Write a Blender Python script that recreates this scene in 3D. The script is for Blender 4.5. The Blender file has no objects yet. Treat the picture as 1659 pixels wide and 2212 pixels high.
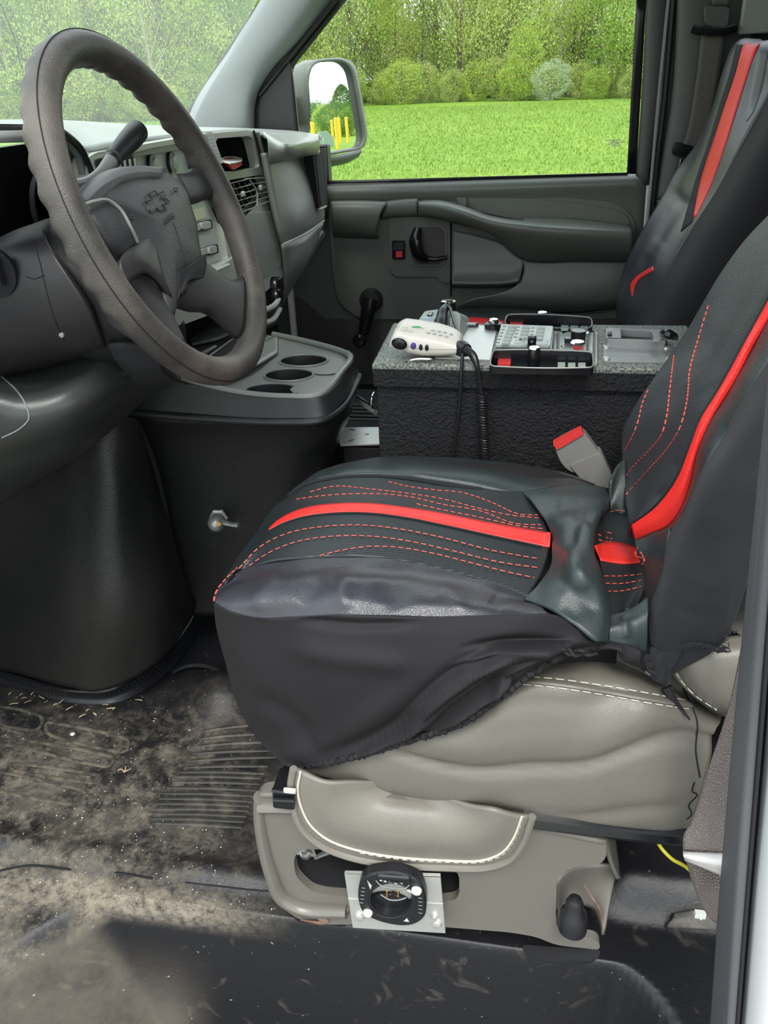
import bpy, bmesh, math, random
import numpy as np
from mathutils import Vector, Matrix
from mathutils.geometry import tessellate_polygon
from mathutils.bvhtree import BVHTree

random.seed(7)
rng = np.random.default_rng(7)
SC = bpy.context.scene

# ---------------------------------------------------------------- camera
W, H, F = 1659.0, 2212.0, 1661.0
PITCH, YAW, ROLL = math.radians(29.4), math.radians(10.0), math.radians(2.3)
CAM = np.array([0.0, 0.0, 1.0])
_fw = np.array([-math.sin(YAW) * math.cos(PITCH), math.cos(YAW) * math.cos(PITCH), -math.sin(PITCH)])
_rt = np.array([math.cos(YAW), math.sin(YAW), 0.0])
_up = np.cross(_rt, _fw)
RT = _rt * math.cos(ROLL) - _up * math.sin(ROLL)
UP = _rt * math.sin(ROLL) + _up * math.cos(ROLL)
cam_data = bpy.data.cameras.new('camera')
cam_data.sensor_fit = 'HORIZONTAL'
cam_data.sensor_width = 36.0
cam_data.lens = 36.0 * F / W
cam_data.clip_start = 0.02
cam_data.clip_end = 400
cam = bpy.data.objects.new('camera', cam_data)
SC.collection.objects.link(cam)
cam.matrix_world = Matrix(((RT[0], UP[0], -_fw[0], CAM[0]), (RT[1], UP[1], -_fw[1], CAM[1]),
                           (RT[2], UP[2], -_fw[2], CAM[2]), (0, 0, 0, 1)))
SC.camera = cam

# ---------------------------------------------------------------- sky, sun, exposure
world = bpy.data.worlds.new('world')
SC.world = world
world.use_nodes = True
_wn, _wl = world.node_tree.nodes, world.node_tree.links
_bg = _wn['Background']
_tc = _wn.new('ShaderNodeTexCoord'); _sp = _wn.new('ShaderNodeSeparateXYZ'); _cr = _wn.new('ShaderNodeValToRGB')
_wl.new(_tc.outputs['Generated'], _sp.inputs[0]); _wl.new(_sp.outputs['Z'], _cr.inputs[0])
_cr.color_ramp.elements[0].position = 0.0; _cr.color_ramp.elements[0].color = (0.93, 0.97, 1.0, 1)
_cr.color_ramp.elements[1].position = 0.7; _cr.color_ramp.elements[1].color = (0.80, 0.90, 1.0, 1)
_wl.new(_cr.outputs[0], _bg.inputs['Color'])
_bg.inputs['Strength'].default_value = 1.5
sun_d = bpy.data.lights.new('sun', 'SUN'); sun_d.energy = 2.0; sun_d.angle = math.radians(20); sun_d.color = (1.0, 0.96, 0.88)
sun = bpy.data.objects.new('sun', sun_d); SC.collection.objects.link(sun)
_sd = Vector((-0.10, 0.62, -1.0)).normalized()
sun.rotation_euler = _sd.to_track_quat('-Z', 'Y').to_euler()
vs = SC.view_settings
vs.view_transform = 'Standard'; vs.look = 'None'; vs.gamma = 1.0; vs.use_curve_mapping = False
vs.exposure = 0.55
SC.cycles.max_bounces = 10
SC.cycles.use_denoising = True
SC.cycles.sample_clamp_indirect = 6

# ---------------------------------------------------------------- geometry helpers
def ray(px, py):
    return RT * (px - W / 2) / F - UP * (py - H / 2) / F + _fw
def y(px, py, Y):
    d = ray(px, py); return CAM + d * (Y - CAM[1]) / d[1]
def z(px, py, Z):
    d = ray(px, py); return CAM + d * (Z - CAM[2]) / d[2]
def x(px, py, X):
    d = ray(px, py); return CAM + d * (X - CAM[0]) / d[0]
def pt(t):
    if isinstance(t, np.ndarray): return t
    if isinstance(t, Vector): return np.array(t)
    if t[0] == 'z': return z(*t[1:])
    if t[0] == 'x': return x(*t[1:])
    if t[0] == 'p': return np.array(t[1:], float)
    return y(*t)

def cr(P, n, closed=False):
    """Catmull-Rom through points P, n samples evenly by arc length"""
    P = np.array([pt(p) for p in P], float)
    if len(P) == 1: return np.repeat(P, n, 0)
    if closed: Q = np.vstack([P[-1:], P, P[:2]]); segs = len(P)
    else: Q = np.vstack([2 * P[:1] - P[1:2], P, 2 * P[-1:] - P[-2:-1]]); segs = len(P) - 1
    out = []
    k = 12
    for i in range(segs):
        p0, p1, p2, p3 = Q[i:i + 4]
        d1 = max(np.linalg.norm(p2 - p1), 1e-9)
        d0 = max(np.linalg.norm(p1 - p0), 1e-9); d2 = max(np.linalg.norm(p3 - p2), 1e-9)
        m1 = ((p1 - p0) / d0 + (p2 - p1) / d1) * .5 * d1
        m2 = ((p2 - p1) / d1 + (p3 - p2) / d2) * .5 * d1
        for t in np.arange(k) / k:
            t2, t3 = t * t, t * t * t
            out.append((2 * t3 - 3 * t2 + 1) * p1 + (t3 - 2 * t2 + t) * m1 + (-2 * t3 + 3 * t2) * p2 + (t3 - t2) * m2)
    out.append(P[0] if closed else P[-1])
    out = np.array(out)
    L = np.r_[0, np.cumsum(np.linalg.norm(np.diff(out, axis=0), axis=1))]
    s = np.linspace(0, L[-1], n + 1)[:-1] if closed else np.linspace(0, L[-1], n)
    return np.stack([np.interp(s, L, out[:, j]) for j in range(3)], 1)

def lin(P, n):
    P = np.array([pt(p) for p in P], float)
    L = np.r_[0, np.cumsum(np.linalg.norm(np.diff(P, axis=0), axis=1))]
    s = np.linspace(0, L[-1], n)
    return np.stack([np.interp(s, L, P[:, j]) for j in range(3)], 1)

def surf(rows, nu, nv, vlin=False, ulin=False):
    R = [lin(r, nu) if ulin else cr(r, nu) for r in rows]
    R = np.array(R)
    G = np.zeros((nu, nv, 3))
    # common parameter down the columns, by mean length
    for i in range(nu):
        G[i] = lin(R[:, i], nv) if vlin else cr(R[:, i], nv)
    return G

class MB:
    def __init__(s): s.v = []; s.f = []
    def add(s, v, f):
        o = len(s.v); s.v += [tuple(map(float, p)) for p in v]; s.f += [tuple(i + o for i in q) for q in f]; return s
    def grid(s, G, cu=False, cv=False):
        nu, nv = G.shape[:2]; f = []
        for i in range(nu if cu else nu - 1):
            for j in range(nv if cv else nv - 1):
                a, b = i * nv + j, ((i + 1) % nu) * nv + j
                c, d = ((i + 1) % nu) * nv + (j + 1) % nv, i * nv + (j + 1) % nv
                f.append((a, b, c, d))
        return s.add(G.reshape(-1, 3), f)
    def box(s, c, d, R=None):
        c = np.array(c, float); d = np.array(d, float) / 2
        v = np.array([[sx, sy, sz] for sx in (-1, 1) for sy in (-1, 1) for sz in (-1, 1)]) * d
        if R is not None: v = v @ np.array(R).T
        return s.add(v + c, [(0, 1, 3, 2), (4, 6, 7, 5), (0, 4, 5, 1), (2, 3, 7, 6), (0, 2, 6, 4), (1, 5, 7, 3)])
    def loft(s, loops, cap=True):
        G = np.array(loops); s.grid(G, cv=True) if False else None
        n, m = G.shape[:2]; f = []
        for i in range(n - 1):
            for j in range(m):
                a, b = i * m + j, i * m + (j + 1) % m
                f.append((a, b, b + m, a + m))
        if cap: f.append(tuple(range(m))[::-1]); f.append(tuple((n - 1) * m + k for k in range(m)))
        return s.add(G.reshape(-1, 3), f)
    def tube(s, P, r, sides=10, n=None, closed=False, flat=1.0, lin_=False, up=(0, 0, 1)):
        P = (lin(P, n or 12) if lin_ else cr(P, n or max(8, len(P) * 6), closed))
        n = len(P)
        r = np.interp(np.linspace(0, 1, n), np.linspace(0, 1, len(r)), r) if hasattr(r, '__len__') else np.full(n, r)
        T = np.gradient(P, axis=0)
        if closed: T = (np.roll(P, -1, 0) - np.roll(P, 1, 0))
        T /= np.linalg.norm(T, axis=1)[:, None] + 1e-12
        u = np.cross(T[0], up)
        if np.linalg.norm(u) < .05: u = np.cross(T[0], (0, 1, .1))
        u /= np.linalg.norm(u); loops = []
        for i in range(n):
            u = u - T[i] * (u @ T[i]); u /= np.linalg.norm(u); w = np.cross(T[i], u)
            a = np.linspace(0, 2 * np.pi, sides, endpoint=False)
            loops.append(P[i] + r[i] * (np.outer(np.cos(a), u) + flat * np.outer(np.sin(a), w)))
        if closed: loops.append(loops[0])
        return s.loft(loops, cap=not closed)
    def prism(s, poly, vec, holes=()):
        """polygon (3D points, flat) with holes, extruded by vec"""
        polys = [[Vector(map(float, p)) for p in poly]] + [[Vector(map(float, p)) for p in h] for h in holes]
        tris = tessellate_polygon(polys)
        allp = [p for q in polys for p in q]; N = len(allp); vec = Vector(map(float, vec))
        v = allp + [p + vec for p in allp]; f = [tuple(t) for t in tris] + [tuple(i + N for i in reversed(t)) for t in tris]
        o = 0
        for q in polys:
            m = len(q)
            for i in range(m): a, b = o + i, o + (i + 1) % m; f.append((a, b, b + N, a + N))
            o += m
        return s.add([tuple(p) for p in v], f)
    def lathe(s, prof, c, axis, sides=24, up=None, sq=1.0):
        """prof: (radius, height) pairs about axis through c"""
        c = np.array(c, float); ax = np.array(axis, float); ax /= np.linalg.norm(ax)
        u = np.cross(ax, (0, 0, 1) if up is None else up)
        if np.linalg.norm(u) < .05: u = np.cross(ax, (0, 1, 0))
        u /= np.linalg.norm(u); w = np.cross(ax, u)
        a = np.linspace(0, 2 * np.pi, sides, endpoint=False)
        return s.loft([c + ax * h + max(r, 1e-5) * (np.outer(np.cos(a), u) + sq * np.outer(np.sin(a), w)) for r, h in prof])
    def mesh(s, name):
        m = bpy.data.meshes.new(name); m.from_pydata(s.v, [], s.f)
        b = bmesh.new(); b.from_mesh(m)
        bmesh.ops.remove_doubles(b, verts=b.verts, dist=1e-6)
        bmesh.ops.recalc_face_normals(b, faces=b.faces); b.to_mesh(m); b.free()
        return m

def fix(o, parent):
    if parent is not None:
        o.parent = parent
        o.matrix_parent_inverse = parent.matrix_basis.inverted() if not parent.parent else \
            (parent.parent.matrix_basis @ Matrix()).inverted() if parent.type == 'EMPTY' and False else parent.matrix_basis.inverted()
def obj(name, mb, mat, parent=None, smooth=True, bevel=0, segs=2, angle=35, sub=0):
    me = mb.mesh(name) if isinstance(mb, MB) else mb
    o = bpy.data.objects.new(name, me); SC.collection.objects.link(o)
    if mat is not None: me.materials.append(mat)
    if parent is not None: o.parent = parent; o.matrix_parent_inverse = world_of(parent).inverted()
    if bevel:
        b = o.modifiers.new('bevel', 'BEVEL'); b.width = bevel; b.segments = segs; b.limit_method = 'ANGLE'; b.angle_limit = math.radians(angle)
        b.use_clamp_overlap = True
    if sub:
        s = o.modifiers.new('sub', 'SUBSURF'); s.levels = s.render_levels = sub
    if smooth:
        for p in me.polygons: p.use_smooth = True
        if smooth != 'all':
            try: me.set_sharp_from_angle(angle=math.radians(angle))
            except Exception: pass
    return o
def world_of(o):
    m = o.matrix_basis.copy()
    p = o
    while p.parent is not None:
        m = p.parent.matrix_basis @ p.matrix_parent_inverse @ m; p = p.parent
    return m

def patch(name, rows, mat, parent=None, nu=40, nv=24, thick=0.004, vlin=False, ulin=False, face=None, disp=None, G=None, rim=True, away=None):
    """smooth sheet through rows of traced points; real thickness goes behind it"""
    if G is None: G = surf(rows, nu, nv, vlin, ulin)
    if disp is not None: G = disp(G)
    V = G.reshape(-1, 3); nu, nv = G.shape[:2]
    a = G[nu // 2, nv // 2]
    n = np.cross(G[min(nu // 2 + 1, nu - 1), nv // 2] - G[nu // 2 - 1, nv // 2], G[nu // 2, min(nv // 2 + 1, nv - 1)] - G[nu // 2, nv // 2 - 1])
    to = (CAM - a) if face is None else np.array(face, float)
    mb = MB(); mb.grid(G)
    if n @ to < 0: mb.f = [q[::-1] for q in mb.f]
    m = bpy.data.meshes.new(name); m.from_pydata(mb.v, [], mb.f)
    o = obj(name, m, mat, parent, smooth='all')
    if thick:
        s = o.modifiers.new('thickness', 'SOLIDIFY'); s.thickness = thick; s.offset = -1; s.use_rim = rim
    return o

def plate(name, poly, mat, parent=None, depth=(0, .01, 0), bevel=.0015, holes=(), smooth_n=0, segs=2, angle=35):
    def loop(p):
        return cr(p, smooth_n, True) if smooth_n else np.array([pt(q) for q in p])
    mb = MB(); mb.prism(loop(poly), depth, [loop(h) for h in holes])
    return obj(name, mb, mat, parent, bevel=bevel, segs=segs, angle=angle)

def rpoly(pts, r, k=5):
    """round the corners of a polygon of 3D points (r may be a list)"""
    P = [pt(p) for p in pts]; n = len(P); out = []
    for i in range(n):
        a, b, c = P[i - 1], P[i], P[(i + 1) % n]
        ri = r[i] if hasattr(r, '__len__') else r
        la, lc = np.linalg.norm(a - b), np.linalg.norm(c - b)
        ri = min(ri, la * .49, lc * .49)
        if ri <= 1e-6: out.append(b); continue
        p, q = b + (a - b) / la * ri, b + (c - b) / lc * ri
        for t in np.linspace(0, 1, k): out.append((1 - t) ** 2 * p + 2 * t * (1 - t) * b + t * t * q)
    return out

def tag(o, label=None, cat=None, group=None, kind=None):
    if label: o['label'] = label
    if cat: o['category'] = cat
    if group: o['group'] = group
    if kind: o['kind'] = kind
    return o
def thing(name, loc, label, cat, group=None, kind=None):
    e = bpy.data.objects.new(name, None); SC.collection.objects.link(e)
    e.empty_display_size = .05; e.location = tuple(map(float, loc))
    return tag(e, label, cat, group, kind)

# ---------------------------------------------------------------- materials
def mat(name, col, rough=.5, metal=0.0, bump=None, var=None, spec=.5, coat=0, col2=None, emit=None, ctype='NOISE', stretch=None, rvar=0, sheen=0):
    m = bpy.data.materials.new(name); m.use_nodes = True
    N, L = m.node_tree.nodes, m.node_tree.links; b = N['Principled BSDF']
    b.inputs['Base Color'].default_value = (*col, 1); b.inputs['Roughness'].default_value = rough
    b.inputs['Metallic'].default_value = metal; b.inputs['Specular IOR Level'].default_value = spec
    if coat: b.inputs['Coat Weight'].default_value = coat; b.inputs['Coat Roughness'].default_value = .15
    if sheen: b.inputs['Sheen Weight'].default_value = sheen
    tc = N.new('ShaderNodeTexCoord'); src = tc.outputs['Object']
    if stretch:
        mp = N.new('ShaderNodeMapping'); mp.inputs['Scale'].default_value = stretch; L.new(src, mp.inputs[0]); src = mp.outputs[0]
    def noise(scale, detail=4, ro=.6):
        n = N.new('ShaderNodeTexNoise'); n.inputs['Scale'].default_value = scale; n.inputs['Detail'].default_value = detail
        n.inputs['Roughness'].default_value = ro; L.new(src, n.inputs['Vector']); return n
    if var or col2:
        sc, lo, hi = var if var else (6, .35, .65)
        n = noise(sc, 6); r = N.new('ShaderNodeMapRange'); r.inputs[1].default_value = lo; r.inputs[2].default_value = hi
        L.new(n.outputs['Fac'], r.inputs[0]); mx = N.new('ShaderNodeMix'); mx.data_type = 'RGBA'
        L.new(r.outputs[0], mx.inputs[0]); mx.inputs[6].default_value = (*col, 1)
        mx.inputs[7].default_value = (*(col2 or [c * .75 for c in col]), 1); L.new(mx.outputs[2], b.inputs['Base Color'])
    if rvar:
        n = noise(9, 5); r = N.new('ShaderNodeMapRange'); r.inputs[1].default_value = .3; r.inputs[2].default_value = .7
        r.inputs[3].default_value = rough - rvar; r.inputs[4].default_value = rough + rvar
        L.new(n.outputs['Fac'], r.inputs[0]); L.new(r.outputs[0], b.inputs['Roughness'])
    if bump:
        hs = None
        for (kind, scale, strength, dist) in (bump if isinstance(bump, list) else [bump]):
            if kind == 'noise': t = noise(scale, 5).outputs['Fac']
            elif kind == 'voro':
                t = N.new('ShaderNodeTexVoronoi'); t.inputs['Scale'].default_value = scale; L.new(src, t.inputs['Vector']); t = t.outputs['Distance']
            else:
                t = N.new('ShaderNodeTexWave'); t.inputs['Scale'].default_value = scale; t.bands_direction = kind
                L.new(src, t.inputs['Vector']); t = t.outputs['Fac']
            bp = N.new('ShaderNodeBump'); bp.inputs['Strength'].default_value = strength; bp.inputs['Distance'].default_value = dist
            L.new(t, bp.inputs['Height'])
            if hs is not None: L.new(hs, bp.inputs['Normal'])
            hs = bp.outputs[0]
        L.new(hs, b.inputs['Normal'])
    if emit: b.inputs['Emission Color'].default_value = (*emit[0], 1); b.inputs['Emission Strength'].default_value = emit[1]
    return m

GRAIN = ('voro', 1100, .18, .0004)
M = {}
M['dash'] = mat('dash_plastic', (.215, .226, .208), .38, bump=[GRAIN])
M['dash_light'] = mat('dash_bezel_plastic', (.40, .42, .375), .34, bump=[GRAIN])
M['dash_top'] = mat('dash_top_glare', (.36, .385, .37), .34, bump=[GRAIN])  # paler than the dash face: windshield glare put into the colour
M['dark'] = mat('dark_plastic', (.018, .019, .02), .42, bump=[GRAIN])
M['engine'] = mat('engine_cover_plastic', (.0135, .0135, .0135), .36, bump=[('voro', 500, .35, .001), ('noise', 60, .25, .002)], col2=(.021, .019, .017), var=(5, .45, .75), spec=.4)
M['column'] = mat('column_plastic', (.024, .022, .024), .42, bump=[GRAIN])
M['knee'] = mat('knee_panel_plastic', (.042, .045, .043), .33, bump=[GRAIN])
M['black'] = mat('black_gloss', (.01, .01, .012), .22)
M['blackmatte'] = mat('black_matte', (.008, .008, .01), .8)
M['door'] = mat('door_trim_plastic', (.135, .142, .122), .38, bump=[GRAIN])
M['door_low'] = mat('door_lower_plastic', (.066, .062, .056), .6, bump=[GRAIN])
M['pillar'] = mat('pillar_trim', (.26, .28, .28), .55, bump=[GRAIN])
M['pillar_dark'] = mat('rear_pillar_trim', (.085, .088, .08), .55, bump=[GRAIN])
M['rubber'] = mat('black_rubber', (.016, .016, .018), .36)
M['seal'] = mat('door_seal_rubber', (.105, .108, .115), .55, bump=[('noise', 300, .15, .001)])
M['wheel'] = mat('wheel_leather', (.05, .045, .042), .5, bump=[('voro', 600, .35, .0008), ('noise', 40, .2, .002)], col2=(.15, .128, .108), var=(9, .42, .72), rvar=.08)
M['wheel_dark'] = mat('wheel_soft_plastic', (.032, .030, .031), .47, bump=[GRAIN])
M['pad'] = mat('wheel_pad_plastic', (.052, .052, .055), .48, bump=[('voro', 500, .35, .0008)])
M['leather'] = mat('grey_seat_leather', (.185, .170, .142), .34, bump=[('voro', 900, .3, .0006), ('noise', 22, .2, .004)], col2=(.145, .134, .112), var=(4, .35, .7))
M['leather_flap'] = mat('grey_flap_leather', (.225, .204, .172), .42, bump=[('voro', 900, .3, .0006), ('noise', 26, .25, .004)], col2=(.18, .165, .14), var=(5, .35, .7))
M['stitch'] = mat('cream_thread', (.62, .58, .48), .7)
M['metal_paint'] = mat('taupe_painted_metal', (.165, .152, .130), .33, bump=[('noise', 90, .12, .001)], col2=(.14, .13, .112), var=(9, .5, .8))
M['cover'] = mat('black_faux_leather', (.028, .037, .038), .37, bump=[('voro', 900, .35, .0006), ('noise', 16, .25, .006)], spec=.55)
M['cover_near'] = mat('black_faux_leather_bolster', (.034, .034, .042), .30, bump=[('voro', 850, .35, .0006), ('noise', 12, .25, .007)], spec=.6)
M['rib'] = mat('ribbed_cover_fabric', (.014, .019, .021), .42, bump=[('Y', 110, .35, .001), ('noise', 12, .15, .004)], spec=.5)
M['perf'] = mat('perforated_cover_fabric', (.035, .038, .043), .5, bump=[('voro', 500, .5, .0008)], spec=.45)
M['fabric'] = mat('black_stretch_fabric', (.0125, .0108, .0125), .75, bump=[('noise', 700, .2, .0005)], spec=.4)
M['fabric_grey'] = mat('charcoal_stretch_fabric', (.022, .022, .025), .85, bump=[('noise', 500, .35, .0008)], spec=.2, sheen=.08)
M['red'] = mat('red_trim_leather', (.80, .028, .022), .45, bump=[('voro', 500, .3, .0008)])
M['red_thread'] = mat('red_thread', (.85, .10, .075), .6)
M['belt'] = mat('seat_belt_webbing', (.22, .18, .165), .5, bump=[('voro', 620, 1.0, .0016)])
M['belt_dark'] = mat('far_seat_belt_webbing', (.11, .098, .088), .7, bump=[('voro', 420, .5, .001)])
M['white'] = mat('white_body_paint', (.95, .95, .92), .35)
M['cream'] = mat('painted_jamb', (.62, .58, .52), .45)
M['box'] = mat('truck_liner_paint', (.016, .016, .018), .42, bump=[('noise', 210, 1.0, .006), ('noise', 90, .6, .007)])
M['steel'] = mat('brushed_aluminium', (.68, .68, .64), .42, .6, bump=[('noise', 160, .1, .0006)], col2=(.6, .6, .56), var=(20, .3, .7))
M['chrome'] = mat('chrome', (.75, .75, .73), .15, 1.0)
M['greymetal'] = mat('brushed_grey_plate', (.42, .43, .42), .4, .6, col2=(.33, .34, .33), var=(14, .3, .7))
M['offwhite'] = mat('ivory_plastic', (.84, .77, .68), .35)
M['offwhite2'] = mat('ivory_face_plastic', (.74, .74, .66), .4)
M['greykey'] = mat('grey_rubber_keys', (.42, .47, .41), .5)
M['panelgrey'] = mat('grey_control_face', (.56, .61, .55), .38)
M['greyclip'] = mat('buckle_grey_plastic', (.235, .225, .215), .55, bump=[('noise', 300, .2, .0008)])
M['redplastic'] = mat('red_plastic', (.75, .05, .045), .35)
M['purple'] = mat('purple_button', (.10, .05, .30), .4)
M['green'] = mat('green_label', (.10, .42, .16), .4)
M['orange'] = mat('brass', (.75, .5, .2), .25, 1.0)
M['display'] = mat('radio_display', (.85, .80, .58), .25)
M['blueglass'] = mat('lcd_glass', (.52, .60, .66), .12)
M['yellow'] = mat('yellow_wire', (.60, .58, .05), .4)
M['pole'] = mat('yellow_post_paint', (.90, .58, .03), .5)
M['rust'] = mat('rusted_steel', (.22, .10, .06), .8, bump=[('noise', 120, .5, .002)], col2=(.30, .26, .22), var=(30, .4, .6))
M['straw'] = mat('straw', (.50, .40, .24), .8)
M['chip'] = mat('pale_chips', (.62, .60, .52), .7)
M['utility'] = mat('utility_box_paint', (.30, .38, .33), .5)
M['mark'] = mat('light_print', (.55, .56, .54), .5)
M['papergrey'] = mat('worn_grey_vinyl', (.26, .27, .25), .6, bump=[('noise', 30, .8, .01)], col2=(.07, .07, .065), var=(18, .35, .65))
M['paper'] = mat('white_label', (.72, .74, .70), .6)

def glass(name, dust=0.0, tint=(1, 1, 1), hazecol=(.9, 1, .9), gloss=.06):
    m = bpy.data.materials.new(name); m.use_nodes = True; N, L = m.node_tree.nodes, m.node_tree.links
    N.remove(N['Principled BSDF']); out = N['Material Output']
    t = N.new('ShaderNodeBsdfTransparent'); t.inputs[0].default_value = (*tint, 1)
    g = N.new('ShaderNodeBsdfGlossy'); g.inputs['Roughness'].default_value = .02
    mx = N.new('ShaderNodeMixShader'); mx.inputs[0].default_value = gloss; L.new(t.outputs[0], mx.inputs[1]); L.new(g.outputs[0], mx.inputs[2])
    last = mx
    if dust:  # translucent veil, stands in for a washed-out reflection on the pane
        d = N.new('ShaderNodeBsdfTranslucent'); d.inputs[0].default_value = (*hazecol, 1)
        m2 = N.new('ShaderNodeMixShader'); m2.inputs[0].default_value = dust; L.new(mx.outputs[0], m2.inputs[1]); L.new(d.outputs[0], m2.inputs[2]); last = m2
    L.new(last.outputs[0], out.inputs[0]); return m
M['glass'] = glass('side_window_glass', 0, (.97, 1.0, .97), gloss=.03)
M['windshield'] = glass('hazed_windshield_glass', .13, (.95, 1.0, .95), gloss=.03)  # reflection haze mixed into the windshield as a pale veil
M['mirror'] = mat('mirror_glass', (.92, .95, .93), .0, 1.0)
# ================================================================ the setting: ground, van shell, floor
GZ = -0.65
def struct(o, label, cat=None):
    o['kind'] = 'structure'; o['label'] = label
    o['category'] = cat or 'structure'
    return o

# grass field
def grass_mat():
    m = mat('lawn', (.25, .46, .05), .8)
    N, L = m.node_tree.nodes, m.node_tree.links; b = N['Principled BSDF']; b.inputs['Specular IOR Level'].default_value = .15
    tc = N.new('ShaderNodeTexCoord')
    n1 = N.new('ShaderNodeTexNoise'); n1.inputs['Scale'].default_value = .12; n1.inputs['Detail'].default_value = 8
    n2 = N.new('ShaderNodeTexNoise'); n2.inputs['Scale'].default_value = 5; n2.inputs['Detail'].default_value = 8; n2.inputs['Roughness'].default_value = .75
    L.new(tc.outputs['Object'], n1.inputs[0]); L.new(tc.outputs['Object'], n2.inputs[0])
    r = N.new('ShaderNodeValToRGB'); r.color_ramp.elements[0].position = .3; r.color_ramp.elements[0].color = (.16, .295, .035, 1)
    r.color_ramp.elements[1].position = .7; r.color_ramp.elements[1].color = (.27, .40, .065, 1)
    r2 = N.new('ShaderNodeValToRGB'); r2.color_ramp.elements[0].position = .35; r2.color_ramp.elements[0].color = (.62, .66, .5, 1)
    r2.color_ramp.elements[1].position = .65; r2.color_ramp.elements[1].color = (1.1, 1.08, 1.1, 1)
    L.new(n1.outputs[0], r.inputs[0]); L.new(n2.outputs[0], r2.inputs[0])
    mx = N.new('ShaderNodeMix'); mx.data_type = 'RGBA'; mx.blend_type = 'MULTIPLY'; mx.inputs[0].default_value = 1
    L.new(r.outputs[0], mx.inputs[6]); L.new(r2.outputs[0], mx.inputs[7]); L.new(mx.outputs[2], b.inputs['Base Color'])
    bp = N.new('ShaderNodeBump'); bp.inputs['Strength'].default_value = .5; bp.inputs['Distance'].default_value = .05
    L.new(n2.outputs[0], bp.inputs['Height']); L.new(bp.outputs[0], b.inputs['Normal'])
    return m
mb = MB(); mb.add([(-700, -700, GZ), (700, -700, GZ), (700, 700, GZ), (-700, 700, GZ)], [(0, 1, 2, 3)])
struct(obj('ground', mb, grass_mat(), smooth=False), 'bright green mown grass field outside the van', 'lawn')

# gravel drive on the driver's side of the van
M['gravel'] = mat('gravel', (.22, .215, .205), .9, col2=(.14, .138, .13), var=(40, .4, .6), bump=[('noise', 60, .8, .02)])
mb = MB(); mb.box((0, -6.4, GZ + .01), (60, 16.4, .03)); struct(obj('path', mb, M['gravel'], smooth=False), 'grey gravel drive under the driver side of the van')

# mown grass tufts seen through the passenger window
nb = 60000
X = rng.uniform(-7.5, 3.5, nb); Yv = 8 + 46 * rng.uniform(0, 1, nb) ** 2.0
X = -0.17 * Yv + (X + 2) * Yv / 13
h = rng.uniform(.03, .075, nb) * (1 + (Yv - 8) / 40); w_ = rng.uniform(.006, .012, nb) * (1 + (Yv - 8) / 14); an = rng.uniform(0, np.pi, nb)
dx, dy = np.cos(an) * w_, np.sin(an) * w_; lx, ly = rng.normal(0, .02, nb), rng.normal(0, .02, nb)
V = np.stack([np.stack([X - dx, Yv - dy, np.full(nb, GZ)], 1), np.stack([X + dx, Yv + dy, np.full(nb, GZ)], 1), np.stack([X + lx, Yv + ly, GZ + h], 1)], 1).reshape(-1, 3)
me = bpy.data.meshes.new('grass_tufts'); me.from_pydata(V.tolist(), [], np.arange(nb * 3).reshape(-1, 3).tolist())
gm = mat('grass_blades', (.25, .36, .07), .7, col2=(.19, .30, .045), var=(3, .4, .6))
o = obj('grass_tufts', me, gm, smooth=False); tag(o, 'short green grass blades standing on the field outside the passenger window', 'grass', kind='stuff')

# ---- van floor: one rubber mat with the step pocket in it
def sst(a, b, t):
    t = np.clip((t - a) / (b - a), 0, 1); return t * t * (3 - 2 * t)
def floor_z(Xa, Ya):
    # step pocket: steep back wall at Y .60, bank on a diagonal at the left, rounded right end
    edge = .603 - .012 * np.clip(Xa + .1, 0, 1)
    sy = 1 - sst(edge - .046, edge + .012, Ya)
    d = .72 * Xa - .69 * Ya + .8136
    sl = sst(-.006, .105, d)
    rr = np.sqrt(np.clip(Xa - .12, 0, 9) ** 2 + np.clip(Ya - .50, 0, 9) ** 2)
    sr = np.where((Xa < .12), 1, 1 - sst(.07, .125, rr)); sr = np.where(Ya < .50, 1 - sst(.07, .125, np.clip(Xa - .12, 0, 9)), sr)
    zz = -.36 * np.minimum(np.minimum(sy, sl), sr)
    zz = zz + .020 * np.exp(-((Xa + .74) / .10) ** 2 - ((Ya - .672) / .022) ** 2) + .018 * np.exp(-((Xa + .58) / .035) ** 2 - ((Ya - .665) / .03) ** 2)
    zz = zz + .014 * np.exp(-((Ya - .665) / .020) ** 2) * sst(-.52, -.40, Xa) * (1 - sst(-.34, -.22, Xa))
    zz = zz + .05 * np.exp(-((Xa + .50) / .07) ** 2 - ((Ya - 1.02) / .06) ** 2)
    zz = zz + .04 * sst(.12, .2, Xa) * sst(.66, .72, Ya) * (1 - sst(.95, 1.1, Ya))
    return zz
xs = np.r_[np.linspace(-1.35, -.7, 30), np.linspace(-.69, .32, 130), np.linspace(.35, 3.0, 14)]
ys = np.r_[np.linspace(.36, .53, 16), np.linspace(.535, .63, 60), np.linspace(.635, .8, 34), np.linspace(.82, 2.22, 60)]
XX, YY = np.meshgrid(xs, ys, indexing='ij'); ZZ = floor_z(XX, YY)
G = np.stack([XX, YY, ZZ], 2)
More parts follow.
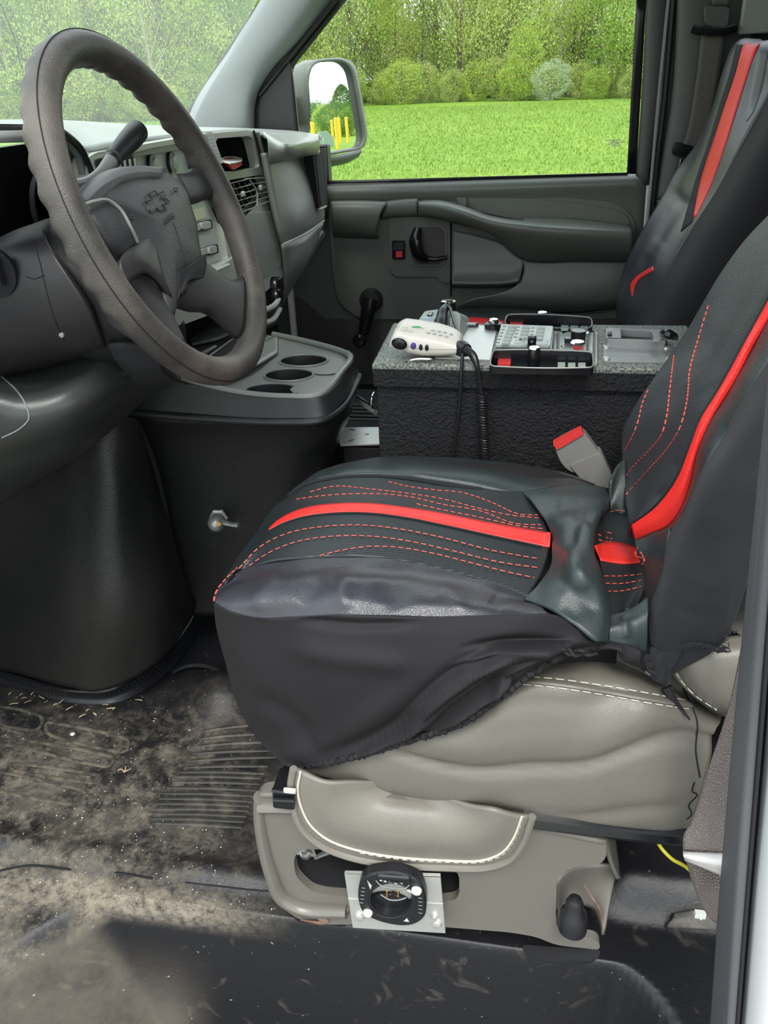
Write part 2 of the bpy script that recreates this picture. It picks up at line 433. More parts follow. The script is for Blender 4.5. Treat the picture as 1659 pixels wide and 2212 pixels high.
def floor_mat():
    m = mat('dirty_rubber_mat', (.022, .022, .024), .34, spec=.5)
    N, L = m.node_tree.nodes, m.node_tree.links; b = N['Principled BSDF']
    tc = N.new('ShaderNodeTexCoord'); sp = N.new('ShaderNodeSeparateXYZ'); L.new(tc.outputs['Object'], sp.inputs[0])
    def noise(s, d=8, r=.65):
        n = N.new('ShaderNodeTexNoise'); n.inputs['Scale'].default_value = s; n.inputs['Detail'].default_value = d; n.inputs['Roughness'].default_value = r
        L.new(tc.outputs['Object'], n.inputs[0]); return n.outputs[0]
    def mr(v, a, c, d=0, e=1):
        q = N.new('ShaderNodeMapRange'); q.interpolation_type = 'SMOOTHSTEP'
        for i, val in enumerate((a, c, d, e)): q.inputs[1 + i].default_value = val
        L.new(v, q.inputs[0]); return q.outputs[0]
    def mu(a, c, op='MULTIPLY'):
        q = N.new('ShaderNodeMath'); q.operation = op; q.use_clamp = True
        for i, v in enumerate((a, c)):
            if isinstance(v, (int, float)): q.inputs[i].default_value = v
            else: L.new(v, q.inputs[i])
        return q.outputs[0]
    # trodden dust: strongest where feet go (left of the seat), least under the seat
    mx_ = mr(sp.outputs[0], -.20, -.55); my_ = mr(sp.outputs[1], 1.08, .80)
    zf = mr(sp.outputs[2], -.05, -.012)
    foot = mu(mu(mx_, my_), zf)
    fine = mr(noise(30, 14, .8), .44, .64); mid = mr(noise(9, 8, .7), .40, .66)
    d1 = mu(mu(fine, .50), mu(mid, .30), 'ADD')
    band = mu(mr(sp.outputs[1], .645, .615), mr(sp.outputs[1], .565, .60)); band = mu(mu(band, mr(sp.outputs[0], -.24, -.42)), zf)
    far = mu(mr(sp.outputs[0], -.60, -.72), mr(sp.outputs[1], .66, .61)); far = mu(far, zf)
    dirt_and_light = mu(mu(foot, d1), .95)
    heavy = mu(mu(mu(band, far, 'MAXIMUM'), mr(noise(70, 12, .85), .36, .60)), .85)
    dirt_and_light = mu(dirt_and_light, heavy, 'ADD')
    # pale scuffs and chips anywhere
    chips = mu(mr(noise(120, 3, .5), .72, .77), mr(sp.outputs[0], .6, -.3))
    wv = N.new('ShaderNodeTexNoise'); wv.inputs['Scale'].default_value = 11; wv.inputs['Detail'].default_value = 10; wv.inputs['Distortion'].default_value = 2.5
    L.new(tc.outputs['Object'], wv.inputs[0])
    scuff = mu(mr(wv.outputs[0], .60, .72), .16)
    dirt_and_light = mu(dirt_and_light, scuff, 'ADD')
    # sloping bank of the step pocket: its lit look painted as a paler colour
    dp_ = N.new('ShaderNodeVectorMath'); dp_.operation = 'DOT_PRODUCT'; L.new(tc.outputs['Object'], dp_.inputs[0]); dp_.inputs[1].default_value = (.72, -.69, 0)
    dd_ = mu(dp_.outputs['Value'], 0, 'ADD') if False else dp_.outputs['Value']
    bank_light = mu(mu(mr(dd_, -.67, -.74), mr(sp.outputs[2], -.006, -.04)), mr(sp.outputs[1], .60, .575))
    bank_light = mu(mu(bank_light, mr(noise(14, 8, .7), .25, .6, .5, 1)), .42)
    dirt_and_light = mu(dirt_and_light, bank_light, 'ADD')
    c1 = N.new('ShaderNodeMix'); c1.data_type = 'RGBA'; L.new(dirt_and_light, c1.inputs[0])
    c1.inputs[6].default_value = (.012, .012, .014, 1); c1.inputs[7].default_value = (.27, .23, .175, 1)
    c2 = N.new('ShaderNodeMix'); c2.data_type = 'RGBA'; L.new(mu(chips, .7), c2.inputs[0])
    L.new(c1.outputs[2], c2.inputs[6]); c2.inputs[7].default_value = (.6, .57, .48, 1)
    L.new(c2.outputs[2], b.inputs['Base Color'])
    L.new(mr(dirt_and_light, 0, .5, .33, .9), b.inputs['Roughness'])
    bp = N.new('ShaderNodeBump'); bp.inputs['Strength'].default_value = .5; bp.inputs['Distance'].default_value = .0025
    L.new(noise(60, 8, .7), bp.inputs['Height']); L.new(bp.outputs[0], b.inputs['Normal'])
    return m
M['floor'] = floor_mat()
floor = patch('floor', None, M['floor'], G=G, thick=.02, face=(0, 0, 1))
struct(floor, 'black dirty rubber cab floor mat with a step pocket beside the door')
# raised ribs of the mat, between the pedals and the seat
def onfloor(px, py, lift=.001):
    p = z(px, py, 0)
    for _ in range(3): p = z(px, py, float(floor_z(p[0], p[1])) + lift)
    return p
M['ribm'] = mat('dusty_ribs', (.03, .028, .024), .5, col2=(.10, .085, .065), var=(30, .5, .7))
M['dust'] = mat('dusty_ridges', (.13, .11, .08), .9, col2=(.04, .036, .03), var=(40, .4, .6))
rib_l = [(438, 1580), (430, 1596), (424, 1612), (416, 1628), (408, 1644), (400, 1658), (386, 1668), (376, 1678), (372, 1690), (360, 1702), (352, 1714), (344, 1725), (338, 1736), (334, 1748), (330, 1758), (326, 1768), (330, 1778)]
rib_r = [(560, 1566), (570, 1586), (580, 1604), (592, 1622), (604, 1636), (580, 1656), (572, 1672), (566, 1682), (562, 1694), (556, 1708), (550, 1720), (546, 1732), (540, 1742), (538, 1752), (534, 1764), (528, 1776), (522, 1788)]
for a, b_ in zip(rib_l, rib_r):
    P = [onfloor(a[0] + (b_[0] - a[0]) * t, a[1] + (b_[1] - a[1]) * t - 3 * math.sin(t * 3), .0012) for t in np.linspace(0, 1, 5)]
    mb = MB(); mb.tube(P, [.002, .0044, .0044, .0044, .002], sides=6, n=8, flat=.7); obj('rib', mb, M['ribm'], floor)
# raised oval foot pads outlined in the mat
pads = [[(96, 1558), (282, 1596), (272, 1628), (104, 1588)], [(60, 1600), (250, 1636), (236, 1658), (62, 1618)],
        [(-40, 1520), (62, 1536), (96, 1550), (82, 1580), (-40, 1560)], [(-40, 1560), (58, 1588), (54, 1614), (-40, 1600)],
        [(22, 1648), (222, 1676), (210, 1692), (24, 1664)], [(-40, 1660), (192, 1710), (168, 1740), (-40, 1700)]]
for pd in pads:
    mb = MB(); mb.tube(rpoly([onfloor(px, py, .0005) for px, py in pd], .016, 5), .0034, sides=6, n=60, closed=True, flat=.6); obj('foot_pad_ridge', mb, M['dust'], floor)
# torn seam lines in the mat
for L_, r in [([(0, 1881), (60, 1870), (150, 1878), (260, 1886), (330, 1898)], .0022), ([(400, 1906), (470, 1914), (540, 1922), (604, 1926)], .0016), ([(406, 1878), (440, 1868), (480, 1866), (520, 1858), (556, 1840)], .0012)]:
    mb = MB(); mb.tube([onfloor(px, py, .0) for px, py in L_], r, sides=5, flat=.5); obj('mat_seam', mb, M['blackmatte'], floor)
# right front corner: dusty plate lip where the belt is anchored is its own thing further down

# ---- van shell
def boxo(name, c, d, m, bevel=.005, parent=None):
    mb = MB(); mb.box(c, d); return obj(name, mb, m, parent, bevel=bevel)
M['roof'] = mat('roof_lining', (.30, .31, .29), .9)
M['cargo'] = mat('cargo_wall_paint', (.10, .105, .10), .6)
struct(boxo('ceiling', (1.31, 1.40, 1.50), (3.4, 1.62, .04), M['roof']), 'pale lining of the van roof')
struct(boxo('wall_rear', (3.02, 1.3, .7), (.04, 1.8, 1.65), M['cargo']), 'dark rear wall of the cargo area')
struct(boxo('wall_far', (1.85, 2.27, .7), (2.3, .04, 1.65), M['cargo']), 'cargo side wall on the passenger side')
struct(boxo('wall_near', (1.78, .40, .55), (2.5, .04, 1.9), M['cargo']), 'cargo side wall on the driver side')
struct(boxo('wall_front', (-1.15, 1.35, .38), (.04, 1.8, 1.0), M['blackmatte']), 'firewall behind the dashboard')
struct(boxo('wall_kick', (-.84, 2.26, .36), (.66, .04, .98), M['dark']), 'dark kick panel ahead of the passenger door')
struct(boxo('wall_underbody', (.8, 1.35, -.35), (3.9, 1.7, .06), M['blackmatte']), 'underbody below the floor')
struct(boxo('wall_sill', (.05, 2.27, .17), (1.3, .04, .56), M['dark']), 'dark door sill below the passenger door')
# ---- windshield
A0, A1 = y(415, 240, 2.14), y(590, 0, 2.10)
ws = [('p', *(np.array([-.84, 2.12, .93]))), ('p', -.42, 2.04, 1.42)]
G = np.array([[[-.86 - .12 * math.sin(t * math.pi), .35 + 1.80 * t, .93 + .0 * t] * 1 if False else
               [(-.845 + .44 * s) - (.16 - .06 * s) * math.sin(math.pi * (.06 + .94 * t)), .42 + (1.73 - .05 * s) * t, .905 + .55 * s] for s in np.linspace(0, 1, 12)] for t in np.linspace(0, 1, 24)])
w1 = patch('window_1', None, M['windshield'], G=G, thick=0)
struct(w1, 'hazy windshield above the dashboard')
mb = MB(); mb.tube([x(0, 6, -.95), x(30, 80, -.95), x(46, 145, -.95)], .0012, sides=5); obj('glass_scratch', mb, M['rubber'], w1)
# ---- passenger side windshield pillar
tr = patch('trim_1', [[(582, -30, 2.16), (500, 100, 2.16), (412, 238, 2.16), (396, 300, 2.16)],
                 [(600, -30, 2.12), (520, 100, 2.12), (440, 225, 2.12), (420, 300, 2.12)],
                 [(690, -30, 2.12), (610, 80, 2.12), (545, 170, 2.12), (520, 300, 2.12)],
                 [(724, -30, 2.15), (640, 85, 2.15), (573, 165, 2.15), (548, 215, 2.15), (545, 300, 2.15)],
                 [(745, -30, 2.18), (660, 80, 2.18), (590, 150, 2.18), (556, 215, 2.18), (552, 300, 2.18)]], M['pillar'], nu=40, nv=30, thick=.012)
struct(tr, 'pale grey trim of the windshield pillar beyond the dashboard')
mb = MB(); mb.tube([(592, -30, 2.17), (500, 105, 2.17), (410, 242, 2.17)], .011, sides=8, flat=.7); obj('glass_seal', mb, M['rubber'], tr)
# ================================================================ passenger door
DY = 2.2
door = thing('door_1', y(1030, 760, DY), 'grey passenger door with armrest, window and crank', 'door', kind='structure')
def dp(name, rows, m='door', **k):
    return patch(name, rows, M[m], door, **k)
# sill roll and main skin
dp('door_skin', [[(600, 398, 2.245), (1000, 386, 2.245), (1400, 372, 2.245)],
                 [(600, 404, 2.205), (1000, 391, 2.205), (1400, 378, 2.205)],
                 [(600, 420, 2.185), (1000, 408, 2.185), (1402, 394, 2.185)],
                 [(600, 440, 2.192), (1000, 425, 2.192), (1404, 410, 2.192)],
                 [(600, 470, 2.205), (1000, 470, 2.205), (1402, 470, 2.205)],
                 [(600, 820, 2.205), (1000, 820, 2.205), (1385, 820, 2.205)]], nu=30, nv=50, thick=.02)
# window opening frame
dp('front_frame', [[(552, 300, 2.19), (560, 200, 2.19), (640, 90, 2.19), (742, -40, 2.19)],
                   [(640, 300, 2.19), (630, 150, 2.19), (652, 112, 2.19), (775, -40, 2.19)]], 'dark', nu=24, nv=4, thick=.02, vlin=True)
dp('mirror_sail_panel', [[(548, 290, 2.17), (552, 215, 2.17), (600, 150, 2.17), (624, 125, 2.17)], [(645, 290, 2.17), (640, 240, 2.17), (632, 170, 2.17), (626, 130, 2.17)]], 'dark', nu=20, nv=8, thick=.012)
mb = MB(); mb.tube([(560, 205, 2.165), (640, 105, 2.165), (748, -30, 2.165)], .006, sides=8); obj('window_seal', mb, M['rubber'], door)
mb = MB(); mb.tube([(764, -30, 2.18), (700, 50, 2.18), (626, 142, 2.18)], .008, sides=8); obj('window_seal', mb, M['rubber'], door)
dp('rear_frame', [[(1376, -30, 2.19), (1354, 376, 2.19)], [(1376, -30, 2.16), (1354, 376, 2.16)], [(1398, -30, 2.16), (1374, 376, 2.165)]], 'black', nu=8, nv=10, thick=.01, vlin=True)
dp('rear_frame_trim', [[(1398, -40, 2.17), (1386, 200, 2.17), (1373, 380, 2.17)], [(1402, -40, 2.15), (1392, 200, 2.15), (1380, 385, 2.15)],
                       [(1440, -40, 2.15), (1420, 200, 2.15), (1396, 392, 2.15)], [(1452, -40, 2.19), (1428, 200, 2.19), (1402, 400, 2.19)]], 'pillar_dark', nu=24, nv=14, thick=.012)
mb = MB(); mb.tube([(700, 394, 2.212), (1000, 386, 2.212), (1356, 376, 2.212)], .0045, sides=6); obj('sill_seal', mb, M['black'], door)
g = dp('window_glass', [[(560, 410, 2.235), (1375, 385, 2.235)], [('p', -.80, 2.13, 1.45), ('p', .36, 2.13, 1.45)]], 'glass', nu=8, nv=6, thick=0, vlin=True)
# etched stamp low in the corner of the pane
for i, yy in enumerate([303, 307, 311, 315]):
    mb = MB(); mb.box(y(1326 + (i % 2) * 4, yy, 2.228), (.040 - .006 * i, .0006, .0018)); obj('glass_stamp', mb, M['mark'], g, smooth=False)
# raised trim panel
def plt(name, poly, Y, m='door', d=.012, bevel=.004, r=.03, **k):
    return plate(name, rpoly([(a, b, Y) for a, b in poly], r, 6), M[m], door, depth=(0, d, 0), bevel=bevel, segs=3, **k)
plt('trim_panel', [(708, 428), (716, 560), (726, 650), (775, 690), (1060, 690), (1325, 672), (1378, 640), (1372, 470), (1330, 437), (1120, 418), (900, 418)], 2.195, d=.014, r=.05)
plt('lower_panel', [(640, 640), (700, 690), (1380, 690), (1388, 830), (640, 830)], 2.2, 'door_low', d=.01, r=.01)
plt('inset_panel', [(1000, 428), (1120, 428), (1260, 440), (1345, 458), (1363, 480), (1352, 494), (1240, 488), (1140, 480), (1010, 452)], 2.188, d=.008, bevel=.003, r=.02)
# switch pad at the front
dp('front_pad', [[(714, 434, 2.19), (770, 432, 2.19), (838, 434, 2.19)], [(714, 440, 2.14), (770, 440, 2.14), (832, 441, 2.145)],
                 [(716, 462, 2.13), (770, 463, 2.13), (822, 462, 2.135)], [(718, 497, 2.15), (770, 502, 2.15), (812, 506, 2.15)], [(720, 512, 2.19), (770, 515, 2.19), (818, 516, 2.19)]], nu=24, nv=24, thick=.008)
dp('pad_bridge', [[(828, 434, 2.19), (864, 429, 2.19), (902, 427, 2.19)], [(830, 440, 2.165), (864, 436, 2.165), (902, 433, 2.165)], [(826, 466, 2.165), (864, 464, 2.165), (902, 462, 2.165)], [(822, 474, 2.19), (864, 470, 2.19), (902, 468, 2.19)]], nu=14, nv=14, thick=.006)
plt('switch_panel', [(840, 468), (972, 468), (974, 610), (955, 612), (944, 598), (852, 598), (840, 580)], 2.186, 'door', d=.008, bevel=.003, r=.012)
bz = plt('latch_bezel', [(882, 486), (966, 486), (966, 576), (882, 576)], 2.180, 'door', d=.010, bevel=.003, r=.028)
plt('latch_cup', [(888, 491), (960, 491), (960, 571), (888, 571)], 2.176, 'door_low', d=.004, bevel=.002, r=.024)
mb = MB(); mb.tube([(903, 494, 2.165), (897, 520, 2.150), (905, 550, 2.150), (925, 562, 2.16)], [.012, .018, .018, .010], sides=12, flat=.7); mb.tube([(905, 556, 2.155), (940, 560, 2.16), (965, 556, 2.17)], [.010, .006, .006], sides=10)
obj('latch_lever', mb, M['black'], door)
plt('lock_switch', [(847, 520), (875, 520), (875, 560), (847, 560)], 2.178, 'black', d=.008, bevel=.002, r=.004)
plt('lock_rocker', [(850, 525), (872, 525), (872, 540), (850, 540)], 2.172, 'dark', d=.008, bevel=.003, r=.004)
tag(plt('lock_rocker', [(855, 543), (869, 543), (869, 556), (855, 556)], 2.172, 'redplastic', d=.006, bevel=.0015, r=.001), 'red lock rocker')
# pull strap and armrest, one sweeping body
dp('armrest', [[(903, 433, 2.185), (950, 432, 2.18), (1000, 444, 2.18), (1060, 466, 2.17), (1150, 478, 2.17), (1260, 483, 2.17), (1366, 490, 2.18)],
               [(903, 436, 2.15), (950, 437, 2.12), (1000, 450, 2.10), (1060, 470, 2.09), (1150, 483, 2.08), (1260, 490, 2.08), (1366, 496, 2.10)],
               [(903, 442, 2.13), (950, 445, 2.10), (1000, 460, 2.08), (1060, 480, 2.07), (1150, 492, 2.06), (1260, 500, 2.06), (1366, 506, 2.08)],
               [(904, 462, 2.14), (950, 468, 2.11), (1000, 480, 2.10), (1060, 500, 2.09), (1150, 530, 2.09), (1260, 540, 2.09), (1366, 545, 2.10)],
               [(906, 466, 2.19), (950, 474, 2.18), (1000, 488, 2.17), (1060, 506, 2.16), (1130, 560, 2.15), (1260, 563, 2.15), (1366, 565, 2.15)]], nu=60, nv=26, thick=.01)
dp('armrest_pad', [[(1135, 470, 2.175), (1200, 470, 2.175), (1300, 478, 2.175), (1364, 487, 2.175)], [(1130, 478, 2.13), (1200, 482, 2.12), (1300, 490, 2.12), (1366, 496, 2.125)],
                   [(1128, 484, 2.10), (1200, 488, 2.085), (1300, 496, 2.085), (1366, 501, 2.10)]], nu=30, nv=10, thick=.006)
plt('strap_mount', [(985, 428), (1008, 428), (1006, 450), (996, 448)], 2.17, d=.02, bevel=.003, r=.003)
# map pocket scoop
dp('pocket_scoop', [[(976, 496, 2.186), (1040, 510, 2.186), (1095, 530, 2.186), (1112, 545, 2.186)],
                    [(976, 560, 2.178), (1040, 560, 2.178), (1095, 560, 2.176), (1130, 560, 2.17)],
                    [(976, 596, 2.165), (1040, 596, 2.165), (1095, 592, 2.165), (1128, 580, 2.16)],
                    [(976, 612, 2.135), (1040, 612, 2.135), (1100, 610, 2.135), (1122, 606, 2.135)], [(976, 622, 2.18), (1040, 622, 2.18), (1100, 620, 2.18), (1126, 616, 2.18)]], nu=30, nv=24, thick=.006)
dp('pocket_face', [[(1126, 560, 2.165), (1250, 562, 2.165), (1368, 565, 2.165)], [(1132, 575, 2.158), (1250, 580, 2.158), (1368, 580, 2.158)], [(1120, 612, 2.145), (1250, 620, 2.145), (1370, 615, 2.15)],
                   [(1000, 655, 2.15), (1250, 655, 2.15), (1368, 645, 2.155)], [(980, 672, 2.185), (1250, 675, 2.185), (1360, 662, 2.185)]], nu=30, nv=24, thick=.006)
mb = MB(); mb.tube([(974, 455, 2.184), (974, 560, 2.182), (974, 640, 2.184)], .0025, sides=6); obj('panel_joint', mb, M['blackmatte'], door)
# window crank
mb = MB(); mb.lathe([(0, -.004), (.034, -.004), (.034, .006), (.026, .018), (0, .02)], y(802, 648, 2.19), (0, -1, 0), 24); c_ = obj('crank_boss', mb, M['dark'], door)
mb = MB(); mb.tube([(800, 645, 2.155), (793, 680, 2.145), (785, 720, 2.145)], [.022, .019, .015], sides=12, flat=.6, up=(0, 1, 0)); obj('crank_arm', mb, M['black'], door)
mb = MB(); mb.lathe([(0, 0), (.017, 0), (.020, .01), (.019, .03), (.013, .036), (0, .037)], y(780, 730, 2.15), (0, -1, 0), 20); obj('crank_knob', mb, M['black'], door)
mb = MB(); mb.box(y(633, 692, 2.17), (.016, .02, .30)); obj('hinge_post', mb, M['white'], door, bevel=.003)
# ================================================================ rear pillar, passenger side
tr = patch('trim_2', [[(1452, -40, 2.19), (1430, 200, 2.19), (1402, 480, 2.19), (1396, 720, 2.19)], [(1500, -40, 2.19), (1480, 200, 2.19), (1440, 480, 2.19), (1420, 720, 2.19)],
                      [(1700, -40, 2.19), (1700, 200, 2.19), (1700, 480, 2.19), (1700, 720, 2.19)]], M['dark'], nu=24, nv=12, thick=.03)
struct(tr, 'dark door pillar behind the passenger window')
patch('pillar_cover', [[(1464, -40, 2.165), (1450, 200, 2.165), (1432, 330, 2.165), (1418, 428, 2.165)], [(1470, -40, 2.13), (1458, 200, 2.13), (1440, 330, 2.13), (1424, 430, 2.13)],
                       [(1500, -40, 2.12), (1486, 200, 2.12), (1466, 330, 2.12), (1446, 432, 2.12)], [(1640, -40, 2.15), (1600, 200, 2.15), (1560, 330, 2.15), (1500, 440, 2.15)]], M['pillar_dark'], tr, nu=30, nv=24, thick=.01)
patch('lower_cover', [[(1418, 432, 2.16), (1412, 560, 2.16), (1404, 700, 2.16)], [(1424, 432, 2.135), (1420, 560, 2.135), (1412, 700, 2.135)], [(1500, 440, 2.14), (1500, 560, 2.14), (1500, 700, 2.14)]], M['pillar_dark'], tr, nu=20, nv=12, thick=.01)
for pl, r, m in [([(1448, -40, 2.15), (1424, 200, 2.15), (1404, 420, 2.15), (1396, 500, 2.15)], .004, 'cream'), ([(1456, -40, 2.15), (1436, 200, 2.15), (1412, 420, 2.15), (1400, 700, 2.15)], .006, 'rubber')]:
    mb = MB(); mb.tube(pl, r, sides=6); obj('pillar_seal', mb, M[m if m != 'cream' else 'pillar'], tr)
mb = MB(); mb.tube([(1402, 400, 2.17), (1396, 480, 2.17), (1392, 560, 2.17)], .006, sides=6); obj('door_jamb_edge', mb, M['cream'], tr)
mb = MB(); mb.box(y(1650, 20, 2.1), (.09, .02, .09)); obj('upper_panel', mb, M['roof'], tr, bevel=.004)

# passenger side belt on the pillar
bt = thing('seat_belt', y(1535, 70, 2.11), 'grey seat belt hanging down the far door pillar', 'seat belt')
def strap(name, L, Rr, m, parent, thick=.0015, nv=6, nu=40, **k):
    return patch(name, [L, Rr], m, parent, nu=nu, nv=nv, thick=thick, vlin=True, **k)
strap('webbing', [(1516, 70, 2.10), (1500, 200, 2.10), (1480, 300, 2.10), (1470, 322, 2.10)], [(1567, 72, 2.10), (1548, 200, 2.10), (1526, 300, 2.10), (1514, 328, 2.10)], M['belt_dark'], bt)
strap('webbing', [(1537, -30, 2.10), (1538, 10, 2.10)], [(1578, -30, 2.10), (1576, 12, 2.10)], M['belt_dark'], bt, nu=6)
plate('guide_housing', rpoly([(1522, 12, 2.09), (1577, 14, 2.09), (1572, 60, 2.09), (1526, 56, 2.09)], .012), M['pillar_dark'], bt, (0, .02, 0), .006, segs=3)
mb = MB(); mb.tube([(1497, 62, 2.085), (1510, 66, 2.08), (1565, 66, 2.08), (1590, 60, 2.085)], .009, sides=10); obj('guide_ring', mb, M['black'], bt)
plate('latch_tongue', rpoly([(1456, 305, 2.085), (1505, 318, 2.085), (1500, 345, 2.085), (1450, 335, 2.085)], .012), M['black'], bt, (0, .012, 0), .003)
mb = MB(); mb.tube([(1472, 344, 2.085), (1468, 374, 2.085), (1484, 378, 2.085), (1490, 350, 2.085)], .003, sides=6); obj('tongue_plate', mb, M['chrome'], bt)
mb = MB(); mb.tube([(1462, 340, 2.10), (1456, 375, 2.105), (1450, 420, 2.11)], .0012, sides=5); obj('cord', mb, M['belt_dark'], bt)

# ================================================================ side mirror outside the passenger door
MN = np.array([.86, -.51, .024]); MN /= np.linalg.norm(MN); MC = y(722, 228, 2.40)
def mir(px, py, off=0.0):
    d = ray(px, py); t = ((MC + MN * off - CAM) @ MN) / (d @ MN); return CAM + d * t
sm = thing('side_mirror', y(700, 350, 2.42), 'grey tall side mirror outside the passenger window showing trees and yellow posts', 'mirror')
gl = [(668, 215), (668, 160), (680, 140), (712, 133), (742, 136), (757, 152), (766, 190), (776, 250), (782, 300), (778, 314), (752, 322), (700, 330), (672, 330), (669, 300)]
hs = [(668, 240), (664, 160), (672, 136), (706, 126), (745, 127), (766, 140), (774, 170), (784, 225), (793, 285), (792, 306), (782, 320), (740, 330), (695, 338), (670, 338)]
front = cr([mir(*p, .012) for p in hs], 60, True); inner = cr([mir(*p, .012) for p in gl], 60, True); sunk = cr([mir(*p, .0) for p in gl], 60, True)
mb = MB(); mb.loft([inner * .985 + front * .015 - 0 * inner, front], cap=False)
back1 = front + (-MN * .05 + 0); cen = front.mean(0); back2 = (front - cen) * .93 + cen - MN * .085; back3 = (front - cen) * .6 + cen - MN * .11
mb = MB()
mb.loft([sunk, inner, inner + (front - inner) * .5 + MN * .004, front, back1, back2, back3], cap=False); mb.f.append(tuple(range(6 * 60, 7 * 60)))
obj('housing', mb, M['dash'], sm, smooth='all')
mb = MB(); mb.add([tuple(p) for p in sunk - MN * .0], [tuple(range(60))]); o = obj('mirror_glass', mb.mesh('mirror_glass'), M['mirror'], sm, smooth=False)
patch('mirror_foot', [[(640, 330, 2.33), (700, 338, 2.36), (782, 322, 2.42)], [(640, 345, 2.30), (705, 342, 2.33), (780, 330, 2.41)], [(650, 370, 2.32), (700, 360, 2.34), (750, 352, 2.39), (776, 338, 2.42)], [(650, 375, 2.38), (700, 362, 2.40), (776, 340, 2.44)]], M['dash'], sm, nu=24, nv=12, thick=.01)
patch('mirror_arm', [[(622, 200, 2.19), (650, 212, 2.38), (668, 214, 2.42)], [(620, 265, 2.19), (650, 270, 2.36), (668, 272, 2.42)]], M['dash'], sm, nu=10, nv=6, thick=.02)
# ================================================================ dashboard
dash = thing('dashboard', (-.75, 1.3, .0), 'grey plastic dashboard across the cab under the windshield', 'dashboard')
def D(name, rows, m='dash', parent=None, **k): return patch(name, rows, M[m], parent or dash, **k)
back = [(-330, 268, .80), (-60, 259, 1.0), (60, 258, 1.15), (130, 259, 1.4), (350, 271, 1.8), (440, 275, 2.05), (560, 279, 2.12), (640, 283, 2.14), (694, 292, 2.16)]
midr = [(-330, 275, .66), (-60, 262, .85), (60, 262, .95), (140, 266, 1.05), (260, 280, 1.25), (350, 278, 1.45), (440, 278, 1.62), (560, 281, 1.80), (640, 286, 2.0), (694, 294, 2.14)]
frnt = [(-330, 296, .58), (-60, 284, .70), (50, 283, .76), (118, 284, .85), (150, 300, .92), (185, 322, .98), (240, 310, 1.05), (350, 293, 1.28), (440, 284, 1.42), (548, 281, 1.64), (568, 288, 1.70), (620, 290, 1.85), (694, 300, 2.12)]
D('top_pad', [back, midr, frnt], 'dash_top', nu=90, nv=20, thick=.01)
# instrument cavity
e1 = [(-330, 296, .58), (-60, 284, .70), (50, 283, .77), (118, 284, .85), (150, 302, .90), (178, 335, .945), (196, 385, .955), (194, 440, .95), (180, 500, .94)]
e2 = [('x', -240, 310, -.74), ('x', -40, 300, -.68), ('x', 40, 300, -.68), ('x', 100, 302, -.68), ('x', 130, 320, -.68), ('x', 150, 350, -.68), ('x', 158, 390, -.68), ('x', 156, 440, -.68), ('x', 145, 500, -.68)]
D('cluster_hood', [e1, e2], 'dark', nu=40, nv=8, thick=.006, vlin=True)
mb = MB(); mb.box((-.72, 1.05, .795), (.02, .95, .28)); cl = obj('instrument_panel', mb, M['black'], dash)
mb = MB(); mb.lathe([(.052, 0), (.052, .008), (.056, .008), (.056, 0)], x(112, 450, -.69), (1, 0, 0), 32); obj('gauge_ring', mb, M['column'], dash)
mb = MB(); mb.box((-.86, 1.66, .70), (.46, .98, .34)); obj('dash_core', mb, M['blackmatte'], dash, bevel=.02)
mb = MB(); mb.box((-.80, 1.84, .855), (.44, .54, .07)); obj('dash_core', mb, M['blackmatte'], dash, bevel=.01)
plate('end_backing', [x(655, 322, -.50), x(706, 320, -.50), x(708, 470, -.50), x(665, 480, -.50)], M['blackmatte'], dash, (-.03, 0, 0), .002)
# strip right of the cluster with a small louvred vent
D('cluster_side', [[(150, 305, .92), (185, 325, .98), (212, 332, 1.02)], [(178, 350, .95), (195, 350, .97), (208, 352, 1.0)], [(193, 480, .95), (204, 480, .97), (216, 480, 1.0)]], 'dash', nu=30, nv=20, thick=.008)
# centre bezel
BX = -.52
def bx(px, py, o=0.0): return x(px, py, BX + o + max(0, (py - 400)) * .00008)
outer = [(185, 345), (205, 330), (440, 289), (536, 281), (550, 286), (556, 320), (575, 400), (597, 490), (611, 560), (612, 596), (606, 606), (560, 640), (400, 700), (300, 720), (240, 620)]
h_cc = [(215, 347), (330, 320), (420, 304), (440, 302), (450, 345), (445, 372), (300, 400), (225, 390)]
h_bin = [(466, 306), (470, 299), (538, 294), (546, 300), (560, 358), (557, 362), (506, 370), (480, 370), (470, 340)]
h_vent = [(490, 390), (560, 378), (568, 376), (594, 446), (590, 452), (530, 466), (508, 462)]
h_rad = [(400, 440), (450, 428), (470, 430), (486, 520), (494, 560), (440, 580), (400, 570)]
def plate_x(name, poly, m, off=0, d=-.012, bevel=.002, holes=(), r=.006, parent=None):
    rp = lambda P, r: rpoly([bx(a, b, off) for a, b in P], r, 4)
    return plate(name, rp(poly, r), M[m], parent or dash, (d, 0, 0), bevel, [rp(h_, .006) for h_ in holes], segs=2)
plate_x('center_bezel', outer, 'dash_light', 0, -.02, .004, [h_cc, h_bin, h_vent, h_rad], r=.012)
# joint edge running down beside the bezel
mb = MB(); mb.tube([x(548, 282, BX + .002), x(560, 330, BX + .002), x(582, 420, BX + .003), x(606, 520, BX + .008), x(615, 590, BX + .012)], .0022, sides=6); obj('bezel_edge', mb, M['blackmatte'], dash)
mb = MB(); mb.tube([x(556, 284, BX + .004), x(567, 330, BX + .004), x(586, 410, BX + .006), x(606, 500, BX + .01)], .004, sides=6); obj('bezel_edge', mb, M['dash'], dash)
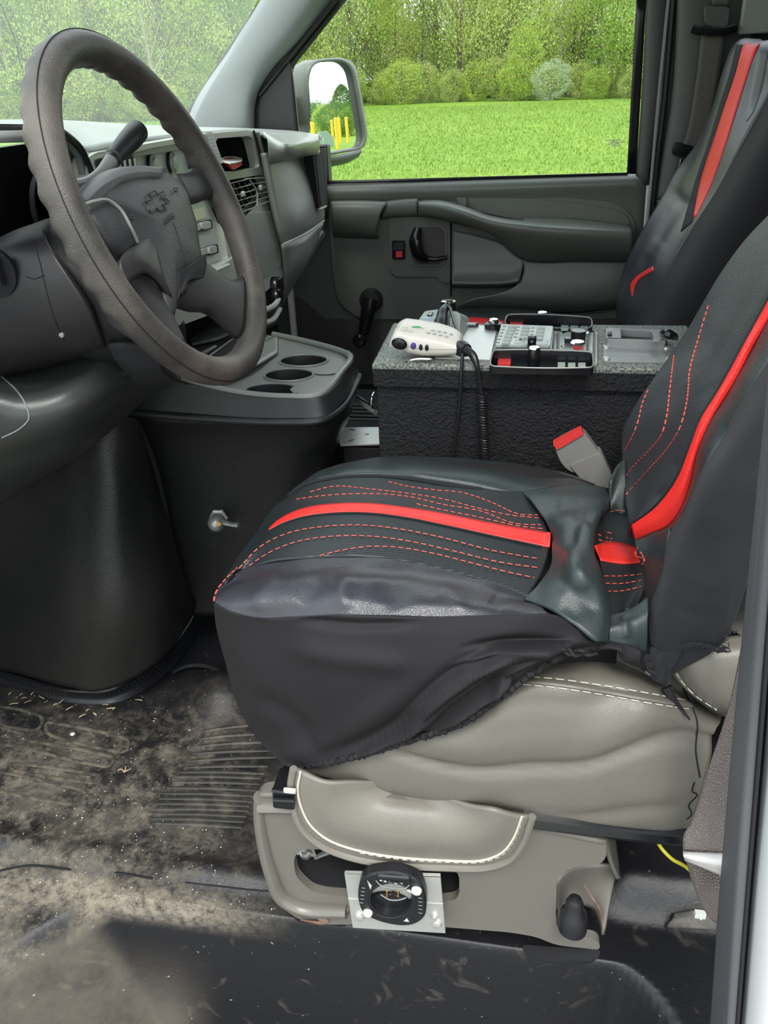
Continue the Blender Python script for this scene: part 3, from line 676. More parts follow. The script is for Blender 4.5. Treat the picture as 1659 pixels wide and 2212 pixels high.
# climate control strip
plate_x('climate_panel', [(205, 350), (450, 300), (462, 372), (215, 410)], 'panelgrey', -.022, -.01)
plate_x('climate_brow', [(215, 340), (420, 300), (452, 299), (456, 312), (300, 338), (214, 358)], 'dash', -.004, -.02)
for (px, py) in [(327, 359), (369, 352), (412, 345)]:
    mb = MB(); c = bx(px, py, -.02); mb.lathe([(.0, .0), (.013, .0), (.013, .004), (.011, .005), (.0105, .009), (0, .010)], c, (1, 0, 0), 24)
    k_ = obj('climate_knob', mb, M['dash_light'], dash)
    mb = MB(); mb.lathe([(.0135, 0), (.016, 0), (.016, .004), (.0135, .004)], c, (1, 0, 0), 28); obj('knob_ring', mb, M['black'], k_)
# open storage bin
a_ = [bx(*p) for p in [(466, 306), (468, 298), (540, 293), (560, 360), (480, 371)]]; mb = MB()
lo = rpoly([bx(*p, -.004) for p in h_bin], .006, 4); lo2 = [p + np.array([-.16, 0, 0]) for p in lo]
mb.loft([lo, lo2], cap=False); mb.f.append(tuple(range(len(lo), 2 * len(lo)))); obj('storage_bin', mb, M['blackmatte'], dash)
# left little vent seen past the gear lever
plate_x('small_vent', [(205, 345), (285, 325), (296, 375), (220, 400)], 'blackmatte', .002, -.01)
for i in range(6):
    mb = MB(); a, b_ = bx(236 + i * 11, 352 - i * 2, .008), bx(240 + i * 11, 388 - i * 2, .008); mb.tube([a, b_], .002, sides=5, n=4); obj('vent_blade', mb, M['dash'], dash)
# centre vents
lo = rpoly([bx(*p, -.004) for p in h_vent], .006, 4); mb = MB(); mb.loft([lo, [p + np.array([-.05, 0, 0]) for p in lo]], cap=False); mb.f.append(tuple(range(len(lo), 2 * len(lo)))); obj('vent_housing', mb, M['blackmatte'], dash)
for (tl, tr_, bl, br) in [((490, 398), (538, 386), (522, 458), (554, 446)), ((528, 386), (572, 384), (560, 443), (592, 430))]:
    for i in range(6):
        t = i / 5; bow = 14 * math.sin(math.pi * t)
        L_ = (tl[0] + (bl[0] - tl[0]) * t + bow * .3, tl[1] + (bl[1] - tl[1]) * t); R_ = (tr_[0] + (br[0] - tr_[0]) * t + bow * .5, tr_[1] + (br[1] - tr_[1]) * t)
        mb = MB(); mb.tube([bx(*L_, -.002), bx((L_[0] + R_[0]) / 2, (L_[1] + R_[1]) / 2, .004), bx(*R_, -.002)], .0020, sides=5, n=8, flat=.5); obj('vent_slat', mb, M['dash_light'], dash)
    for s in (.25, .5, .75):
        P = [bx(tl[0] + (bl[0] - tl[0]) * t + (tr_[0] - tl[0]) * s, tl[1] + (bl[1] - tl[1]) * t + (tr_[1] - tl[1]) * s, -.012) for t in (0, .5, 1)]
        mb = MB(); mb.tube(P, .0014, sides=5, n=6); obj('vent_fin', mb, M['dash'], dash)
    for s in (1.04,):
        P = [bx(tr_[0] + (br[0] - tr_[0]) * t + 9 * math.sin(math.pi * t) , tr_[1] + (br[1] - tr_[1]) * t, 0) for t in (0, .5, 1)]
        mb = MB(); mb.tube(P, .0022, sides=5, n=10); obj('vent_rim', mb, M['dash_light'], dash)
    c = bx((tl[0] + br[0]) / 2 + 2, (tl[1] + br[1]) / 2 - 3, .004); mb = MB(); mb.box(c, (.008, .012, .010)); obj('vent_tab', mb, M['steel'], dash, bevel=.002)
# radio
rd = thing('radio', bx(440, 560), 'grey dash radio with pale display seen through the steering wheel', 'radio')
def rp(name, poly, m, off, d=-.012, r=.004, bevel=.0015, parent=None): 
    return plate(name, rpoly([bx(a, b, off) for a, b in poly], r, 4), M[m], parent or rd, (d, 0, 0), bevel)
rp('face', [(385, 432), (448, 415), (490, 560), (430, 600), (385, 600)], 'panelgrey', -.012, -.06)
rp('display', [(402, 455), (441, 446), (446, 470), (407, 482)], 'display', -.009, -.004)
for p in [[(414, 487), (432, 483), (434, 497), (417, 501)], [(436, 481), (455, 477), (457, 492), (439, 496)], [(452, 534), (468, 530), (470, 545), (454, 549)], [(430, 540), (448, 536), (449, 549), (432, 552)]]:
    k = rp('button', p, 'dash_light', .0, -.014, .004, .002)
    c = sum(np.array(q, float) for q in p) / 4; q2 = [tuple(c + (np.array(q) - c) * 1.35) for q in p]; rp('button_ring', q2, 'black', -.006, -.006, .005)
rp('trim_line', [(420, 506), (458, 497), (459, 500), (421, 509)], 'dash_light', -.008, -.004, .0005, .0003)
mb = MB(); mb.tube([bx(420, 600), bx(455, 588), bx(492, 572)], .004, sides=6); obj('lower_bar', mb, M['dash_light'], rd)
# dark side of the radio opening
D('opening_wall', [[bx(452, 420, -.004), bx(480, 500, -.004), bx(500, 580, -.004)], [bx(488, 440, .004), bx(508, 520, .004), bx(520, 620, .004)]], 'black', nu=12, nv=6, thick=.004)
plate_x('cubby_door', [(512, 470), (592, 454), (606, 520), (608, 572), (590, 590), (556, 606), (540, 560)], 'dash', .006, -.01, .004, r=.012)
plate_x('lower_switch_panel', [(560, 640), (606, 612), (612, 650), (600, 700), (560, 720)], 'dark', -.01, -.03, .004)
for (px, py, r) in [(590, 618, .020), (590, 640, .017)]:
    mb = MB(); mb.lathe([(0, 0), (r, 0), (r, .012), (r * .8, .018), (0, .019)], bx(px, py, .0), (1, -.3, 0), 20); obj('socket_cap', mb, M['black'], dash)
mb = MB(); mb.tube([bx(568, 672, .01), bx(596, 656, .012), bx(604, 640, .012)], .006, sides=8); obj('lower_trim', mb, M['dash_light'], dash)
mb = MB(); mb.tube([bx(560, 700, .01), bx(590, 690, .012), bx(604, 668, .012)], .006, sides=8); obj('lower_trim', mb, M['dash_light'], dash)
rows = [[bx(395, 640, 0), bx(404, 700, 0)], [bx(430, 640, .01), bx(500, 655, .01)], [bx(430, 690, .01), bx(540, 640, .01)]]
plate_x('ashtray_frame', [(398, 650), (440, 668), (470, 660), (462, 676), (412, 692), (402, 684)], 'dash_light', 0, -.02, .003, r=.004)
# passenger side: ledge, glovebox, lower knee panel, end vent
D('glove_ledge', [[(566, 290, 1.70), (620, 287, 1.86), (660, 287, 2.0), (692, 293, 2.13)], [('x', 574, 292, -.47), ('x', 612, 308, -.42), ('x', 655, 305, -.42), ('x', 690, 300, -.43)],
                  [('x', 577, 300, -.465), ('x', 612, 314, -.41), ('x', 655, 312, -.41), ('x', 692, 307, -.425)], [('x', 580, 335, -.475), ('x', 616, 335, -.42), ('x', 655, 328, -.42), ('x', 690, 322, -.43)], [('x', 582, 356, -.50), ('x', 620, 348, -.47), ('x', 655, 338, -.47), ('x', 690, 330, -.47)]], 'dash_light', nu=40, nv=30, thick=.008)
D('glovebox_door', [[('x', 574, 330, -.50), ('x', 630, 322, -.49), ('x', 684, 320, -.485), ('x', 694, 330, -.485)], [('x', 590, 420, -.495), ('x', 640, 410, -.475), ('x', 690, 405, -.47), ('x', 698, 420, -.475)],
                    [('x', 606, 500, -.49), ('x', 650, 490, -.465), ('x', 690, 470, -.465), ('x', 701, 470, -.47)], [('x', 613, 528, -.49), ('x', 650, 510, -.47), ('x', 690, 487, -.465), ('x', 700, 478, -.47)]], 'dash', nu=30, nv=30, thick=.012)
D('knee_panel', [[('x', 613, 530, -.485), ('x', 650, 514, -.465), ('x', 700, 482, -.46)], [('x', 614, 590, -.50), ('x', 645, 565, -.47), ('x', 690, 510, -.47)], [('x', 605, 660, -.53), ('x', 625, 630, -.52), ('x', 665, 560, -.50), ('x', 700, 500, -.48)], [('x', 560, 720, -.60), ('x', 590, 690, -.60), ('x', 640, 610, -.56), ('x', 700, 520, -.52)]], 'dash', nu=24, nv=24, thick=.008)
mb = MB(); mb.tube([x(613, 527, -.475), x(650, 510, -.455), x(700, 477, -.452)], .0022, sides=6); obj('panel_edge', mb, M['dash_light'], dash)
plate('airbag_mark', [x(677 + 5 * math.cos(t), 461 + 6 * math.sin(t), -.462) for t in np.linspace(0, 2 * np.pi, 20)[:-1]], M['dash_light'], dash, (-.001, 0, 0), .0004,
      [[x(677 + 3.6 * math.cos(t), 461 + 4.5 * math.sin(t), -.462) for t in np.linspace(0, 2 * np.pi, 20)[:-1]]])
plate('end_vent', rpoly([x(675, 330, -.455), x(699, 328, -.455), x(708, 445, -.455), x(690, 450, -.455)], .004), M['blackmatte'], dash, (-.02, 0, 0), .002)
for i in range(3):
    mb = MB(); mb.tube([x(681 + i * 5, 340, -.45), x(686 + i * 5, 390, -.448), x(692 + i * 4, 444, -.45)], .0012 if i != 1 else .0006, sides=5, n=8); obj('vent_blade', mb, M['dark'] if i == 0 else M['dash'], dash)
mb = MB(); mb.tube([x(690, 452, -.452), x(704, 446, -.452)], .003, sides=6, n=4); obj('vent_clip', mb, M['dash_light'], dash)
# label strip on the bezel and ketchup tray in the bin
lb = thing('paper_label', bx(465, 345, .004), 'white printed paper strip stuck on the dash beside the steering wheel rim', 'label')
plate('sheet', [bx(444, 286, .003), bx(458, 284, .003), bx(482, 352, .003), bx(470, 356, .003)], M['paper'], lb, (-.001, 0, 0), 0)
for i in range(7):
    plate('printed_line', [bx(447 + i * 3, 292 + i * 8, .0034), bx(458 + i * 3, 290 + i * 8, .0034), bx(459 + i * 3, 292 + i * 8, .0034), bx(448 + i * 3, 294 + i * 8, .0034)], M['greykey'], lb, (-.0003, 0, 0), 0)
kt = thing('dip_tub', x(500, 366, -.54), 'small red and white plastic dip tub lying in the dash bin', 'tub')
tb = [x(480, 346, -.53), x(496, 340, -.55), x(516, 341, -.545), x(521, 346, -.53), x(514, 350, -.52), x(490, 352, -.51)]
top = cr(tb, 24, True); cen = top.mean(0); bot = cen + (top - cen) * .72 + np.array([0.006, 0, -.011]); bot[:, 2] = bot[:, 2].mean()
mb = MB(); mb.loft([top * 1.0, cen + (top - cen) * 1.04 - [0, 0, .001], bot], cap=False); mb.f.append(tuple(range(48, 72))); obj('tub_wall', mb, M['redplastic'], kt)
mb = MB(); mb.add([tuple(p + np.array([0, 0, .0006])) for p in cen + (top - cen) * .97], [tuple(range(24))]); obj('foil_lid', mb.mesh('foil_lid'), M['paper'], kt)
mb = MB(); c5 = cen + (top - cen) * .55 + (top[4] - cen) * .25; mb.add([tuple(p + np.array([0, 0, .0012])) for p in c5[:12]], [tuple(range(12))]); obj('lid_print', mb.mesh('lid_print'), M['redplastic'], kt)
mb = MB(); mb.tube(list(cen + (top - cen) * 1.05), .0016, sides=6, n=24, closed=True); obj('tub_rim', mb, M['paper'], kt)

# ---- knee bolster under the column with fuse cover
mb = MB(); mb.box((-.93, .62, .72), (.34, .10, .46)); obj('dash_end', mb, M['dark'], dash, bevel=.03, segs=4)
kb = thing('knee_bolster', (-.6, .8, .6), 'smooth dark curved panel under the steering column', 'panel')
patch('bolster_skin', [[(-330, 800, .74), (-60, 770, .86), (30, 790, .88), (120, 770, .90), (240, 715, .96), (275, 700, 1.02), (330, 690, 1.08)],
                       [(-330, 850, .66), (-60, 820, .78), (30, 842, .80), (130, 820, .83), (235, 742, .90), (275, 740, .97), (330, 750, 1.05)],
                       [(-330, 885, .64), (-60, 850, .755), (35, 862, .77), (150, 838, .80), (250, 778, .87), (300, 775, .95), (345, 780, 1.02)],
                       [(-330, 950, .635), (-60, 900, .75), (50, 905, .76), (160, 880, .79), (270, 820, .87), (320, 810, .95), (370, 810, 1.02)],
                       [(-330, 1090, .66), (-60, 1010, .78), (60, 985, .80), (160, 950, .83), (260, 880, .90), (320, 845, .98), (370, 830, 1.05)],
                       [(-330, 1210, .78), (-60, 1120, .90), (60, 1050, .90), (170, 985, .93), (265, 910, .97), (320, 860, 1.03), (370, 838, 1.08)]], M['knee'], kb, nu=60, nv=50, thick=.006)

mb = MB(); mb.tube([(240, 735, .895), (262, 758, .89), (272, 786, .875)], .003, sides=6); obj('panel_gap', mb, M['blackmatte'], kb)
patch('shade_panel', [[(100, 720, 1.0), (400, 700, 1.1)], [(100, 1000, 1.06), (420, 900, 1.14)]], M['blackmatte'], kb, nu=6, nv=6, thick=.01, vlin=True)
# ================================================================ steering wheel
WC = np.array([-.384, .8596, .8726]); th, ps = .3623, -.018
WNn = np.array([math.cos(th) * math.cos(ps), math.cos(th) * math.sin(ps), math.sin(th)])
WA = np.cross([0, 0, 1], WNn); WA /= np.linalg.norm(WA); WB = np.cross(WNn, WA)
def wl(p, q, h=0): return WC + WA * p + WB * q + WNn * h
def wp(px, py, h=0):
    d = ray(px, py); o = WC + WNn * h; t = ((o - CAM) @ WNn) / (d @ WNn); return CAM + d * t
sw = thing('steering_wheel', WC, 'black leather wrapped four spoke steering wheel in front of the dashboard', 'steering wheel')
# rim with finger bumps on the back of the upper half
nu, nv = 220, 20; G = np.zeros((nu, nv, 3))
for i in range(nu):
    a = 2 * math.pi * i / nu; rad = WA * math.cos(a) + WB * math.sin(a); up_half = sst(-.35, .0, math.sin(a) + .25 * (math.cos(a) < 0))
    for j in range(nv):
        b = 2 * math.pi * j / nv
        bump = .0034 * (.5 + .5 * math.cos(a * 42)) * up_half * max(0, -math.sin(b)) ** .6
        r = .0162 + bump
        G[i, j] = WC + rad * (.1768 + r * math.cos(b)) + WNn * r * 1.05 * math.sin(b)
mb = MB(); mb.grid(G, True, True); rim = obj('rim', mb, M['wheel'], sw, smooth='all')
mb = MB(); mb.tube([WC + (WA * math.cos(a) + WB * math.sin(a)) * (.1768 + .0148) + WNn * .0085 for a in np.linspace(0, 2 * math.pi, 90)[:-1]], .0006, sides=5, n=200, closed=True)
obj('rim_seam', mb, M['blackmatte'], rim)
# hub pad: domed front, deep sides
out = [(262, 362), (300, 360), (345, 362), (384, 380), (405, 405), (417, 440), (430, 480), (438, 540), (446, 580), (440, 600), (400, 612), (382, 660), (378, 700), (362, 690), (344, 640), (318, 560), (294, 520), (260, 476), (224, 444), (202, 424), (210, 400), (230, 378)]
front = cr([wp(*p, 0) for p in out], 70, True); c0 = front.mean(0)
mb = MB(); loops = []
for s, h in [(.0, .012), (.35, .0115), (.65, .009), (.85, .004), (.95, -.001), (1.0, -.010), (1.02, -.03), (.98, -.055), (.8, -.075)]:
    loops.append(c0 + (front - c0) * s + WNn * h)
mb.loft(loops); pad = obj('hub_pad', mb, M['pad'], sw, smooth='all')
# wrap around side of the hub (upper left, catches the light)
patch('hub_side', [[wp(170, 420, -.02), wp(200, 385, -.02), wp(240, 365, -.02), wp(300, 358, -.02), wp(360, 362, -.02)], [wp(172, 430, -.004), wp(210, 392, -.004), wp(250, 368, -.0), wp(300, 361, -.0), wp(352, 364, .0)],
                   [wp(186, 440, .004), wp(220, 405, .006), wp(258, 384, .009), wp(305, 372, .010), wp(350, 374, .010)]], M['pad'], sw, nu=30, nv=14, thick=.02)
patch('hub_cheek', [[wp(170, 432, -.03), wp(180, 480, -.03), wp(215, 535, -.03), wp(250, 560, -.03)], [wp(180, 434, .004), wp(200, 480, .006), wp(235, 530, .004), wp(262, 555, .0)],
                    [wp(235, 432, .012), wp(262, 450, .014), wp(285, 490, .014), wp(298, 520, .010)]], M['pad'], sw, nu=26, nv=20, thick=.01)
mb = MB(); mb.tube([wp(178, 444, .010), wp(205, 435, .013), wp(236, 434, .014), (wp(262, 455, .016)), wp(282, 490, .016), wp(297, 522, .012)], .0018, sides=6, n=40); obj('pad_seam', mb, M['dash'], sw)
def spoke(pts_top, pts_bot, hs, thick=.022, nm='spoke', m='wheel_dark'):
    A = [wp(*p, h) for p, h in zip(pts_top, hs)]; B = [wp(*p, h) for p, h in zip(pts_bot, hs)]
    n = 24; A, B = cr(A, n), cr(B, n); loops = []
    for i in range(n):
        c = (A[i] + B[i]) / 2; u = (B[i] - A[i]) / 2; a = np.linspace(0, 2 * math.pi, 20, endpoint=False)
        ca, sa = np.cos(a), np.sin(a)
        loops.append(c + np.outer(np.sign(ca) * abs(ca) ** .6, u) + np.outer(np.sign(sa) * abs(sa) ** .7, WNn * thick / 2) - WNn * thick / 2)
    mb = MB(); mb.loft(loops); return obj(nm, mb, M[m], sw, smooth='all')
spoke([(380, 368), (415, 366), (436, 350), (446, 322)], [(416, 438), (440, 432), (470, 424), (498, 440)], [-.002, -.002, -.001, .002])           # upper right
spoke([(436, 545), (470, 572), (508, 600), (532, 590)], [(380, 648), (430, 665), (466, 670), (528, 725)], [.004, .003, .003, .004])       # lower right
spoke([(300, 515), (330, 560), (360, 610), (385, 680), (410, 738)], [(255, 575), (275, 620), (300, 640), (330, 690), (372, 742)], [.004, .003, .002, .003, .006])   # lower left
spoke([(268, 440), (220, 430), (170, 420), (140, 400)], [(285, 530), (235, 525), (190, 520), (175, 510)], [-.01, -.01, -.005, 0])
patch('thumb_scoop', [[wp(300, 520, .006), wp(320, 515, .008), wp(338, 530, .006)], [wp(258, 572, .006), wp(290, 560, .012), wp(352, 590, .012)], [wp(276, 612, .006), wp(318, 590, .010), wp(372, 640, .008)]], M['wheel_dark'], sw, nu=20, nv=16, thick=.006)
patch('thumb_scoop', [[wp(444, 548, .010), wp(446, 570, .012), wp(440, 600, .012)], [wp(420, 566, .013), wp(412, 590, .013), wp(400, 612, .012)], [wp(386, 590, .011), wp(384, 622, .008), wp(384, 650, .006)]], M['blackmatte'], sw, nu=16, nv=12, thick=.006)
# raised emblem and lettering on the pad
bow = [(338, 412), (352, 420), (368, 413), (375, 426), (367, 436), (372, 440), (362, 440)]
def emb(pts, name='emblem', h=.0125, t=.0016, m='pad'):
    return plate(name, [wp(a, b, h) for a, b in pts], M[m], sw, tuple(-WNn * t), .0006)
# bow-tie outline as a thin raised border
bt_ = [(314, 435), (329, 429), (320, 420), (333, 411), (341, 419), (353, 412), (357, 421), (350, 428), (359, 428), (365, 435), (352, 442), (359, 451), (345, 456), (339, 448), (327, 460), (322, 454), (320, 442)]
mb = MB(); P = [wp(*p, .0126) for p in bt_]; P.append(P[0])
for a, b_ in zip(P[:-1], P[1:]): mb.tube([a, b_], .0009, sides=5, n=2, lin_=True)
obj('emblem_border', mb, M['wheel_dark'], pad, smooth=False)
for q in [(380, 410), (286, 470)]:
    mb = MB(); mb.tube([wp(q[0] - 4, q[1] - 3, .0122), wp(q[0] + 3, q[1] - 4, .0122), wp(q[0] + 3, q[1] + 3, .0122), wp(q[0] - 2, q[1] + 4, .0122)], .0008, sides=5, n=8, closed=True); obj('horn_mark', mb, M['wheel_dark'], pad)
def text(body, center, ux, uy, size, m, parent, ext=.0004, name='lettering'):
    c = bpy.data.curves.new(name, 'FONT'); c.body = body; c.size = size; c.extrude = ext; c.align_x = 'CENTER'; c.align_y = 'CENTER'
    t = bpy.data.objects.new(name, c); SC.collection.objects.link(t); ux = Vector(ux).normalized(); uy = Vector(uy); uy = (uy - ux * uy.dot(ux)).normalized(); uz = ux.cross(uy)
    t.matrix_world = Matrix(((ux[0], uy[0], uz[0], center[0]), (ux[1], uy[1], uz[1], center[1]), (ux[2], uy[2], uz[2], center[2]), (0, 0, 0, 1)))
    c.materials.append(M[m]); dg = bpy.context.evaluated_depsgraph_get(); me = bpy.data.meshes.new_from_object(t.evaluated_get(dg))
    o = bpy.data.objects.new(name, me); SC.collection.objects.link(o); o.matrix_world = t.matrix_world
    if parent is not None:
        o.parent = parent; o.matrix_parent_inverse = world_of(parent).inverted()
    bpy.data.objects.remove(t); return o
text('AIRBAG', wp(365, 473, .0122), wp(380, 462, .012) - wp(350, 484, .012), WB, .009, 'wheel_dark', pad)

# ================================================================ steering column
sc = thing('steering_column', (-.52, .86, .8), 'black steering column shroud with gear lever behind the wheel', 'steering column')
patch('shroud', [[(-60, 540, .92), (0, 512, .92), (45, 492, .92), (80, 480, .92)], [(-60, 545, .84), (0, 518, .84), (40, 500, .84), (92, 488, .84)],
                 [(-60, 575, .775), (0, 560, .775), (45, 548, .775), (110, 540, .775)], [(-60, 700, .765), (0, 690, .765), (70, 680, .765), (190, 665, .765)],
                 [(-60, 800, .80), (0, 790, .80), (100, 765, .80), (225, 740, .80)], [(-60, 850, .88), (0, 830, .88), (100, 800, .88), (230, 760, .88)]], M['column'], sc, nu=40, nv=50, thick=.01)
# collar nearer the wheel
patch('collar', [[(74, 482, .90), (110, 470, .90), (170, 460, .90), (230, 455, .90)], [(66, 500, .83), (100, 495, .82), (160, 500, .82), (230, 510, .82)], [(70, 560, .785), (110, 560, .78), (170, 560, .78), (250, 570, .78)],
                 [(110, 670, .785), (150, 680, .78), (210, 680, .78), (290, 690, .79)], [(160, 760, .82), (200, 760, .82), (260, 755, .82), (330, 760, .83)], [(250, 790, .88), (290, 800, .88), (330, 810, .88), (390, 800, .88)]], M['dark'], sc, nu=40, nv=40, thick=.01)
patch('lower_cup', [[(232, 745, .80), (290, 745, .80), (350, 770, .80)], [(250, 780, .81), (300, 800, .81), (350, 800, .81)], [(280, 812, .84), (320, 828, .84), (380, 822, .84)], [(300, 822, .90), (340, 832, .90), (392, 818, .90)]], M['blackmatte'], sc, nu=24, nv=20, thick=.008)
mb = MB(); mb.lathe([(0, 0), (.022, 0), (.026, .004), (.026, .010), (0, .010)], y(-4, 585, .772), (0, -1, 0), 24); obj('ignition_lock', mb, M['blackmatte'], sc)
mb = MB(); mb.box(y(-4, 585, .757), (.006, .012, .03)); obj('key_slot', mb, M['column'], sc, bevel=.002)
mb = MB(); mb.lathe([(0, 0), (.0028, 0), (.0028, .003), (0, .004)], y(135, 723, .768), (0, -1, 0), 12); obj('shroud_screw', mb, M['dash'], sc)
# gear selector lever
mb = MB(); mb.tube([wp(150, 400, -.05), wp(190, 392, -.05), wp(222, 370, -.045), wp(240, 348, -.04)], [.0055, .0055, .006, .008], sides=14, n=24); obj('lever_stalk', mb, M['dash'], sc)
mb = MB(); mb.tube([wp(238, 350, -.042), wp(250, 335, -.04), wp(285, 297, -.036), wp(296, 284, -.036)], [.0085, .0105, .0125, .0130], sides=20, n=24); obj('lever_grip', mb, M['dark'], sc)
mb = MB(); c_ = wp(244, 342, -.041); d_ = wp(292, 288, -.036) - wp(250, 335, -.04); mb.lathe([(.0090, -.002), (.0100, 0), (.0090, .002)], c_, d_, 24); obj('grip_ring', mb, M['pad'], sc)

# ================================================================ engine cover with cup holders
ec = thing('engine_cover', (-.45, 1.3, 0), 'large black engine cover with cup holders between the dash and the seats', 'engine cover')
E_ = lambda name, rows, m='engine', **k: patch(name, rows, M[m], ec, **k)
E_('lower_shell', [[(-80, 900, 1.04), (60, 900, 1.02), (170, 900, 1.0), (240, 900, 1.0), (292, 905, 1.03), (306, 925, 1.07)],
                   [(-80, 1040, 1.03), (60, 1040, 1.01), (170, 1030, .985), (240, 1030, .98), (300, 1030, 1.02), (342, 1040, 1.10)],
                   [(-80, 1180, 1.02), (60, 1180, .99), (170, 1180, .96), (245, 1180, .955), (320, 1180, 1.0), (380, 1170, 1.10)],
                   [(-80, 1310, 1.01), (60, 1330, .97), (170, 1340, .935), (250, 1335, .93), (340, 1310, .98), (408, 1270, 1.10)],
                   [(-80, 1430, 1.01), (60, 1460, .97), (150, 1485, .935), (210, 1494, .925), (300, 1460, .965), (372, 1400, 1.03), (424, 1310, 1.13)]], nu=70, nv=50, thick=.008)
# rubber flange around its foot
fl = [(-60, 1455), (40, 1476), (110, 1500), (180, 1510), (240, 1508), (300, 1484), (350, 1448), (395, 1405), (425, 1360), (440, 1310)]
ft = [(-60, 1436), (40, 1462), (110, 1484), (180, 1494), (240, 1490), (300, 1460), (350, 1424), (388, 1382), (415, 1340), (428, 1300)]
Pf = [z(px, py, .008) for px, py in fl]; Pt = [z(px, py, .035) for px, py in ft]
E_('foot_flange', [[p + [0, .0, 0] for p in Pt], [(a + b) / 2 + np.array([0, 0, .004]) for a, b in zip(Pt, Pf)], Pf, [p + np.array([.005, -.006, -.008]) for p in Pf]], 'rubber', nu=120, nv=12, thick=.01)
Fc = cr([(a * .45 + b * .55) + np.array([0, -.001, .004]) for a, b in zip(Pt, Pf)], 150); Ft2 = cr(Pt, 150); Ff2 = cr(Pf, 150)
for i in range(8, 104, 2):
    mb = MB(); mb.tube([Ft2[i] * .75 + Ff2[i] * .25 + [0, 0, .003], Ft2[i] * .25 + Ff2[i] * .75 + [0, 0, .003]], .0022, sides=5, n=4, flat=.7); obj('flange_rib', mb, M['dark'], ec)
mb = MB(); mb.tube(list(cr([p + np.array([0, -.002, .003]) for p in Pt], 40)), .004, sides=8, n=80); obj('flange_lip', mb, M['black'], ec)
mb = MB(); mb.tube([(296, 912, 1.045), (318, 960, 1.07), (336, 1010, 1.085), (360, 1110, 1.10), (384, 1210, 1.105), (410, 1290, 1.115)], .004, sides=6); obj('shell_joint', mb, M['blackmatte'], ec)
# upper body: side below the shoulder line, shoulder, skirt above
E_('side_shell', [[(255, 905, 1.10), (330, 905, 1.105), (500, 908, 1.11), (640, 908, 1.115), (690, 905, 1.125), (725, 885, 1.17), (765, 835, 1.30), (775, 800, 1.45)],
                  [(270, 940, 1.115), (330, 940, 1.12), (500, 940, 1.12), (640, 938, 1.125), (700, 930, 1.135), (738, 905, 1.17), (768, 850, 1.30), (775, 820, 1.45)],
                  [(300, 1040, 1.13), (360, 1040, 1.13), (500, 1040, 1.13), (620, 1030, 1.135), (660, 1010, 1.145), (710, 975, 1.17), (738, 930, 1.30), (745, 900, 1.45)],
                  [(350, 1180, 1.13), (400, 1180, 1.13), (500, 1180, 1.13), (600, 1170, 1.135), (640, 1120, 1.145), (690, 1060, 1.17), (720, 1000, 1.30), (730, 960, 1.45)],
                  [(400, 1330, 1.13), (430, 1330, 1.13), (500, 1330, 1.13), (600, 1330, 1.135), (640, 1300, 1.145), (690, 1240, 1.17), (712, 1150, 1.30), (722, 1100, 1.45)]], nu=80, nv=40, thick=.008)
E_('skirt', [[(300, 790, 1.10), (380, 822, 1.10), (460, 842, 1.10), (540, 855, 1.10), (620, 860, 1.10), (690, 858, 1.105), (722, 835, 1.15), (750, 795, 1.25), (764, 770, 1.33), (752, 755, 1.42)],
             [(290, 830, 1.095), (370, 850, 1.095), (460, 868, 1.095), (540, 880, 1.095), (620, 884, 1.095), (696, 882, 1.10), (730, 856, 1.145), (758, 815, 1.25), (768, 790, 1.33), (760, 770, 1.42)],
             [(270, 885, 1.09), (350, 890, 1.09), (460, 898, 1.09), (540, 904, 1.09), (620, 904, 1.09), (698, 900, 1.095), (736, 874, 1.14), (766, 826, 1.25), (774, 808, 1.33), (768, 795, 1.42)]], 'dark', nu=80, nv=20, thick=.008)
mb = MB(); mb.tube([(258, 892, 1.085), (350, 898, 1.088), (460, 906, 1.088), (620, 912, 1.088), (692, 908, 1.092), (732, 886, 1.135), (768, 832, 1.25), (776, 812, 1.33)], .006, sides=10, n=70); obj('shoulder_bead', mb, M['dark'], ec)
# rim line and tray
TZ = .575
rimL = [(385, 814, 1.115), (450, 834, 1.11), (530, 850, 1.108), (620, 857, 1.108), (684, 854, 1.115), (708, 838, 1.14), (735, 805, 1.20), (757, 775, 1.29), (745, 762, 1.345), (680, 742, 1.40), (590, 722, 1.46)]
R3 = cr(rimL, 90); mb = MB(); mb.tube(list(R3), .0055, sides=10, n=90); obj('tray_rim', mb, M['dash'], ec)
tray_z = float(np.mean(R3[:, 2])) - .012
def tz(px, py, d=0): return z(px, py, tray_z + d)
# tray floor with three cup wells and finger notches
def circ(px, py, r, n=32, d=0, sx=1): c = tz(px, py, d); return [c + np.array([r * sx * math.cos(t), r * math.sin(t), 0]) for t in np.linspace(0, 2 * math.pi, n, endpoint=False)]
cups = [(655, 782, .043), (625, 812, .040), (588, 846, .043)]
trayp = [p + np.array([0, 0, tray_z - p[2]]) for p in R3]
tl = [tz(588, 726), tz(500, 700), tz(420, 740), tz(390, 800)]
cc = [tz(656, 780), tz(624, 811), tz(585, 845)]; rr_ = [.042, .041, .043]
holes = [[c + np.array([r * math.cos(t) * 1.05, r * .80 * math.sin(t), 0]) for t in np.linspace(0, 2 * math.pi, 32, endpoint=False)] for c, r in zip(cc, rr_)]
cen = np.mean(trayp, 0); tp = [cen + (p - cen) * .985 for p in trayp]
tp = [p for p in tp]
mb = MB(); mb.prism(tp + tl[1:], (0, 0, -.006), holes); obj('cup_tray', mb, M['dash'], ec, bevel=.003, segs=3, angle=50)
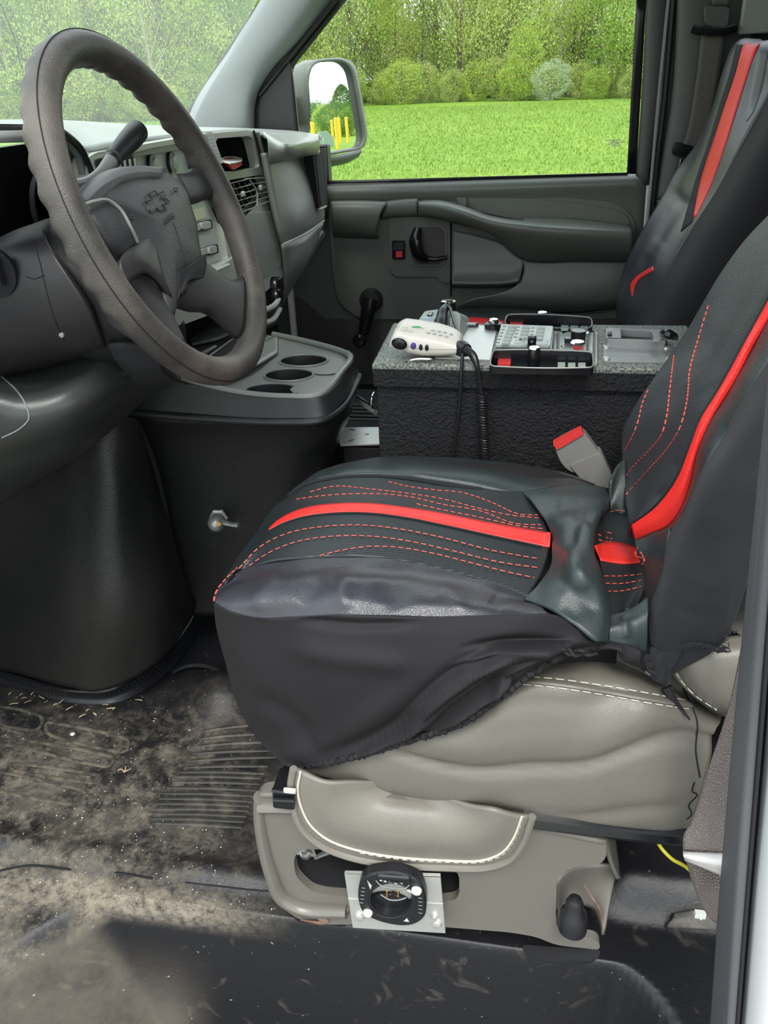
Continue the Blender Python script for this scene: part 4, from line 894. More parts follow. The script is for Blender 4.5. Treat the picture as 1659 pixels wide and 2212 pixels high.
for c, r, hl in zip(cc, rr_, holes):
    mb = MB(); hl = np.array(hl); cpt = hl.mean(0); mb.loft([hl + [0, 0, .002], cpt + (hl - cpt) * .97 - [0, 0, .004], cpt + (hl - cpt) * .88 - [0, 0, .06]], cap=False); n_ = len(hl); mb.f.append(tuple(range(2 * n_, 3 * n_)))
    w_ = obj('cup_holder', mb, M['dark'], ec, smooth=True, angle=50)
    mb = MB(); mb.tube(list(hl + [0, 0, .001]), .0022, sides=6, n=40, closed=True); obj('cup_lip', mb, M['dash'], w_)
for (p, q) in [((690, 800), (716, 802)), ((650, 838), (672, 844))]:
    mb = MB(); a, b_ = tz(*p, .0015), tz(*q, .0015); mb.lathe([(0, 0), (.024, 0), (.026, .0006), (.0, .0008)], (a + b_) / 2, (0, 0, 1), 24, sq=.8); obj('finger_notch', mb, M['dash'], ec)
# forward bins of the tray
E_('tray_ramp', [[(400, 790, 1.14), (480, 770, 1.3), (600, 722, 1.46)], [(430, 815, 1.13), (520, 800, 1.2), (600, 760, 1.34)]], 'dash', nu=20, nv=6, thick=.004)
E_('loose_vinyl', [[(402, 722, 1.5), (450, 690, 1.62), (525, 682, 1.66)], [(410, 735, 1.4), (455, 712, 1.48), (522, 694, 1.56)], [(415, 742, 1.34), (470, 730, 1.38), (522, 704, 1.48)]], 'papergrey', nu=24, nv=14, thick=.004)
mb = MB(); mb.tube([(436, 764, 1.27), (466, 748, 1.30)], .005, sides=4, n=3, flat=.6); obj('bin_tab', mb, M['dash_light'], ec)
mb = MB(); mb.tube([(450, 770, 1.24), (524, 716, 1.42)], .004, sides=6, n=6); obj('bin_edge', mb, M['black'], ec)
# drain cock style lever on the side
kn = thing('latch_lever', y(478, 1118, 1.10), 'small silver lever knob on the side of the black engine cover', 'lever')
ax = np.array([.10, -1, .12]); c_ = y(474, 1116, 1.128)
mb = MB(); mb.lathe([(0, 0), (.016, 0), (.017, .002), (.017, .008), (.0135, .010), (.0135, .018), (.0145, .022), (.0145, .028), (.010, .036), (.004, .039), (0, .039)], c_, ax, 6); obj('hex_nut', mb.mesh('hex_nut') if False else mb, M['steel'], kn, smooth=False)
mb = MB(); mb.lathe([(0, .0), (.0125, .0), (.0150, .010), (.0150, .016), (.0115, .024), (.006, .028), (0, .029)], y(472, 1124, 1.112), ax, 28); kb_ = obj('knob', mb, M['greymetal'], kn)
mb = MB(); mb.lathe([(0, 0), (.0045, 0), (.0045, .002), (0, .002)], y(472, 1131, 1.083), ax, 16); obj('knob_screw', mb, M['orange'], kb_)
mb = MB(); mb.tube([y(482, 1128, 1.095), y(500, 1133, 1.09), y(516, 1134, 1.088)], [.0065, .005, .0065], sides=10, n=12, flat=.7); obj('lever_arm', mb, M['greymetal'], kn)
# ================================================================ driver seat: metal stand, rails, grey leather
seat = thing('driver_seat', (-.05, .8, .05), 'grey leather driver seat on a taupe metal stand under the black seat cover', 'seat')
S_ = lambda name, rows, m='leather', parent=None, **k: patch(name, rows, M[m], parent or seat, **k)
SY = .588
outer = [(552, 1740), (556, 1716), (572, 1706), (700, 1700), (1000, 1750), (1150, 1772), (1310, 1808), (1310, 1852), (1296, 1868), (1245, 1872), (1222, 1882), (1203, 1900), (1201, 1960), (1202, 2000), (1212, 2014), (1240, 2024), (1286, 2030), (1297, 2042), (1294, 2052), (1200, 2042), (1160, 2024), (1100, 2014), (950, 2002), (860, 2000), (748, 1997), (700, 1998), (640, 1985), (612, 1960), (590, 1920), (566, 1830)]
hole = [(634, 1862), (640, 1842), (660, 1834), (720, 1836), (800, 1850), (900, 1868), (980, 1876), (992, 1892), (992, 1930), (984, 1945), (940, 1950), (860, 1950), (757, 1938), (700, 1934), (672, 1926), (640, 1895)]
plate('stand_side', rpoly([(a, b, SY) for a, b in outer], .012, 4), M['metal_paint'], seat, (0, .012, 0), .006, [rpoly([(a, b, SY) for a, b in hole], .01, 4)], segs=3, angle=40)
# rolled upper flange and rounded frame tube round the opening
S_('stand_top', [[(560, 1712, SY), (700, 1712, SY), (1000, 1752, SY), (1310, 1812, SY)], [(562, 1702, SY + .02), (700, 1700, SY + .02), (1000, 1742, SY + .02), (1312, 1804, SY + .02)], [(575, 1694, SY + .08), (700, 1690, SY + .10), (1000, 1730, SY + .10), (1312, 1795, SY + .08)]], 'metal_paint', nu=40, nv=10, thick=.006)
mb = MB(); mb.tube([(560, 1722, SY + .006), (561, 1760, SY + .005), (566, 1800, SY + .004), (585, 1880, SY + .002), (610, 1935, SY), (650, 1958, SY - .002), (750, 1966, SY - .002)], [.010, .012, .013, .014, .015, .014, .013], sides=12, n=50, flat=.7); obj('stand_fold', mb, M['metal_paint'], seat)
mb = MB(); mb.tube([(565, 1735, SY + .005), (640, 1740, SY + .001), (760, 1760, SY)], [.014, .011, .008], sides=12, n=24, flat=.6); obj('stand_fold', mb, M['metal_paint'], seat)
S_('stand_foot', [[(612, 1940, SY - .002), (680, 1965, SY - .004), (755, 1968, SY - .004)], [(610, 1960, SY + .02), (660, 1990, SY + .02), (750, 1994, SY + .02)], [(628, 1976, SY + .03), (680, 1999, SY + .03), (745, 2000, SY + .03)]], 'metal_paint', nu=16, nv=10, thick=.01)
mb = MB(); mb.tube([(672, 1962, SY - .008), (690, 1980, SY - .008), (700, 1992, SY - .006), (650, 1988, SY - .004)], [.002, .006, .006, .002], sides=6, n=20, flat=.35, up=(0, 1, 0)); obj('rust_patch', mb, M['rust'], seat)
plate('far_stand_side', rpoly([(a, b, SY) for a, b in outer], .012, 3), M['metal_paint'], seat, (0, .008, 0), .003).location = (0, .42, 0)
# inside of the stand: cross plate, bolts, rubber cap
mb = MB(); mb.box((-.08, .80, .10), (.34, .40, .006)); obj('cross_plate', mb, M['blackmatte'], seat)
mb = MB(); mb.box((-.08, .68, .18), (.34, .006, .16)); obj('inner_wall', mb, M['blackmatte'], seat)
for (px, py, Y_, m_) in [(662, 1848, .64, 'steel'), (686, 1920, .62, 'chrome')]:
    mb = MB(); c = y(px, py, Y_); mb.lathe([(0, 0), (.014, 0), (.014, .003), (.008, .003), (.008, .014), (.005, .016), (.004, .026), (0, .027)], c, (0, -.35, 1), 6); obj('stand_bolt', mb, M[m_], seat, smooth=False)
mb = MB(); mb.lathe([(0, 0), (.022, 0), (.022, .004), (.012, .010), (0, .011)], y(660, 1860, .65), (0, -.35, 1), 16); obj('bolt_washer', mb, M['rust'], seat)
mb = MB(); mb.tube([(672, 1868, .63), (690, 1850, .64), (720, 1838, .65)], .004, sides=6); obj('stand_rod', mb, M['greymetal'], seat)
mb = MB(); mb.tube([(800, 1870, .63), (830, 1860, .63), (850, 1856, .63)], .005, sides=6); obj('stand_rod', mb, M['greymetal'], seat)
# rear foot bracket
S_('rear_bracket', [[(1205, 1905, .60), (1222, 1885, .61), (1250, 1874, .62), (1330, 1870, .63)], [(1204, 1960, .605), (1225, 1930, .62), (1262, 1905, .63), (1330, 1890, .64)], [(1205, 2000, .60), (1240, 1960, .62), (1280, 1965, .63), (1300, 2020, .60)]], 'metal_paint', nu=20, nv=12, thick=.004)
mb = MB(); mb.tube([(1262, 1912, .615), (1280, 1940, .615), (1298, 1970, .61), (1302, 2005, .60)], [.001, .002, .002, .001], sides=6, flat=.5); obj('rust_edge', mb, M['rust'], seat)
mb = MB(); c = y(1236, 2006, .572); mb.lathe([(0, 0), (.0165, 0), (.017, .006), (.0155, .024), (.0105, .032), (.0105, .040), (.0075, .047), (0, .050)], c, (0, .15, 1), 20); obj('bolt_cap', mb, M['rubber'], seat)
S_('rear_upright', [[(1310, 1808, .60), (1318, 1850, .61), (1338, 1898, .62)], [(1330, 1808, .66), (1336, 1850, .66), (1340, 1898, .66)]], 'metal_paint', nu=10, nv=6, thick=.004)
plate('foot_slot', rpoly([z(1124, 2040, .004), z(1300, 2052, .004), z(1290, 2074, -.0), z(1240, 2082, -.0), z(1190, 2078, .0), z(1140, 2062, .002)], .012), M['blackmatte'], seat, (0, 0, -.004), 0)
plate('foot_slot', rpoly([z(604, 1938, .004), z(640, 1990, .004), z(740, 2000, .004), z(752, 1996, .006), z(752, 1960, .006)], .01), M['blackmatte'], seat, (0, 0, -.002), 0)
# rails
for i, (a, b_, c, d) in enumerate([((608, 1664), (640, 1664), (640, 1712), (611, 1700)), ((588, 1703), (634, 1708), (636, 1750), (590, 1745))]):
    Yr = (.625, .570)[i]
    q = plate('slide_rail', rpoly([(*a, Yr), (*b_, Yr), (*c, Yr), (*d, Yr)], .003), M['black'], seat, (0, .03, 0), .003)
    P0 = y(a[0], a[1] + 4, Yr - .002); P1 = y(b_[0], b_[1] + 4, Yr - .002); mb = MB(); mb.tube([P0, P1], .003, sides=6, n=3); obj('rail_lip', mb, M['black'], q)
    P0 = y(d[0], (a[1] + d[1]) / 2 + 4, Yr - .003); P1 = y(c[0], (a[1] + d[1]) / 2 + 6, Yr - .003); mb = MB(); mb.tube([P0, P1], .0022, sides=6, n=3); obj('rail_lip', mb, M['dark'], q)
mb = MB(); mb.box(y(626, 1708, .567), (.014, .004, .006)); obj('rail_stop', mb, M['cream'], seat, bevel=.001)
mb = MB(); mb.tube([(1130, 1766, .586), (1250, 1782, .586), (1400, 1799, .592), (1500, 1808, .60)], .011, sides=8, flat=.9); mb.tube([(1130, 1778, .597), (1300, 1798, .597), (1500, 1812, .597)], .005, sides=6)
obj('rail', mb, M['black'], seat)
# seat cushion, grey leather with soft creases
def crease(G):
    nu, nv = G.shape[:2]
    for i in range(nu):
        for j in range(nv):
            u, v = i / (nu - 1), j / (nv - 1)
            c1 = .40 + .16 * math.sin(math.pi * (u * 1.1 - .05)); c2 = .66 + .10 * math.sin(math.pi * u)
            G[i, j, 1] += .008 * math.exp(-((v - c1 - .02) / .018) ** 2) * sst(.05, .4, u) - .005 * math.exp(-((v - c1 + .07) / .05) ** 2) * sst(.1, .4, u)
            G[i, j, 1] += .0035 * math.exp(-((v - .33 - .10 * (1 - u)) / .02) ** 2) * sst(.35, .55, u) * (1 - sst(.75, .95, u)) + .0018 * math.sin(40 * u + 9 * v) * math.exp(-((v - .36) / .08) ** 2) * sst(.4, .6, u)
            G[i, j, 1] += .0035 * math.exp(-((v - c2) / .025) ** 2) * sst(.25, .6, u) * (1 - sst(.9, 1, u))
    return G
cush = S_('cushion', [[(600, 1490, .72), (800, 1480, .72), (1000, 1430, .72), (1150, 1400, .72), (1310, 1395, .72), (1400, 1430, .74), (1560, 1520, .72)],
                      [(604, 1530, .64), (800, 1520, .635), (1000, 1480, .63), (1150, 1425, .65), (1310, 1420, .66), (1420, 1470, .66), (1560, 1545, .66)],
                      [(612, 1590, .61), (800, 1590, .60), (1000, 1570, .59), (1150, 1490, .60), (1310, 1480, .61), (1430, 1510, .61), (1545, 1570, .62)],
                      [(622, 1630, .605), (800, 1650, .59), (1000, 1650, .58), (1150, 1610, .585), (1310, 1600, .585), (1430, 1610, .59), (1535, 1640, .605)],
                      [(634, 1655, .60), (800, 1695, .59), (1000, 1725, .58), (1150, 1745, .58), (1310, 1750, .58), (1430, 1755, .585), (1505, 1750, .60)],
                      [(640, 1664, .605), (800, 1705, .60), (1000, 1747, .595), (1150, 1775, .59), (1310, 1792, .59), (1430, 1800, .595), (1482, 1808, .61)],
                      [(645, 1662, .64), (800, 1700, .64), (1000, 1742, .64), (1150, 1770, .64), (1310, 1788, .64), (1430, 1797, .64), (1480, 1803, .65)]], nu=90, nv=60, thick=.01, disp=crease)
# body of the cushion behind its side, front, far side
def sect(X, y0, y1, z0, z1, n=36, e=.45):
    a = np.linspace(0, 2 * math.pi, n, endpoint=False); ca, sa = np.cos(a), np.sin(a)
    return np.stack([np.full(n, X), (y0 + y1) / 2 + (y1 - y0) / 2 * np.sign(ca) * abs(ca) ** e, (z0 + z1) / 2 + (z1 - z0) / 2 * np.sign(sa) * abs(sa) ** e], 1)
mb = MB(); mb.loft([sect(-.255, .68, 1.02, .36, .46), sect(-.24, .65, 1.05, .32, .49), sect(-.1, .64, 1.06, .30, .50), (sect(.1, .64, 1.06, .29, .485)), sect(.20, .66, 1.04, .29, .46)]); obj('cushion_core', mb, M['leather'], seat)
def stitch_line(name, pts, r, m, parent, L=.006, gap=.004, flat=.6, nmax=290, lift=None):
    """a row of real short stitches along a curve"""
    P = cr(pts, 400); seg = np.r_[0, np.cumsum(np.linalg.norm(np.diff(P, axis=0), axis=1))]; mb = MB(); s = 0
    at = lambda t: np.array([np.interp(t, seg, P[:, j]) for j in range(3)])
    while s < seg[-1]:
        a, b_ = at(s), at(min(s + L, seg[-1])); m_ = (a + b_) / 2
        if np.linalg.norm(b_ - a) > 1e-5: mb.tube([a, b_], r, sides=4, n=2, flat=flat, lin_=True)
        s += L + gap
    o = obj(name, mb, M[m], parent, smooth=False); o['kind'] = 'stuff'; return o
def onmesh(ob, pts, lift=.001):
    """trace a curve over the surface of a built mesh"""
    me = ob.data; bv = BVHTree.FromPolygons([v.co[:] for v in me.vertices], [p.vertices[:] for p in me.polygons])
    out = []
    for px, py in pts:
        d = Vector(ray(px, py)).normalized(); h = bv.ray_cast(Vector(CAM), d)
        if h[0] is None: continue
        out.append(np.array(h[0]) - np.array(d) * lift)
    return out
def dens(pts, n=40): # 2D curve densify
    P = [(a, b, 1.0) for a, b in pts]; Q = cr([('p', a, b, 0) for a, b in pts], n); return [(q[0], q[1]) for q in Q]
for L_, m_ in [([(1150, 1462), (1200, 1466), (1300, 1480), (1400, 1497), (1480, 1512)], 'stitch'), ([(1130, 1478), (1200, 1485), (1300, 1500), (1400, 1518), (1492, 1532)], 'stitch')]:
    stitch_line('cushion_stitching', onmesh(cush, dens(L_), .0015), .0009, m_, seat, .008, .004)
mb = MB(); mb.tube(onmesh(cush, dens([(1140, 1470), (1200, 1475), (1300, 1490), (1400, 1508), (1490, 1522)]), .0005), .0045, sides=8, n=60, flat=.5); obj('cushion_piping', mb, M['leather'], seat)
mb = MB(); mb.tube(onmesh(cush, dens([(1470, 1478), (1492, 1520), (1506, 1560), (1503, 1620), (1512, 1680)]), .001), .0008, sides=4, n=50); obj('loose_thread', mb, M['fabric'], seat)
mb = MB(); mb.tube(onmesh(cush, dens([(1500, 1690), (1496, 1710), (1506, 1716), (1488, 1740), (1494, 1758), (1484, 1770)]), .001), .0008, sides=4, n=50); obj('loose_thread', mb, M['fabric'], seat)
# flap of leather hanging in front of the rails
flo = [(634, 1660), (628, 1700), (634, 1745), (656, 1795), (700, 1830), (770, 1855), (850, 1868), (960, 1874), (1050, 1874), (1100, 1858), (1130, 1820), (1150, 1764)]
fli = [(650, 1668), (644, 1705), (652, 1745), (674, 1785), (712, 1815), (780, 1838), (850, 1850), (960, 1858), (1040, 1858), (1082, 1842), (1108, 1810), (1126, 1764)]
mid = [(700, 1690), (700, 1710), (702, 1740), (716, 1765), (745, 1785), (800, 1798), (860, 1806), (940, 1812), (1000, 1812), (1040, 1800), (1058, 1780), (1066, 1750)]
cor = [(760, 1690)] * 1 + [(762, 1700), (766, 1715), (780, 1730), (800, 1742), (830, 1750), (870, 1755), (920, 1760), (960, 1762), (985, 1758), (1000, 1750), (1006, 1738)]
fl_ = S_('flap', [[(a, b, .578) for a, b in flo], [(a, b, .572) for a, b in fli], [(a, b, .564) for a, b in mid], [(a, b, .575) for a, b in cor], [(a * .3 + 880 * .7, b * .3 + 1690 * .7, .60) for a, b in cor]], 'leather_flap', nu=80, nv=40, thick=.005)
mb = MB(); mb.tube([(a, b, .5755) for a, b in flo], .0045, sides=8, n=90); obj('flap_binding', mb, M['leather_flap'], fl_)
mb = MB(); mb.tube([((a + c) / 2 + (c - a) * .45, (b + d) / 2 + (d - b) * .45, .5705) for (a, b), (c, d) in zip(flo, fli)], .0014, sides=6, n=90); obj('flap_piping', mb, M['stitch'], fl_)
stitch_line('flap_stitching', [((a + c) / 2 + (c - a) * .25, (b + d) / 2 + (d - b) * .25, .5725) for (a, b), (c, d) in zip(flo, fli)][5:], .0008, 'stitch', fl_, .006, .004)
# backrest leather, seen below the torn cover
S_('backrest', [[(1440, 1380, .66), (1500, 1380, .64), (1620, 1370, .64)], [(1440, 1420, .64), (1500, 1420, .62), (1620, 1410, .62)], [(1455, 1455, .635), (1510, 1465, .612), (1610, 1470, .612)], [(1480, 1490, .64), (1520, 1510, .615), (1600, 1530, .612)], [(1520, 1530, .66), (1545, 1540, .64), (1590, 1560, .64)]], nu=30, nv=30, thick=.01)
mb = MB(); mb.tube([(1448, 1432, .628), (1470, 1468, .63), (1500, 1498, .625), (1548, 1528, .62)], .003, sides=8); obj('backrest_piping', mb, M['leather'], seat)
stitch_line('backrest_stitching', [(1452, 1440, .622), (1474, 1474, .624), (1504, 1504, .618), (1548, 1534, .614)], .0008, 'stitch', seat, .007, .004)
mb = MB(); G0 = []
for (X, Z0) in [(.28, .48), (.31, .60), (.39, .80), (.46, 1.0), (.51, 1.10)]:
    a = np.linspace(0, 2 * math.pi, 28, endpoint=False); ca, sa = np.cos(a), np.sin(a)
    G0.append(np.stack([X + .06 * np.sign(sa) * abs(sa) ** .5, .83 + .155 * np.sign(ca) * abs(ca) ** .5, Z0 - .02 * sa], 1))
mb.loft(G0); obj('backrest_core', mb, M['leather'], seat)
S_('worn_patch', [[(1386, 1440, .648), (1400, 1440, .645), (1420, 1452, .64)], [(1392, 1452, .645), (1412, 1462, .64), (1436, 1474, .635)], [(1410, 1462, .65), (1425, 1472, .648), (1446, 1482, .645)]], 'stitch', nu=10, nv=6, thick=.003)
# ================================================================ seat covers
def gnorm(G):
    du = np.gradient(G, axis=0); dv = np.gradient(G, axis=1); n = np.cross(du, dv); n /= np.linalg.norm(n, axis=2)[..., None] + 1e-12
    s = np.sign(((CAM - G) * n).sum(2)); c = np.sign(s[s.shape[0] // 2, s.shape[1] // 2]) or 1
    return n * c
def proj(G):
    d = G - CAM; w = d @ _fw; return np.stack([W / 2 + F * (d @ RT) / w, H / 2 - F * (d @ UP) / w], -1)
def folds(lines, noise=0.0, ns=30, seed=0, K=.55):
    """sculpt ridges (+) and valleys (-) along traced lines, along the surface normal; and low soft undulation"""
    def f(G):
        n = gnorm(G); P = proj(G); A = np.zeros(G.shape[:2])
        for pts, w, amp in lines:
            Q = np.array([q[:2] for q in cr([('p', a, b, 0) for a, b in pts], 40)])
            d2 = ((P[:, :, None, :] - Q[None, None]) ** 2).sum(-1); k = d2.argmin(2); d = np.sqrt(d2.min(2)); t = k / 39.0
            A += K * amp * np.exp(-(d / (w * 1.25)) ** 2) * np.minimum(1, 4 * np.minimum(t, 1 - t) + .15)
        if noise:
            r = np.random.default_rng(seed)
            for _ in range(7):
                k = r.normal(size=3) * ns; A += noise / 2.6 * np.sin(G @ k + r.uniform(0, 6))
        return G + n * A[..., None]
    return f
sc1 = thing('seat_cover', (-.05, .82, .5), 'black seat cover with one broad red stripe and red stitching on the driver cushion', 'seat cover')
C_ = lambda name, rows, m, parent=None, **k: patch(name, rows, M[m], parent or sc1, **k)
seamBC = [(476, 1268, .640), ('z', 520, 1232, .528), ('z', 570, 1216, .540), ('z', 640, 1206, .548), ('z', 720, 1201, .550), ('z', 800, 1203, .550), ('z', 900, 1218, .548), ('z', 1000, 1240, .545), ('z', 1080, 1264, .543), ('z', 1140, 1290, .541)]
seamC = [(463, 1300, .612), (500, 1322, .598), (560, 1336, .592), (640, 1334, .588), (720, 1329, .586), (800, 1331, .586), (900, 1333, .588), (1000, 1334, .59), (1100, 1329, .592), (1200, 1330, .595)]
midC = [(464, 1285, .625), (510, 1275, .618), (565, 1262, .620), (640, 1255, .622), (720, 1252, .624), (800, 1256, .624), (900, 1268, .624), (1000, 1284, .624), (1090, 1296, .625), (1170, 1312, .622)]
bol = C_('near_bolster', [seamBC, [(470, 1276, .630), ('z', 515, 1250, .530), ('z', 568, 1236, .541), ('z', 640, 1228, .549), ('z', 720, 1224, .5505), ('z', 800, 1228, .5505), ('z', 900, 1242, .5485), ('z', 1000, 1262, .545), ('z', 1085, 1280, .542), ('z', 1155, 1302, .540)], midC,
         [(463, 1293, .616), (504, 1300, .604), (562, 1300, .600), (640, 1296, .598), (720, 1292, .598), (800, 1296, .598), (900, 1302, .60), (1000, 1310, .60), (1095, 1314, .602), (1185, 1322, .603)], seamC], 'cover_near', nu=150, nv=50, thick=.004,
         disp=folds([([(555, 1320), (560, 1280), (600, 1240)], 16, .004), ([(640, 1300), (680, 1270), (690, 1230)], 18, -.004), ([(755, 1320), (740, 1280), (760, 1240)], 16, .005), ([(860, 1320), (850, 1290), (820, 1250)], 22, -.004),
                     ([(1000, 1320), (980, 1290), (940, 1265)], 18, .004), ([(1090, 1310), (1060, 1290)], 14, -.003)], .0012, 40, 3))
seamAB = [('z', 622, 1072, .525), ('z', 660, 1048, .528), ('z', 720, 1034, .533), ('z', 800, 1029, .537), ('z', 880, 1035, .537), ('z', 960, 1048, .535), ('z', 1040, 1057, .533), ('z', 1132, 1064, .532)]
mid1 = [('z', 588, 1100, .531), ('z', 640, 1075, .538), ('z', 710, 1058, .545), ('z', 800, 1056, .547), ('z', 880, 1064, .546), ('z', 960, 1080, .545), ('z', 1060, 1094, .540), ('z', 1166, 1108, .534)]
mid2 = [('z', 545, 1160, .530), ('z', 600, 1130, .546), ('z', 680, 1108, .556), ('z', 780, 1106, .558), ('z', 880, 1118, .556), ('z', 980, 1138, .552), ('z', 1080, 1156, .547), ('z', 1187, 1166, .539)]
mid3 = [('z', 505, 1215, .524), ('z', 565, 1180, .544), ('z', 650, 1160, .556), ('z', 750, 1155, .559), ('z', 860, 1166, .556), ('z', 970, 1190, .551), ('z', 1080, 1215, .546), ('z', 1172, 1235, .540)]
cen = C_('center_panel', [seamAB, mid1, mid2, mid3, seamBC], 'rib', nu=150, nv=70, thick=.004, disp=folds([([(600, 1130), (620, 1180), (560, 1230)], 30, .002)], .0008, 30, 5))
far = C_('far_bolster', [[('z', 640, 1052, .490), ('z', 690, 1018, .488), ('z', 760, 996, .488), ('z', 850, 986, .488), ('z', 950, 986, .488), ('z', 1050, 992, .488), ('z', 1150, 1004, .488), ('z', 1250, 1030, .49), ('z', 1318, 1062, .49)],
                         [('z', 632, 1058, .508), ('z', 690, 1026, .508), ('z', 760, 1006, .512), ('z', 850, 998, .514), ('z', 950, 1000, .514), ('z', 1050, 1008, .512), ('z', 1150, 1018, .510), ('z', 1250, 1040, .508), ('z', 1312, 1064, .505)],
                         [('z', 624, 1070, .524), ('z', 690, 1038, .530), ('z', 760, 1026, .536), ('z', 850, 1026, .540), ('z', 950, 1036, .540), ('z', 1050, 1046, .536), ('z', 1150, 1050, .530), ('z', 1230, 1056, .524), ('z', 1300, 1070, .515)],
                         [('z', 622, 1074, .523), ('z', 690, 1044, .526), ('z', 760, 1033, .531), ('z', 850, 1034, .533), ('z', 950, 1048, .531), ('z', 1050, 1060, .530), ('z', 1132, 1066, .530), ('z', 1215, 1062, .525), ('z', 1290, 1076, .518)]], 'cover', nu=110, nv=30, thick=.004,
         disp=folds([([(860, 990), (900, 1010), (880, 1030)], 20, .003), ([(1000, 1000), (1100, 1020), (1180, 1040)], 14, -.003), ([(700, 1020), (720, 1035)], 14, -.002)], .001, 30, 8))
mb = MB(); mb.tube([p - np.array(ray(*proj(p[None, None])[0, 0])) * 0 + np.array([0, 0, .001]) for p in cr(seamAB[:-1], 60)], .0022, sides=6, n=60); obj('seam', mb, M['blackmatte'], sc1)
yoke = C_('rear_yoke', [[('z', 1128, 1062, .534), ('z', 1160, 1100, .541), ('z', 1186, 1140, .545), ('z', 1192, 1180, .548), ('z', 1184, 1225, .550), ('z', 1165, 1258, .550), ('z', 1132, 1290, .547)],
                        [('z', 1170, 1056, .536), ('z', 1200, 1100, .549), ('z', 1215, 1140, .560), ('z', 1216, 1185, .566), ('z', 1212, 1230, .566), ('z', 1208, 1280, .560), ('z', 1185, 1316, .548)],
                        [('z', 1240, 1046, .532), ('z', 1246, 1090, .552), ('z', 1250, 1140, .572), ('z', 1250, 1190, .582), ('z', 1255, 1240, .580), (1262, 1300, .622), (1235, 1345, .600)],
                        [('z', 1300, 1048, .525), ('z', 1296, 1090, .548), ('z', 1280, 1130, .570), ('z', 1276, 1180, .580), ('z', 1290, 1250, .572), (1302, 1310, .622), (1290, 1384, .590)],
                        [('z', 1322, 1058, .50), ('z', 1312, 1100, .53), ('z', 1290, 1134, .55), ('z', 1284, 1180, .56), ('z', 1302, 1250, .55), (1318, 1310, .635), (1314, 1386, .600)]], 'cover', nu=90, nv=60, thick=.004,
         disp=folds([([(1180, 1140), (1230, 1130), (1285, 1150)], 14, .007), ([(1225, 1160), (1235, 1220), (1250, 1290)], 16, .006), ([(1290, 1110), (1250, 1130), (1225, 1190)], 10, -.006), ([(1200, 1090), (1260, 1100)], 14, -.004), ([(1270, 1260), (1290, 1330)], 16, -.004), ([(1215, 1300), (1250, 1340)], 12, -.003)], .0015, 40, 9))
hem = [(612, 1646, .600), (660, 1652, .592), (750, 1638, .582), (880, 1600, .577), (1000, 1560, .574), (1080, 1506, .578), (1150, 1452, .585), (1230, 1408, .595), (1312, 1390, .612)]
seamE = [(462, 1303, .612), (500, 1322, .598), (560, 1335, .592), (720, 1329, .586), (900, 1333, .588), (1100, 1329, .592), (1200, 1330, .595), (1250, 1362, .598), (1290, 1386, .606)]
skirt = C_('stretch_skirt', [seamE, [(466, 1360, .618), (520, 1372, .598), (600, 1380, .588), (730, 1378, .580), (900, 1376, .580), (1080, 1366, .584), (1180, 1360, .590), (1245, 1375, .595), (1296, 1388, .602)],
                             [(482, 1430, .622), (540, 1450, .596), (630, 1460, .582), (750, 1460, .573), (900, 1455, .571), (1060, 1430, .573), (1160, 1400, .580), (1240, 1388, .590), (1300, 1389, .602)],
                             [(510, 1520, .622), (570, 1540, .598), (660, 1545, .584), (780, 1535, .574), (920, 1510, .570), (1040, 1475, .572), (1140, 1425, .578), (1235, 1397, .590), (1304, 1390, .604)],
                             [(560, 1600, .618), (620, 1610, .600), (710, 1600, .588), (820, 1580, .578), (950, 1545, .572), (1060, 1495, .574), (1145, 1440, .580), (1232, 1404, .592), (1308, 1390, .606)], hem], 'fabric', nu=160, nv=80, thick=.003,
         disp=folds([([(860, 1600), (960, 1500), (1100, 1420), (1250, 1385)], 9, .006), ([(900, 1590), (1000, 1520), (1120, 1440)], 6, -.005), ([(940, 1580), (1030, 1520), (1130, 1450)], 6, .005), ([(700, 1630), (850, 1570), (960, 1470), (1080, 1400), (1200, 1375)], 14, -.004),
                     ([(760, 1640), (880, 1580), (960, 1540)], 8, .004), ([(1000, 1400), (1100, 1385), (1250, 1384)], 7, -.004), ([(980, 1440), (1080, 1408), (1230, 1392)], 6, .005), ([(640, 1340), (760, 1350), (900, 1345)], 8, -.003), ([(560, 1640), (700, 1600), (900, 1480)], 22, .003), ([(870, 1560), (960, 1480), (1040, 1430)], 7, .004), ([(620, 1400), (760, 1420), (900, 1440)], 20, .003), ([(540, 1500), (640, 1560), (700, 1640)], 16, -.003), ([(1100, 1480), (1130, 1440), (1200, 1405)], 5, -.004), ([(1060, 1500), (1100, 1450), (1180, 1405)], 5, .005)], .0018, 30, 12, K=2.0))
mb = MB(); hp = cr(hem, 160)
for i in range(160): hp[i] += np.array([.0, -.0015 * math.sin(i * 1.9), .0018 * math.sin(i * 2.7)])
mb.tube(list(hp), .0042, sides=6, n=200); obj('elastic_hem', mb, M['fabric'], skirt)
mb = MB(); kn_ = y(1228, 1402, .585)
for k in range(5): mb.tube([kn_ + np.array([(-.012 + .006 * k), -.002, .003 * math.sin(k)]), kn_ + np.array([-.006 + .006 * k, -.006, .004 * math.cos(k * 2)]), kn_ + np.array([.002 + .006 * k, -.001, -.002])], .0018, sides=5)
obj('hem_knot', mb, M['fabric'], skirt)
